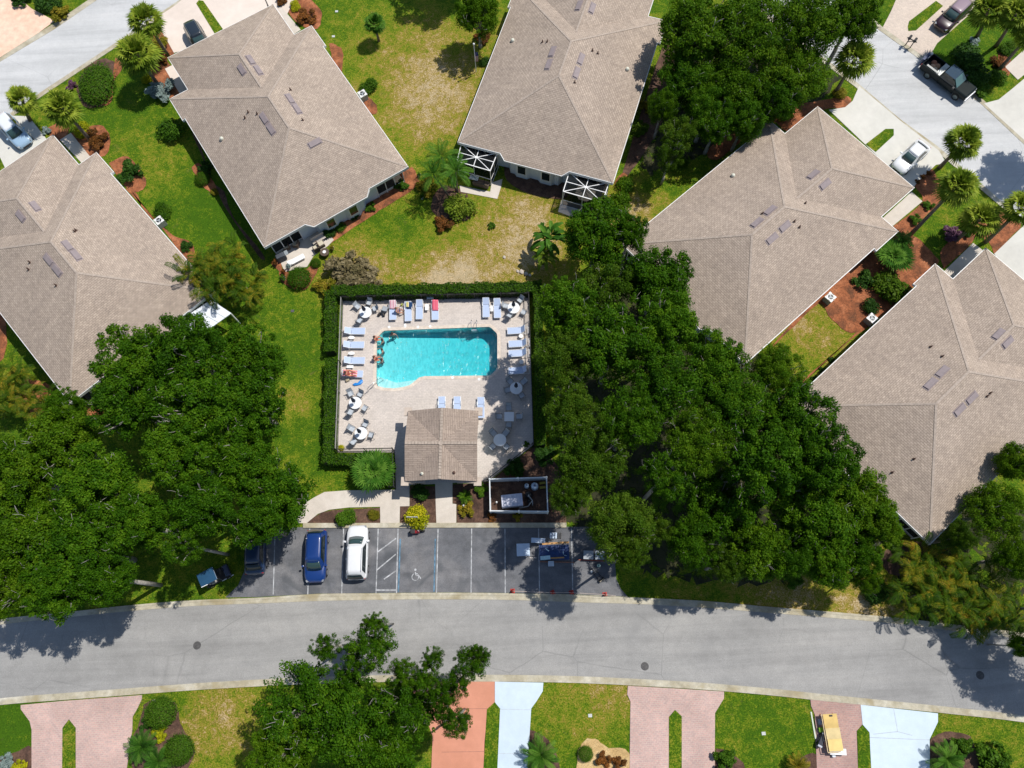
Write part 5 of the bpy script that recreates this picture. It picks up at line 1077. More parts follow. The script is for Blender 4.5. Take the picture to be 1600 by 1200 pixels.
def chair(px,py,ang,label,group,z=.45):
    p=W(px,py,z); q=W(px+10*math.cos(R(ang)),py-10*math.sin(R(ang)),z); rz=math.atan2((q-p).y,(q-p).x)
    if not CH_used[0]: o=CH[0]; CH_used[0]=True; o.location=(p.x,p.y,.06); o.rotation_euler=(0,0,rz); o['label']=label; o['group']=group
    else: o=dup(CH[0],(p.x,p.y,.06),rz,label,group)
    return o
M_umb=pm((0.012,0.022,0.045),.85,var=.2); M_ttop=pm((0.74,0.76,0.77),.35,var=.03)
def round_table(label,px,py,r=.575,umb=True,chairs=(),where='',sq=False):
    p=W(px,py,.72); t=thing('patio_table',label,'table',(p.x,p.y,.06),-NR,'white dining tables on the pool deck')
    m=MB(); (m.box((0,0,.66),(.86,.86,.04)) if sq else m.lathe([(r-.02,.64),(r,.655),(r,.675),(r-.015,.68)],28)); m.build('table_top',M_ttop,t)
    for k in range(4): a=R(45+90*k); MB().tube([(math.cos(a)*r*.75,math.sin(a)*r*.75,.65),(math.cos(a)*r*.85,math.sin(a)*r*.85,0)],.022,6).build('leg',M_white,t)
    if umb:
        u=thing('closed_umbrella','closed dark blue umbrella standing in '+where,'umbrella',(p.x,p.y,.06),0,'closed umbrellas in the tables')
        MB().cyl((0,0,.02),(0,0,2.35),.02,.02,8).build('pole',M_alub,u); c=MB(); n=14; prof=[(.05,1.2),(.15,1.32),(.13,1.6),(.09,1.95),(.05,2.25),(.01,2.36)]
        b=len(c.v)
        for r_,z in prof:
            for k in range(n): a=2*math.pi*k/n; q=r_*(1+.28*(k%2)); c.v.append((q*math.cos(a),q*math.sin(a),z))
        for i in range(len(prof)-1):
            for k in range(n): c.f.append((i*n+k,i*n+(k+1)%n,(i+1)*n+(k+1)%n,(i+1)*n+k))
        c.build('canopy',M_umb,u); MB().lathe([(.2,0),(.2,.05),(.04,.09),(.03,.3)],16).build('base',M_black,u)
    for k,(cx,cy,a) in enumerate(chairs):
        side='above' if a<-45 and a>-135 else 'below' if a>45 and a<135 else 'left of' if abs(a)<=45 else 'right of'
        diag={1:'upper left',2:'upper right',3:'lower left',4:'lower right'}
        d='outer right' if (cx,cy) in ((818,488),(586,482)) else 'left middle' if (cx,cy)==(790,478) else ('upper ' if cy<py-3 else 'lower ' if cy>py+3 else '')+('left' if cx<px-1 else 'right' if cx>px+1 else 'side')
        chair(cx,cy,a,'grey sling chair at the '+d.replace(' side',' middle')+' of '+where,'sling chairs round the dining tables')
    return t
def aim(cx,cy,px,py): return math.degrees(math.atan2(-(py-cy),px-cx))
def tbl(label,px,py,where,ch,**k): round_table(label,px,py,chairs=[(x,y,aim(x,y,px,py)) for x,y in ch],where=where,**k)
tbl('round white table in the upper left deck corner',571,488,'the table in the upper left deck corner',[(559,479),(577,473),(562,501),(586,482)])
tbl('round white table in the shaded upper right deck corner',802.5,481,'the table in the upper right deck corner',[(813,469),(818,488),(796,493),(790,478)])
tbl('round white table on the left side, upper of the two',555,629.5,'the upper of the two left side tables',[(548,615),(563,616),(570,638),(548,644)])
tbl('round white table on the left side, lower of the two',564,677,'the lower of the two left side tables',[(571,663),(550,670),(580,680),(553,690)])
tbl('round white table in the shade below the right loungers',806.5,606.5,'the shaded table below the right loungers',[(793,610),(818,597),(815,618),(797,596)])
tbl('square white table on the right of the deck',795.5,651,'the square white table',[(795,637),(780,651),(811,651),(795,664)],umb=False,sq=True)
tbl('round white table without umbrella right of the pool house',781,687.5,'the round table without umbrella',[(771,677),(790,677),(770,698),(791,698)],umb=False)
# rails, ladder
def W3(px,py,z): return W(px,py,z)
t=thing('pool_ladder','bright metal pool ladder at the top edge of the pool','ladder',W(741,512.5,.06),-NR)
for x in (-.25,.25): MB().tube([(x,.65,0),(x,.62,.55),(x,.45,.8),(x,.12,.85),(x,-.08,.6),(x,-.12,.0),(x,-.12,-.9)],.024,8).build('rail',M_metal,t,True)
for z in (-.15,-.45,-.75): MB().box((0,-.13,z),(.5,.09,.03)).build('step',M_metal,t)
t=thing('stair_rail','bent metal handrail at the pool entry steps','handrail',W(584,605,.06),R(0))
a=W(576,612,0)-W(584,605,0); b=W(597,592,0)-W(584,605,0)
for k in (0,):
    MB().tube([a,a+Vector((0,0,.75)),a.lerp(b,.2)+Vector((0,0,.9)),a.lerp(b,.7)+Vector((0,0,.75)),b+Vector((0,0,.35)),b+Vector((.02,0,-.5))],.024,8).build('rail',M_metal,t,True)
    MB().tube([a.lerp(b,.35)+Vector((0,0,0)),a.lerp(b,.35)+Vector((0,0,.82))],.022,8).build('post',M_metal,t)
for px,py,ll_ in ((608,511,'white skimmer lid at the clipped upper left pool corner'),(633,510,'white skimmer lid below the navy towel lounger'),(653,511,'white skimmer lid below the third top row lounger'),(672,510,'white skimmer lid below the red towel lounger'),(707,590,'white skimmer lid at the middle of the lower pool edge'),(748.5,592.5,'white skimmer lid at the right of the lower pool edge')):
    o=MB().lathe([(.13,0),(.13,.012),(.1,.016)],16).build('skimmer_lid',M_white); o.location=W(px,py,.062); tag(o,ll_,'lid','round white lids in the poolside paving')
# depth marks on the coping: small dark tiles
for i,(px,py,a) in enumerate(((781,545,90),(781,552,90),(758,589.5,0),(765,589.5,0))):
    o=MB().box((0,0,.0),(.16,.12,.006)).build('depth_marker',pm((0.75,0.76,0.75),.4)); o.location=W(px,py,.064) if True else 0; o.rotation_euler=(0,0,R(a)); tag(o,('upper small white depth tile on the right pool edge','lower small white depth tile on the right pool edge','left small white depth tile on the lower pool edge','right small white depth tile on the lower pool edge')[i],'marker','depth markers at the pool edge')
# ---------------------------------------------------------------- people
def skin_obj(name,chains,mat,parent,sub=1):
    vs=[];es=[];rr=[];idx={}
    for ch in chains:
        prev=None
        for (p,r) in ch:
            k=tuple(round(x,4) for x in p)
            if k not in idx: idx[k]=len(vs); vs.append(p); rr.append(r)
            i=idx[k]
            if prev is not None and prev!=i: es.append((prev,i))
            prev=i
    me=bpy.data.meshes.new(name); me.from_pydata(vs,es,[]); o=bpy.data.objects.new(name,me); link(o,parent); me.materials.append(mat)
    s=o.modifiers.new('skin','SKIN'); s.use_smooth_shade=True; 
    for v,r in zip(me.skin_vertices[0].data,rr): v.radius=(r,r); v.use_root=False
    me.skin_vertices[0].data[0].use_root=True
    m=o.modifiers.new('sub','SUBSURF'); m.levels=sub; m.render_levels=sub; return o
def person(label,loc,rz,J,skin=(0.5,0.26,0.17),hair=(0.05,0.03,0.02),top=None,trunks=(0.03,0.05,0.15),hat=None,group=None):
    "J: joints in metres: pelvis chest neck head, shoulders/elbows/hands l r, hips/knees/feet l r"
    t=thing('person',label,'person',loc,rz,group); V=lambda k:tuple(J[k]); sk=pm(skin,.6,var=.06)
    pel,ch,nk,hd=V('pelvis'),V('chest'),V('neck'),V('head'); ch_=[[(pel,.135),(ch,.15),(nk,.055),(tuple(Vector(nk)*.5+Vector(hd)*.5),.062),(hd,.098)]]
    for s in ('l','r'):
        sh,el,ha=Vector(J['sh'+s]),Vector(J['el'+s]),Vector(J['ha'+s]); ch_.append([(ch,.15),(tuple(sh),.065),(tuple(el),.043),(tuple(ha),.028)])
        d=(ha-el).normalized(); sd_=d.cross(Vector((0,0,1))); sd_=sd_.normalized() if sd_.length>.1 else Vector((1,0,0)); pl=ha+d*.075; ch_[-1].append((tuple(pl),.034))
        for k in range(4): f0=pl+d*.04+sd_*(.026*(k-1.5)); f1=f0+d*(.045+.008*(1.5-abs(k-1.4)))-Vector((0,0,.015)); ch_.append([(tuple(pl),.034),(tuple(f0),.011),(tuple(f1),.008)])
        th=ha+d*.03+sd_*.05; ch_.append([(tuple(ha),.028),(tuple(th),.012),(tuple(th+d*.035),.009)])
        hp,kn,ft=Vector(J['hp'+s]),Vector(J['kn'+s]),Vector(J['ft'+s]); td=Vector(J.get('toe'+s,ft+Vector((0,.18,0)))); ch_.append([(pel,.135),(tuple(hp),.092),(tuple(kn),.058),(tuple(ft),.038),(tuple(td),.034)])
    skin_obj('body',ch_,sk,t)
    H=Vector(hd); fwd=Vector(J.get('face',(0,1,0))).normalized(); upd=(H-Vector(nk)).normalized(); sdv=fwd.cross(upd)
    m=MB().lathe([(.03,-.12),(.105,-.05),(.118,.02),(.105,.08),(.06,.115),(.01,.125)],12); M=Matrix((sdv,fwd,upd)).transposed(); m.v=[tuple(M@Vector(v)+H-fwd*.022+upd*.02) for v in m.v]; m.build('hair',pm(hair,.7,var=.2),t,True)
    f=MB(); f.add([tuple(H+fwd*.095+upd*(-.02)+sdv*-.012),tuple(H+fwd*.095+upd*-.02+sdv*.012),tuple(H+fwd*.10+upd*.02),tuple(H+fwd*.125+upd*-.018)],[(0,1,3),(1,2,3),(2,0,3)]); f.build('nose',sk,t)
    e=MB()
    for s in (-1,1): e.lathe([(.012,-.006),(.012,.006)],6,tuple(H+fwd*.094+upd*.012+sdv*.035*s))
    e.build('eyes',M_black,t)
    if trunks: skin_obj('swimwear',[[(pel,.15),(tuple(Vector(J['hpl'])*.55+Vector(J['knl'])*.45),.095)],[(pel,.15),(tuple(Vector(J['hpr'])*.55+Vector(J['knr'])*.45),.095)]],pm(trunks,.8),t)
    if top: skin_obj('top',[[(tuple(Vector(pel)*.6+Vector(ch)*.4),.155),(ch,.168)],[(ch,.168),(tuple(Vector(J['shl'])*.7+Vector(J['ell'])*.3),.075)],[(ch,.168),(tuple(Vector(J['shr'])*.7+Vector(J['elr'])*.3),.075)]],pm(top,.85),t)
    if hat: MB().lathe([(.2,-.0),(.2,.012),(.115,.02),(.10,.10),(.03,.12)],14,tuple(H+Vector((0,0,.06)))).build('hat',pm(hat,.8),t)
    return t
def stand(dz=0,arm=.35):
    j=dict(pelvis=(0,0,.95),chest=(0,0,1.30),neck=(0,0,1.47),head=(0,0,1.62),face=(0,1,0))
    for s,k in (('l',-1),('r',1)): j.update({'sh'+s:(k*.19,0,1.38),'el'+s:(k*(.24+arm*.12),.10,1.17),'ha'+s:(k*(.24+arm*.16),.30,1.12),'hp'+s:(k*.1,0,.9),'kn'+s:(k*.12,.05,.5),'ft'+s:(k*.13,0,.07),'toe'+s:(k*.14,.17,.04)})
    return j
GPb='bathers in the pool'
def bather(label,px,py,rz,arm,**k): p=W(px,py,.15); person(label,(p.x,p.y,-1.38),rz,stand(arm=arm),group=GPb,**k)
bather('bather standing alone in the water near the top edge of the pool',613,521.5,R(190),1.0,skin=(.45,.25,.18))
bather('bather in dark swimwear in the water at the left pool edge, middle one',596.5,546.5,R(100),.6,skin=(.5,.28,.2),hair=(.05,.03,.02))
bather('bather in the water next to the person seated at the clipped corner',597,531.5,R(80),.9,skin=(.42,.24,.17),hair=(.02,.02,.02))
bather('bather in the water beside the lower person at the left edge',596,562,R(70),.9,skin=(.4,.22,.16),hair=(.02,.02,.02))
def sitting(back=0,hz=.45,knee=.45):
    j=dict(pelvis=(0,0,hz+.1),chest=(0,-.05-back*.3,hz+.45-back*.1),neck=(0,-.05-back*.42,hz+.62-back*.14),head=(0,-.02-back*.48,hz+.77-back*.16),face=(0,1,0))
    for s,k in (('l',-1),('r',1)): j.update({'sh'+s:(k*.19,-.05-back*.38,hz+.54-back*.12),'el'+s:(k*.27,.05-back*.1,hz+.3),'ha'+s:(k*.2,.28,hz+.2),'hp'+s:(k*.1,.04,hz+.08),'kn'+s:(k*.13,knee,hz+.1),'ft'+s:(k*.13,knee+.08,hz-.38),'toe'+s:(k*.14,knee+.25,hz-.40)})
    return j
p=W(586.5,529.5,.3); person('tanned person in red swimwear sitting on the clipped corner of the pool edge',(p.x,p.y,-.38),R(-80),sitting(0,.45),skin=(.52,.22,.13),trunks=(.35,.05,.04),top=(.35,.04,.03),group='people sitting on the left pool edge')
p=W(586,560.5,.3); person('tanned person in red swimwear sitting on the straight left pool edge',(p.x,p.y,-.38),R(-85),sitting(0,.45),skin=(.52,.22,.13),trunks=(.35,.03,.03),top=(.30,.03,.03),hair=(.10,.05,.03),group='people sitting on the left pool edge')
p=W(622,486,.5); person('person with patterned blue shorts sitting sideways on the pink towel lounger',(p.x,p.y,-.02),R(-95),sitting(.2,.40,.4),skin=(.5,.27,.18),trunks=(.10,.14,.30),top=(.22,.14,.25),hair=(.12,.07,.04))
p=W(547,584,.6); person('deeply tanned person in red reclining on the striped towel lounger',(p.x,p.y,.0),R(-93),sitting(.7,.42,.5),skin=(.36,.13,.08),trunks=(.22,.02,.02),top=(.25,.03,.03),hair=(.06,.02,.01))
# odds and ends by the loungers
def bag(label,px,py,cols,s=.3,name='beach_bag'):
    t=thing(name,label,'bag',W(px,py,.06),rnd.uniform(0,3)); MB().box((0,0,.16),(s*1.3,s*.8,.3),taper=.8).build('bag_body',pm(cols,.8,var=.2),t,bevel=.05)
    MB().tube([(-s*.4,0,.3),(-s*.25,0,.45),(s*.25,0,.45),(s*.4,0,.3)],.014,6).build('handle',pm((.3,.25,.2),.7),t)
bag('beige beach bag with a white top below the striped towel lounger',543.5,595,(.5,.42,.28)); bag('black bag beside the low folding chair in the top row',593,492,(.02,.02,.025),.32); bag('dark cooler bag under the low folding chair',600,493,(.03,.03,.035),.26)
bag('yellow green tote between the first two top row loungers',628,477,(.4,.45,.1),.22); bag('black and white tote by the seated person in the top row',626,483,(.6,.6,.6),.26)
t=thing('beach_chair','low grey folding beach chair left of the pink towel lounger','chair',W(602,484,.06),R(160)); MB().box((0,0,.25),(.5,.5,.03)).build('seat',pm((.3,.33,.36),.7),t); MB().box((0,.3,.5),(.5,.03,.5),M=Matrix.Rotation(R(-20),3,'X')).build('backrest',pm((.22,.28,.34),.7),t)
m=MB()
for x in (-.26,.26): m.tube([(x,-.25,0),(x,.28,.3),(x,.4,.75)],.018,6); m.tube([(x,.28,0),(x,-.25,.28)],.018,6)
m.build('frame',M_cf,t)
m=MB(); pts=[(-.5,-.12),(-.25,.05),(0,.02),(.22,.28),(.45,.34),(.5,.08),(.3,-.15),(0,-.22),(-.3,-.25)]
o=m.prism(pts,0,.12).build('pool_float',pm((.02,.22,.62),.35,var=.1),None,True,bevel=.05); o.location=W(559,599,.07); tag(o,'bright blue curved pool float on the deck below the striped towel lounger','float')
o=MB().box((0,0,.55),(.62,.4,.03)).box((0,.05,.27),(.05,.05,.54)).build('fence_sign',pm((.55,.6,.66),.5)); o.location=W(673,468,.0); tag(o,'pale grey board by the top fence above the red towel','board')
# ---------------------------------------------------------------- vehicles
M_tyre=pm((0.018,0.018,0.018),.9); M_rim=pm((0.5,0.5,0.52),.3,.8); M_lamp=pm((0.30,0.32,0.34),.25,coat=.3,var=.02); M_tail=pm((0.35,0.012,0.01),.25,coat=.5); M_trim=pm((0.02,0.02,0.022),.6); M_plate=pm((.6,.6,.58),.6)
def lerpn(x,T):
    for (a,va),(b,vb) in zip(T[:-1],T[1:]):
        if x<=b: k=(x-a)/(b-a); k=k*k*(3-2*k) if False else k; return va+(vb-va)*k
    return T[-1][1]
def car(label,front,rear,L,Wd,H,rgb,roofx=(-.36,.08),glass=(-.46,.22),belt=.98,hood=.90,cat='car',name='parked_car',roofrgb=None,rails=False,metal=.0,hatch=.94):
    "front/rear: photo points of the nose and the tail on the ground; stations are fractions of the length from the middle"
    f_,r_=W(*front),W(*rear); c=(f_+r_)/2; rz=math.atan2((f_-r_).y,(f_-r_).x); t=thing(name,label,cat,(c.x,c.y,.025),rz)
    pa=pm(rgb,.32,metal,.03,2,1.0); N=26; ns=[]
    prof=[(0,.0),(.16,.55),(.42,.80),(.5,.86),(.42,.96),(.30,1.0)]
    v=[];m=MB()
    top=[(-.5,belt*.80),(-.475,belt*hatch),(glass[0]-.005,belt),(glass[1],belt*.985),(.36,hood),(.46,hood*.86),(.5,hood*.66)]
    wid=[(-.5,.74),(-.48,.88),(-.44,.965),(-.3,1.0),(.25,1.0),(.38,.97),(.45,.88),(.485,.74),(.5,.58)]
    M_=11
    for i in range(N+1):
        x=-.5+i/N; k=abs(2*i/N-1); x=math.copysign((abs(2*i/N-1))**.8,2*i/N-1)*.5; w=Wd/2*lerpn(x,wid); zt=lerpn(x,top); zb=.24 if abs(x)<.44 else .24+.14*(abs(x)-.44)/.06
        half=[(w*.86,zb),(w*.985,zb+(zt-zb)*.22),(w,zb+(zt-zb)*.5),(w*.975,zb+(zt-zb)*.8),(w*.90,zb+(zt-zb)*.955),(w*.62,zt+.012),(0,zt+.03*(1 if abs(x)<.45 else 0)+.01)]
        ring=[(y,z) for y,z in half]+[(-y,z) for y,z in half[-2::-1]]
        ns.append(len(ring)); m.v+= [(x*L,y,z) for y,z in ring]
    n=ns[0]
    for i in range(N):
        for k in range(n-1): m.f.append((i*n+k,i*n+k+1,(i+1)*n+k+1,(i+1)*n+k))
        m.f.append((i*n+n-1,i*n,(i+1)*n,(i+1)*n+n-1))
    m.f.append(tuple(range(n-1,-1,-1))); m.f.append(tuple(N*n+k for k in range(n))); m.f=[tuple(reversed(f)) for f in m.f]
    body=m.build('body',pa,t,True)
    # cabin
    zt=H; gx0,gx1=glass[0]*L,glass[1]*L; rx0,rx1=roofx[0]*L,roofx[1]*L; wb=Wd/2*.90; wr=Wd/2*.70; bz=belt+.005
    base=[(gx0,wb*.90,bz),(gx0+.35,wb,bz),(gx1-.45,wb,bz),(gx1,wb*.80,bz)]; rf=[(rx0,wr*.93,zt-.06),(rx0+.3,wr,zt),(rx1-.25,wr,zt),(rx1,wr*.90,zt-.05)]
    mir=lambda L_:[(x,-y,z) for x,y,z in L_]
    core=MB(); allb=base+mir(base)[::-1]; allr=rf+mir(rf)[::-1]; sh=lambda P,k:[(x*1.0,y*k,z) for x,y,z in P]
    core.add(sh(allb,.985)+[(x,y*.985,z-.012) for x,y,z in allr],[(i,(i+1)%8,8+(i+1)%8,8+i) for i in range(8)]+[tuple(range(8,16))]); core.build('cabin_pillar',pa,t)
    def quad(nm,P,mt,off=.012,inset=.07,sub=None):
        P=[Vector(p) for p in P]; c_=sum(P,Vector())/len(P); nn=(P[1]-P[0]).cross(P[2]-P[0]).normalized()
        if nn.dot(c_-Vector((0,0,bz-.6)))<0: nn=-nn
        Q=[p+(c_-p).normalized()*inset+nn*off for p in P]; Q2=[q-nn*.01 for q in Q]; k=len(Q); a=MB(); a.add(Q+Q2,[tuple(range(k)),tuple(range(2*k-1,k-1,-1))]+[(i,(i+1)%k,k+(i+1)%k,k+i) for i in range(k)]); return a.build(nm,mt,t)
    def curved(nm,b,r,x_out,mt,ins=.06):
        # windscreen / rear glass as a gently bowed strip
        a=MB(); K=8; vs=[]
        for j in range(K+1):
            s=(j/K*2-1); y0=b[1]*(1-ins)*s; y1=r[1]*(1-ins)*s; bow=x_out*(1-s*s)
            p0=Vector((b[0]+bow,y0,b[2]+.0)); p1=Vector((r[0]+bow*.5,y1,r[2])); p0,p1=p0.lerp(p1,.04),p0.lerp(p1,.94); u=Vector((math.copysign(.015,x_out),0,.014)); vs+=[p0+u,p1+u]
        a.add(vs,[(2*j,2*j+1,2*j+3,2*j+2) for j in range(K)]); o=a.build(nm,mt,t,True); s_=o.modifiers.new('thick','SOLIDIFY'); s_.thickness=.012; return o
    curved('windscreen',(base[3][0],base[3][1],bz),(rf[3][0],rf[3][1],zt-.05),.10,M_wind)
    curved('rear_window',(base[0][0],base[0][1],bz),(rf[0][0],rf[0][1],zt-.06),-.07,M_glass)
    for s in (1,-1):
        B=[(x,y*s,z) for x,y,z in base]; F=[(x,y*s,z) for x,y,z in rf]
        quad('side_window',[B[1],B[2],F[2],F[1]],M_glass,.01,.06)
    rp_=MB(); K=6; vs=[]
    for i in range(K+1):
        for j in range(7):
            x=rx0+.01+(rx1-rx0-.02)*i/K; s=j/6*2-1; e=min(1,min(i,K-i)/1.0); y=s*wr*(.93+.07*e); vs.append((x,y,zt+.03*(1-s*s)+.0-(0 if e else .045)-(.012 if abs(s)>.99 else 0)))
    rp_.add(vs,[(i*7+j,(i+1)*7+j,(i+1)*7+j+1,i*7+j+1) for i in range(K) for j in range(6)]); ro=rp_.build('roof',pm(roofrgb,.3,metal,.03,2,1.0) if roofrgb else pa,t,True); ro.modifiers.new('thick','SOLIDIFY').thickness=.03
    if rails:
        for s in (1,-1): MB().tube([(rx0+.2,s*wr*.86,zt+.02),(rx0+.3,s*wr*.86,zt+.075),(rx1-.4,s*wr*.86,zt+.075),(rx1-.3,s*wr*.86,zt+.02)],.02,6).build('roof_rail',M_metal,t)
    for sx in (-.305,.315):
        for s in (1,-1):
            wl=MB().tube([(sx*L,s*(Wd/2-.22),.34),(sx*L,s*(Wd/2+.005),.34)],.34,20).build('wheel',M_tyre,t); MB().tube([(sx*L,s*(Wd/2-.0),.34),(sx*L,s*(Wd/2+.018),.34)],.22,14).build('rim',M_rim,wl)
    for s in (1,-1):
        MB().box((L*.462,s*Wd*.34,hood*.775),(.2,.26,.08),M=Matrix.Rotation(R(-28)*s,3,'Z')@Matrix.Rotation(R(22),3,'Y')).build('headlight',M_lamp,t)
        MB().box((-L*.475,s*Wd*.37,belt*.80),(.1,.2,.16),M=Matrix.Rotation(R(18)*s,3,'Z')).build('taillight',M_tail,t)
        MB().box((glass[1]*L-.35,s*(Wd/2+.07),belt+.06),(.16,.2,.13),M=Matrix.Rotation(R(-14)*s,3,'Z')).build('mirror',pa,t,bevel=.03)
        for hx in (-.12,.08): MB().box((hx*L,s*(Wd/2*1.0+.006),belt*.80),(.18,.03,.03)).build('door_handle',M_metal if metal else pa,t)
    MB().box((L*.496,0,.42),(.06,Wd*.5,.2)).build('grille',M_trim,t); MB().box((L*.25,0,belt*.99),(.10,Wd*.55,.012)).build('wiper',M_trim,t)
    MB().box((-L*.498,0,.62),(.03,.32,.16)).build('number_plate',M_plate,t)
    return t
car('glossy royal blue SUV in the parking court, nose towards the street',(495.5,911),(498.5,829),4.45,1.85,1.64,(0.006,0.035,0.17),roofx=(-.40,.12),glass=(-.475,.27),belt=1.0,hood=.95,name='parked_suv',cat='SUV')
car('white SUV in the parking court, nose towards the beds',(562,824),(559.5,905),4.6,1.86,1.68,(0.72,0.73,0.74),roofx=(-.42,.12),glass=(-.485,.27),belt=1.02,hood=.97,name='parked_suv',cat='SUV',rails=True)
car('dark blue car half hidden under oak leaves at the left parking stall',(404,820),(402.5,895),4.5,1.8,1.5,(0.008,0.025,0.07),roofx=(-.30,.06),glass=(-.42,.22))
car('white roofed car with a pale blue bonnet on the left concrete drive',(52,238),(5,185),4.5,1.84,1.66,(0.30,0.44,0.58),roofx=(-.41,.10),glass=(-.48,.26),belt=1.0,hood=.94,roofrgb=(0.72,0.75,0.78),name='parked_suv',cat='SUV')
car('black SUV with bright roof rails, its bonnet under the upper left roof eave',(332,100),(297,38),4.5,1.84,1.66,(0.015,0.022,0.03),roofx=(-.40,.10),glass=(-.475,.26),belt=1.0,hood=.94,name='parked_suv',cat='SUV',rails=True)
car('maroon SUV with a pinkish grey roof on the cream paver drive',(1459,55),(1508,8),4.7,1.86,1.72,(0.028,0.006,0.009),roofx=(-.38,.10),glass=(-.47,.26),belt=1.02,hood=.97,roofrgb=(0.27,0.19,0.22),name='parked_suv',cat='SUV')
car('small white sedan on the concrete drive, nose at the right house eave',(1395,273),(1442,229),4.3,1.78,1.46,(0.74,0.75,0.76),roofx=(-.26,.07),glass=(-.41,.23),belt=.93,hood=.86)
# pickup truck with a loaded bed
f_,r_=W(1512,158),W(1440,103); c=(f_+r_)/2; L=5.7; t=thing('pickup_truck','dark green black pickup truck with a loaded bed standing on the upper right road','pickup truck',(c.x,c.y,.03),math.atan2((f_-r_).y,(f_-r_).x))
pt=pm((0.006,0.012,0.013),.3,0,.03,2,.12); m=MB(); m.box((2.0,0,.80),(1.6,1.9,.62)); body=m.build('hood',pt,t,bevel=.16)
MB().box((.35,0,.76),(1.95,1.96,.72)).build('cab',pt,t,bevel=.08); pt.node_tree.nodes['Principled BSDF'].inputs['Specular IOR Level'].default_value=0.15
m=MB(); zt=1.78
b=[(1.35,.88,1.12),(-.60,.90,1.12),(-.60,-.90,1.12),(1.35,-.88,1.12)]; r_=[(.65,.70,zt),(-.48,.72,zt),(-.48,-.72,zt),(.65,-.70,zt)]
m.add(b+r_,[(0,1,5,4),(1,2,6,5),(2,3,7,6),(3,0,4,7),(4,5,6,7)]); m.build('cab_window',M_glass,t)
MB().box((.09,0,zt+.012),(1.25,1.48,.05)).build('roof',pm((0.03,0.06,0.10),.2,0,.03,2,1.0),t,bevel=.02)
m=MB(); m.add([(1.37,.78,1.15),(1.37,-.78,1.15),(.70,-.64,zt-.02),(.70,.64,zt-.02)],[(0,1,2,3)]); m.v=[(x+.02,y,z+.02) for x,y,z in m.v]; m.build('windscreen',pm((0.06,0.13,0.12),.1,coat=.8),t)
m=MB(); m.box((-1.75,0,.55),(2.25,1.9,.18))
for s in (1,-1): m.box((-1.75,s*.92,.88),(2.25,.1,.56))
m.box((-.66,0,.88),(.08,1.85,.55)); m.build('cargo_bed',pt,t); MB().box((-2.87,0,.88),(.07,1.85,.5)).build('tailgate',pt,t)
MB().box((-2.98,0,.5),(.16,1.8,.2)).build('rear_bumper',M_metal,t); MB().box((2.84,0,.5),(.16,1.85,.24)).build('front_bumper',M_metal,t,bevel=.05)
for x in (-1.75,1.85):
    for s in (1,-1): wl=MB().tube([(x,s*.72,.39),(x,s*1.0,.39)],.39,20).build('wheel',M_tyre,t); MB().tube([(x,s*.99,.39),(x,s*1.015,.39)],.25,14).build('rim',pm((.16,.2,.2),.35,.6),wl)
for s in (1,-1): MB().box((1.15,s*1.1,1.2),(.18,.26,.2)).build('mirror',M_trim,t); MB().box((2.78,s*.72,.85),(.1,.35,.2)).build('headlight',M_lamp,t); MB().box((-2.9,s*.88,.9),(.08,.14,.35)).build('taillight',M_tail,t)
TR=t
def on_truck(name,label,mb,mat,x,y,z,cat,rz=0):
    o=mb.build(name,mat); M=Matrix.Translation(TR.location)@Matrix.Rotation(TR.rotation_euler[2]+rz,4,'Z'); p=Matrix.Translation(TR.location)@Matrix.Rotation(TR.rotation_euler[2],4,'Z')@Vector((x,y,z)); o.location=p; o.rotation_euler=(0,0,TR.rotation_euler[2]+rz); return tag(o,label,cat)
on_truck('tool_box','pale metal tool box across the pickup bed behind the cab',MB().box((0,0,.25),(.5,1.72,.5)),pm((.50,.52,.50),.4,.3),-1.0,0,.68,'tool box')
on_truck('board','pale board along the near side of the pickup bed',MB().box((0,0,0),(1.5,.22,.05)),pm((.45,.45,.42),.7),-1.7,-.72,1.2,'board')
for i,(x,y,cc,l) in enumerate(((-1.7,.25,(.42,.22,.12),'brown sack in the pickup bed near the cab'),(-2.0,-.15,(.5,.30,.18),'tan sack in the middle of the pickup bed'),(-2.2,.35,(.32,.13,.07),'rust brown sack at the far side of the pickup bed'),(-1.6,-.3,(.55,.42,.28),'pale tan sack beside the board in the pickup bed'))):
    on_truck('sack',l,MB().lathe([(.12,0),(.3,.1),(.28,.3),(.12,.42),(.03,.46)],10),pm(cc,.9,var=.3,scale=8),x,y,.65,'sack',i)
on_truck('hand_cart','black and blue hand cart strapped behind the pickup tailgate',MB().tube([(0,-.7,.2),(0,-.7,1.0),(0,.7,1.0),(0,.7,.2)],.035,6).tube([(.15,-.5,.1),(.15,-.5,1.1)],.12,8).tube([(.1,.4,.1),(.1,.4,1.05)],.15,8).box((.1,-.05,.9),(.3,.5,.25)),pm((.03,.05,.12),.4),-3.25,0,.25,'hand cart')
on_truck('white_jug','white jug at the rear corner of the pickup load',MB().lathe([(.12,0),(.13,.25),(.05,.34),(.05,.38)],10),M_white,-3.0,.72,1.0,'jug')
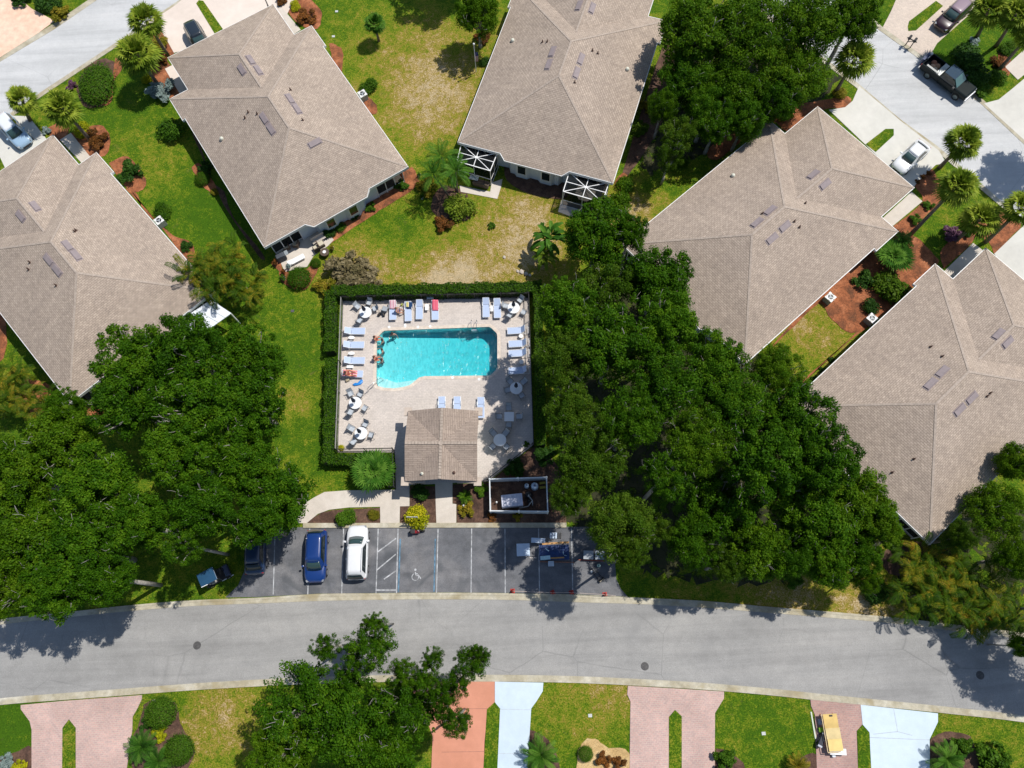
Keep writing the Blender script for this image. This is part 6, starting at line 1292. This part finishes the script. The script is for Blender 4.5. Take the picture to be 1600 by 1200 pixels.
# golf cart
f_,r_=W(364,889),W(321,912); c=(f_+r_)/2; t=thing('golf_cart','golf cart with a dark blue canopy on the shaded lawn at the parking court','golf cart',(c.x,c.y,.0),math.atan2((f_-r_).y,(f_-r_).x))
MB().box((-.35,0,1.85),(1.45,1.15,.06)).build('canopy',pm((0.02,0.07,0.14),.3,var=.08,coat=.6),t,bevel=.03)
for x in (-.95,.25):
    for s in (1,-1): MB().tube([(x,s*.5,.5),(x,s*.48,1.84)],.022,6).build('canopy_post',M_metal,t)
MB().box((0,0,.38),(2.3,1.1,.16)).build('chassis',M_trim,t,bevel=.04); m=MB().box((.95,0,.62),(.5,1.05,.42)); m.build('cowl',pm((0.015,0.02,0.05),.25,coat=.8),t,bevel=.1)
MB().box((-.35,0,.62),(.5,1.0,.28)).build('seat',pm((.35,.33,.3),.7),t,bevel=.05); MB().box((-.65,0,.95),(.1,1.0,.4)).build('seat_back',pm((.35,.33,.3),.7),t,bevel=.03); MB().tube([(.65,.25,.7),(.45,.25,.95)],.02,6).lathe([(.17,0),(.17,.02)],12,(.43,.25,.95)).build('steering_wheel',M_trim,t)
MB().bar((.2,-.57,.34),(1.25,-.55,.34),.06).bar((-1.05,-.57,1.9),(-.5,-.6,1.9),.05).build('side_trim',M_white,t)
for x in (-.75,.8):
    for s in (1,-1): wl=MB().tube([(x,s*.42,.24),(x,s*.6,.24)],.24,14).build('wheel',M_tyre,t); MB().tube([(x,s*.595,.24),(x,s*.61,.24)],.12,10).build('rim',M_rim,wl)
# red scooter under the croton
t=thing('red_scooter','small red scooter parked by the yellow bush in the accessible stall','scooter',W(651,831,.0),R(2))
MB().box((-.05,0,.35),(.75,.38,.32)).build('body',pm((.28,.01,.015),.3,coat=.8),t,bevel=.1); MB().box((-.25,0,.72),(.4,.38,.08)).build('seat',M_trim,t,bevel=.03); MB().tube([(.45,0,.3),(.4,0,.95)],.03,6).tube([(.38,-.28,1.0),(.4,0,.95),(.38,.28,1.0)],.02,6).build('handlebar',M_trim,t)
for x in (-.45,.55): MB().tube([(x,-.06,.2),(x,.06,.2)],.2,14).build('wheel',M_tyre,t)
MB().box((.25,.0,.75),(.1,.08,.06)).build('headlight',M_lamp,t)
t=thing('parking_sign','white parking sign board standing in the yellow bush','sign',W(644,808,1.9)-Vector((0,0,1.9)),-NR); MB().box((0,0,1.9),(.95,.03,.45)).build('sign_board',pm((.62,.63,.62),.5,var=.04),t); 
for x in (-.35,.35): MB().tube([(x,.03,0),(x,.03,2.05)],.025,6).build('post',M_alub,t)
# ---------------------------------------------------------------- work area in the parking court
M_ply=pm((.60,.40,.15),.8,var=.2,scale=2); M_lum=pm((.45,.25,.09),.8,var=.25,scale=3); M_pan=pm((.50,.60,.72),.5,var=.06)
def boxthing(name,label,cat,px,py,z,dims,rz,mat,legs=0,group=None,part='top',round_=0):
    p=W(px,py,z+dims[2]); t=thing(name,label,cat,(p.x,p.y,.026),R(rz)-NR,group); MB().box((0,0,z+dims[2]/2),dims).build(part,mat,t,bevel=round_)
    if legs:
        for sx in (-1,1):
            for sy in (-1,1): MB().box((sx*(dims[0]/2-.08),sy*(dims[1]/2-.08),z/2),(.05,.05,z)).build('leg',M_trim,t)
    return t
boxthing('work_table','pale blue square work table at the left of the work area','table',817.5,859,.75,(1.12,1.05,.05),2,M_pan,4,part='table_top')
o=boxthing('panel','long white panel above the blue tarp','panel',841,844.5,.55,(1.2,.42,.06),-3,M_pan,0)
boxthing('panel','light blue panel lying on the lower tarp edge','panel',852,871.5,.78,(.85,.32,.04),5,pm((.42,.62,.68),.5,var=.05)); 
tb=boxthing('tarp_table','long work bench covered with a dark blue tarp','work bench',866,863,.72,(2.55,1.25,.05),1,pm((.004,.03,.12),.6,var=.35,scale=3),4,part='tarp')
m=MB().bar((-.75,.35,.79),(-.45,.1,.79),.09,.03).bar((.75,.05,.79),(.78,-.2,.79),.05,.03).bar((.85,-.25,.79),(1.05,-.3,.79),.05,.03); m.build('paint_stain',pm((.35,.5,.6),.6),tb)
for x,y,l,w,a,c_,lab in ((868,848.5,2.3,.16,4,(.50,.27,.10),'orange brown plank along the upper tarp edge'),(866,871.8,1.7,.11,3,(.45,.24,.08),'orange plank lying on the lower tarp edge'),(871,877,3.0,.07,-1,(.33,.15,.09),'thin reddish plank below the tarp bench'),(925,874.5,2.3,.07,-3,(.36,.09,.05),'thin reddish plank at the foot of the grey panels'),(833,870.5,.6,.08,-1,(.55,.50,.45),'short pale stick between the square table and the tarp')):
    p=W(x,y,.85); o=MB().box((0,0,0),(l,w,.05)).build('plank',pm(c_,.8,var=.2)); o.location=(p.x,p.y,.82 if y<873 and y>840 and x<880 and x>840 else .06); o.rotation_euler=(0,0,R(a)-NR); tag(o,lab,'plank',None)
boxthing('cardboard_box','small pale box below the blue tarp bench','box',861,880.5,.0,(.5,.42,.38),2,pm((.52,.6,.68),.7),0,part='box_body'); 
for i,x in enumerate((860.5,864.5,868.5,872.5,876)):
    o=MB().box((0,0,0),(.17 if i<3 else .1,.5,.09)).build('white_trim_board',M_pan if i<3 else M_trim); o.location=W(x,837,.0)+Vector((0,0,.09)); o.rotation_euler=(0,0,R(-6)); tag(o,('leftmost','second','third','fourth','rightmost')[i]+(' pale' if i<3 else ' dark')+' short board in the row above the orange plank','board','short boards above the orange plank')
boxthing('grey_cabinet','grey cabinet panel left of its twin under the hanging leaves','panel',919.5,867,.5,(.85,.72,.06),-2,pm((.30,.33,.36),.5,var=.08),4,'grey panels under the tree'); boxthing('grey_cabinet','grey cabinet panel at the right under the hanging leaves','panel',937,867.5,.5,(.78,.72,.06),-2,pm((.34,.38,.42),.5,var=.08),4,'grey panels under the tree')
t=thing('hand_truck','dark folding hand truck lying near the end of the parking court','hand truck',W(932,897,.03),R(-55)); m=MB()
for s in (-.18,.18): m.tube([(-.6,s,.08),(.6,s,.12)],.022,6)
for x in (-.55,-.1,.3,.6): m.tube([(x,-.18,.1),(x,.18,.1)],.02,6)
m.build('frame',M_trim,t)
for s in (-.24,.24): MB().tube([(.62,s-.03,.13),(.62,s+.03,.13)],.13,12).build('wheel',M_tyre,t)
MB().box((.68,0,.1),(.04,.4,.2)).build('toe_plate',pm((.4,.35,.25),.6),t)
o=MB().lathe([(.14,0),(.16,.3),(.15,.32)],14).build('bucket',pm((.12,.22,.22),.6)); o.location=W(935,884,.03); tag(o,'grey green bucket below the grey cabinet panels','bucket')
o=MB().lathe([(.1,0),(.1,.28),(.04,.33)],12).build('paint_can',M_white,None,True); o.location=W(924,893,.03); tag(o,'small white can beside the hand truck','can')
M_cone=pm((.42,.02,.012),.5,var=.08)
def make_cone():
    t=thing('traffic_cone','x','traffic cone'); MB().box((0,0,.02),(.38,.38,.04)).build('base',M_cone,t,bevel=.015); MB().lathe([(.15,.04),(.03,.68),(.025,.70)],16).build('cone_body',M_cone,t,True); MB().lathe([(.105,.26),(.075,.40)],16).build('reflective_band',pm((.5,.4,.4),.4),t,True); return t
cn=make_cone(); 
for i,(x,y,l) in enumerate(((801,923.5,'red traffic cone at the left end of the taped kerb line'),(863.5,926,'red traffic cone second from the left along the kerb'),(893,926,'red traffic cone third from the left along the kerb'),(945,929,'red traffic cone at the right end of the kerb line'))):
    if i==0: cn.location=W(x,y,.026); cn['label']=l; cn['group']='traffic cones along the kerb'
    else: dup(cn,W(x,y,.026),rnd.uniform(0,1),l,'traffic cones along the kerb')
m=MB(); cps=[W(801,923.5,.6),W(863.5,926,.6),W(893,926,.6),W(945,929,.6)]
for a,b in zip(cps[:-1],cps[1:]): m.tube([a,a.lerp(b,.5)-Vector((0,0,.12)),b],.018,5)
m.tube([cps[3],W(962,931,.1)],.018,5); tag(m.build('barrier_tape',pm((.55,.45,.38),.6)),'pale barrier tape strung between the red cones','tape')
# driveway workshop bottom right
p=W(1301,1144,.75); t=thing('plywood_bench','long yellow plywood sheets on sawhorses on the rose paver drive','work bench',(p.x,p.y,.06),R(3.5)-NR)
for i,(y0,y1) in enumerate(((-2.05,-.2),(-.18,.55),(.57,2.05))): pass
MB().box((-.02,.82,.74),(1.12,1.05,.03)).build('plywood_sheet',pm((.60,.42,.14),.75,var=.15,scale=1.5),t); MB().box((0,-.08,.77),(1.14,.80,.03)).build('plywood_sheet',pm((.64,.50,.24),.75,var=.12,scale=1.5),t); MB().box((.03,-.93,.74),(1.12,.88,.03)).build('plywood_sheet',pm((.72,.54,.2),.75,var=.1,scale=1.5),t)
for y in (1.0,-.95):
    m=MB().box((0,y,.68),(1.1,.09,.08))
    for s in (-.5,.5): m.bar((s,y,.66),(s,y-.28,0),.05); m.bar((s,y,.66),(s,y+.28,0),.05)
    m.build('sawhorse',M_lum,t)
MB().box((0.05,1.22,.79),(.22,.12,.07)).build('tool',M_trim,t)
MB().bar((-.68,1.35,.75),(-.66,-1.42,.75),.05).bar((-.66,-1.44,.76),(.35,-1.44,.76),.06).build('batten',pm((.65,.5,.3),.7),t)
boxthing('white_case','white long case below the plywood bench','case',1309.5,1174.5,.45,(1.28,.46,.12),-2,M_white,4,part='case_body')
boxthing('white_case','small white pail at the corner of the long white case','pail',1303,1181,.1,(.25,.2,.2),0,pm((.6,.65,.7),.5),0,part='pail_body')
boxthing('green_box','bright lime green tool box beside the plywood bench','tool box',1283.5,1140.5,.0,(.34,.34,.3),4,pm((.25,.5,.02),.5),0,part='box_body',round_=.02)
boxthing('grey_crate','small grey crate beside the plywood bench top','crate',1281.5,1128,.0,(.24,.42,.2),5,pm((.38,.42,.5),.6),0,part='crate_body')
t=thing('shop_vacuum','long black shop cart with white ends beside the green tool box','cart',W(1284,1156,.4)-Vector((0,0,.34)),R(62)-NR); MB().box((0,0,.3),(1.1,.42,.35)).build('cart_body',pm((.012,.015,.03),.4),t,bevel=.06)
for x in (-.5,.5): MB().box((x,0,.36),(.16,.36,.28)).build('end_cap',pm((.45,.47,.52),.5),t,bevel=.03)
for x in (-.35,.35):
    for s in (-.18,.18): MB().tube([(x,s-.03,.08),(x,s+.03,.08)],.08,8).build('wheel',M_tyre,t)
o=MB().box((0,0,.04),(.11,2.0,.05)).build('pale_board',pm((.55,.62,.5),.7)); o.location=W(1270.5,1133,0); o.rotation_euler=(0,0,R(4)-NR); tag(o,'thin pale green board lying on the lawn edge by the rose paver drive','board')
# ---------------------------------------------------------------- yard things
def ac(label,px,py,rz):
    t=thing('air_conditioner',label,'air conditioner',W(px,py,.85)-Vector((0,0,.85)),R(rz),'outdoor air conditioners'); MB().box((0,0,.42),(.78,.78,.8)).build('cabinet',pm((.30,.32,.30),.5,var=.1),t,bevel=.03)
    m=MB(); arc(m,0,0,.34,0,6.2832,.14,.855,24); m.box((-.36,0,.84),(.07,.8,.03)); m.box((.36,0,.84),(.07,.8,.03)); m.box((0,.36,.84),(.65,.07,.03)); m.box((0,-.36,.84),(.65,.07,.03)); m.build('top_cover',M_white,t)
    f=MB().lathe([(.1,.80),(.1,.84)],10)
    for k in range(3): a=R(120*k+20); f.bar((0,0,.83),(.27*math.cos(a),.27*math.sin(a),.83),.12,.012)
    f.build('fan',pm((.3,.33,.35),.5),t); MB().lathe([(.29,.822),(.29,.826)],20).build('fan_well',M_black,t)
ac('white topped air conditioner in the olive shrub by the dry lawn wedge',566,146,30); ac('white topped air conditioner in the olive shrub beside the left edge house',248,344,40); ac('white topped air conditioner in the mulch at the eave of the middle right house',1298,464,-50); ac('white topped air conditioner at the eave of the lowest right house',1363,497,-50)
# mailbox on a double post
t=thing('mailbox','dark mailbox on a twin post at the kerb by the cream paver drive','mailbox',W(1418,73),R(-40)); m=MB()
for s in (-.28,.28): m.tube([(s,0,0),(s,0,1.05)],.05,6)
m.bar((-.55,0,1.0),(.55,0,1.0),.09); m.bar((-.28,0,.55),(.28,0,.95),.05); m.build('post',M_trim,t)
for s in (-.3,.3): MB().tube([(s,-.28,1.16),(s,.26,1.16)],.13,10).build('letter_box',M_trim,t,True)
# flag pole
t=thing('flagpole','white flagpole with a ball top and a drooping flag beside the top centre roof','flagpole',W(744,112),0); MB().tube([(0,0,0),(0,0,4.0)],[.045,.03],8).build('pole',M_white,t); MB().lathe([(.02,-.1),(.10,-.04),(.11,.02),(.06,.09),(.005,.11)],12,(0,0,4.05)).build('ball',M_white,t,True)
m=MB(); vs=[]
for i in range(9):
    for j in range(5): vs.append((.04+j*.09*(1-.03*i),.05*math.sin(j*1.7+i*.5)-.1,3.0-i*.17))
m.add(vs,[(i*5+j,(i+1)*5+j,(i+1)*5+j+1,i*5+j+1) for i in range(8) for j in range(4)])
fm,tt,b=nodes('flag_cloth'); g=coord(tt); sx=tt.nodes.new('ShaderNodeSeparateXYZ'); tt.links.new(g,sx.inputs[0]); k=mth(tt,'FRACT',mth(tt,'MULTIPLY',sx.outputs[0],11)); r_=ramp(tt,k,[(0,(.5,.03,.04)),(.5,(.7,.7,.7))]); r_.node.color_ramp.interpolation='CONSTANT'
up=ramp(tt,mth(tt,'SUBTRACT',sx.outputs[2],2.0),[(0,0),(.42,1)]); up.node.color_ramp.interpolation='CONSTANT'; tt.links.new(mixc(tt,up,r_,(.03,.05,.2)),b.inputs['Base Color']); m.build('flag',fm,t,True)
# furnished patio of the upper left house
M_wick=pm((.10,.07,.05),.8,var=.3,scale=9); M_cush=pm((.55,.50,.38),.9,var=.08)
t=thing('white_chaise','white chaise lounge on the furnished patio','sun lounger',W(463,406,.35)-Vector((0,0,.3)),R(28)); MB().box((0,0,.32),(1.75,.55,.1)).build('mattress',pm((.78,.78,.76),.8,var=.02),t,bevel=.03); MB().box((-.7,0,.42),(.45,.5,.1)).build('pillow',pm((.8,.8,.78),.8),t,bevel=.04)
for x in (-.7,.7):
    for s in (-.22,.22): MB().box((x,s,.14),(.05,.05,.28)).build('leg',M_white,t)
for i,(x,y,a,l) in enumerate(((494,388,120,'wicker chair with a pale cushion left of the patio table'),(501,381,30,'wicker chair with a pale cushion above the patio table'),(447,385,200,'wicker chair by the lanai screen'),(462,381,170,'wicker chair right of the lanai corner'))):
    t=thing('wicker_chair',l,'chair',W(x,y,.4)-Vector((0,0,.35)),R(a),'wicker chairs on the furnished patio'); MB().box((0,0,.2),(.62,.62,.36)).build('seat_base',M_wick,t,bevel=.03); MB().box((-.28,0,.55),(.1,.62,.5)).build('backrest',M_wick,t,bevel=.03); MB().box((.03,0,.43),(.5,.48,.1)).build('cushion',M_cush,t,bevel=.03)
t=thing('patio_table','dark wicker patio table with a white dish','table',W(507,394,.5)-Vector((0,0,.45)),R(20)); MB().lathe([(.35,.0),(.42,.45),(.45,.47),(.44,.5)],16).build('table_body',M_wick,t); MB().lathe([(.12,.5),(.17,.54)],12).build('dish',M_white,t)
t=thing('garden_bench','pale slatted bench against the rear wall of the patio house','bench',W(498,374,.45)-Vector((0,0,.4)),R(30)); m=MB()
for k in range(4): m.box((0,-.18+.12*k,.42),(1.4,.09,.03))
m.build('seat',M_conc,t); MB().box((0,.24,.65),(1.4,.04,.4)).build('backrest',M_conc,t)
for x in (-.6,.6): MB().box((x,0,.2),(.06,.4,.4)).build('leg',M_trim,t)
t=thing('barbecue_grill','covered black barbecue grill at the lanai corner','barbecue',W(437,399,.9)-Vector((0,0,.85)),R(25)); MB().box((0,0,.5),(1.0,.6,.8),taper=.85).build('grill_cover',pm((.05,.06,.075),.6,var=.2),t,bevel=.08); MB().box((.65,0,.8),(.35,.5,.04)).build('side_shelf',pm((.25,.28,.3),.5),t)
def pot(label,px,py,s,col_,leaf,grp='flower pots'):
    t=thing('flower_pot',label,'flower pot',W(px,py,s)-Vector((0,0,s)),0,grp); MB().lathe([(s*.35,0),(s*.5,s*.9),(s*.56,s*.95),(s*.48,s)],14).build('pot',pm(col_,.8,var=.1),t)
    o=bpy.data.objects.new('plant',rnd.choice(LOOSE)); link(o,t); o.location=(0,0,s*.8); o.scale=(s*.8,s*.8,s*.9); setmat(o,leaf)
for a in (('terracotta pot with a small plant beside the barbecue grill',430,410,.4,(.4,.18,.1),M_rusty),('pale pot on the mulch left of the big ball shrub',442,434,.42,(.5,.5,.45),M_shrub),('white pot at the patio corner by the chaise',451,416,.35,(.65,.65,.6),M_silver),('terracotta pot in the mulch below the patio',443,424,.32,(.4,.12,.08),M_rusty),('small pot at the right end of the patio',519,387,.34,(.55,.4,.3),M_gold),
          ('white pot at the orange mulch by the house corner near the tall palms',655,273,.3,(.7,.68,.6),M_shrub),('white pot in the shaded lawn left of the tall palms',659,308,.3,(.6,.6,.6),M_shrubd)): pot(*a)
# cage furniture
t=thing('cage_table','pale table inside the left screen cage','table',W(741,277,.7)-Vector((0,0,.7)),R(-20)); MB().box((0,0,.7),(.9,.6,.04)).build('table_top',pm((.5,.55,.52),.6),t)
for sx in (-.38,.38):
    for sy in (-.22,.22): MB().box((sx,sy,.34),(.05,.05,.68)).build('leg',M_trim,t)
t=thing('sofa','dark cushioned sofa inside the left screen cage','sofa',W(752,286,.4)-Vector((0,0,.35)),R(-20)); MB().box((0,0,.25),(1.6,.7,.4)).build('seat',M_wick,t,bevel=.05); MB().box((0,-.32,.6),(1.6,.14,.4)).build('backrest',M_wick,t,bevel=.05)
t=thing('open_umbrella','cream patio umbrella standing under the right screen cage','umbrella',W(915,300,1.9)-Vector((0,0,1.9)),0); m=MB(); n=8; m.v=[(0,0,2.15)]+[(1.0*math.cos(2*math.pi*k/n),1.0*math.sin(2*math.pi*k/n),1.8) for k in range(n)]; m.f=[(0,1+k,1+(k+1)%n) for k in range(n)]; m.build('canopy',pm((.55,.50,.40),.85,var=.1),t); MB().tube([(0,0,0),(0,0,2.12)],.025,6).build('pole',M_white,t)
boxthing('kerb_stone','small whitish paver by the irrigation box in the bottom left dry lawn','paver',240,1095,.0,(.35,.2,.06),10,M_conc,0,part='stone')
for px,py,l in ((922,1118,'flat white utility lid in the lawn below the street'),(457,486,'small dark drain lid in the lawn left of the pool'),(526,18,'pale stone in the lawn at the top'),(521,57,'small blue grey lid in the lawn at the top'),(1193,1146,'small grey lid in the green lawn between the paver drives')):
    o=MB().box((0,0,.02),(.32,.25,.05)).build('ground_lid',pm((.5,.52,.5),.7) if 'dark' not in l else pm((.08,.08,.08),.7),bevel=.01); o.location=W(px,py,.0); tag(o,l,'utility lid')
for i,(px,py,s) in enumerate(((815,425,.32),(822,428,.26),(828,430,.2),(809,424,.2),(788,402,.22))):
    m=MB().lathe([(s*.5,0),(s*.8,s*.2),(s*.6,s*.5),(s*.1,s*.6)],8); m.v=[(x*(1+.25*math.sin(k*2.1)),y*(1+.25*math.cos(k*1.7)),z) for k,(x,y,z) in enumerate(m.v)]
    o=m.build('rock',pm((.48,.42,.36),.9,var=.2)); o.location=W(px,py,0); tag(o,('largest pale rock behind the hedge near the paddle leaf plants','middle sized pale rock right of the largest one','small pale rock at the right of the row','small pale rock left of the largest one','pale rock alone on the brown lawn')[i],'rock','pale rocks')
print('objects',len(bpy.data.objects))
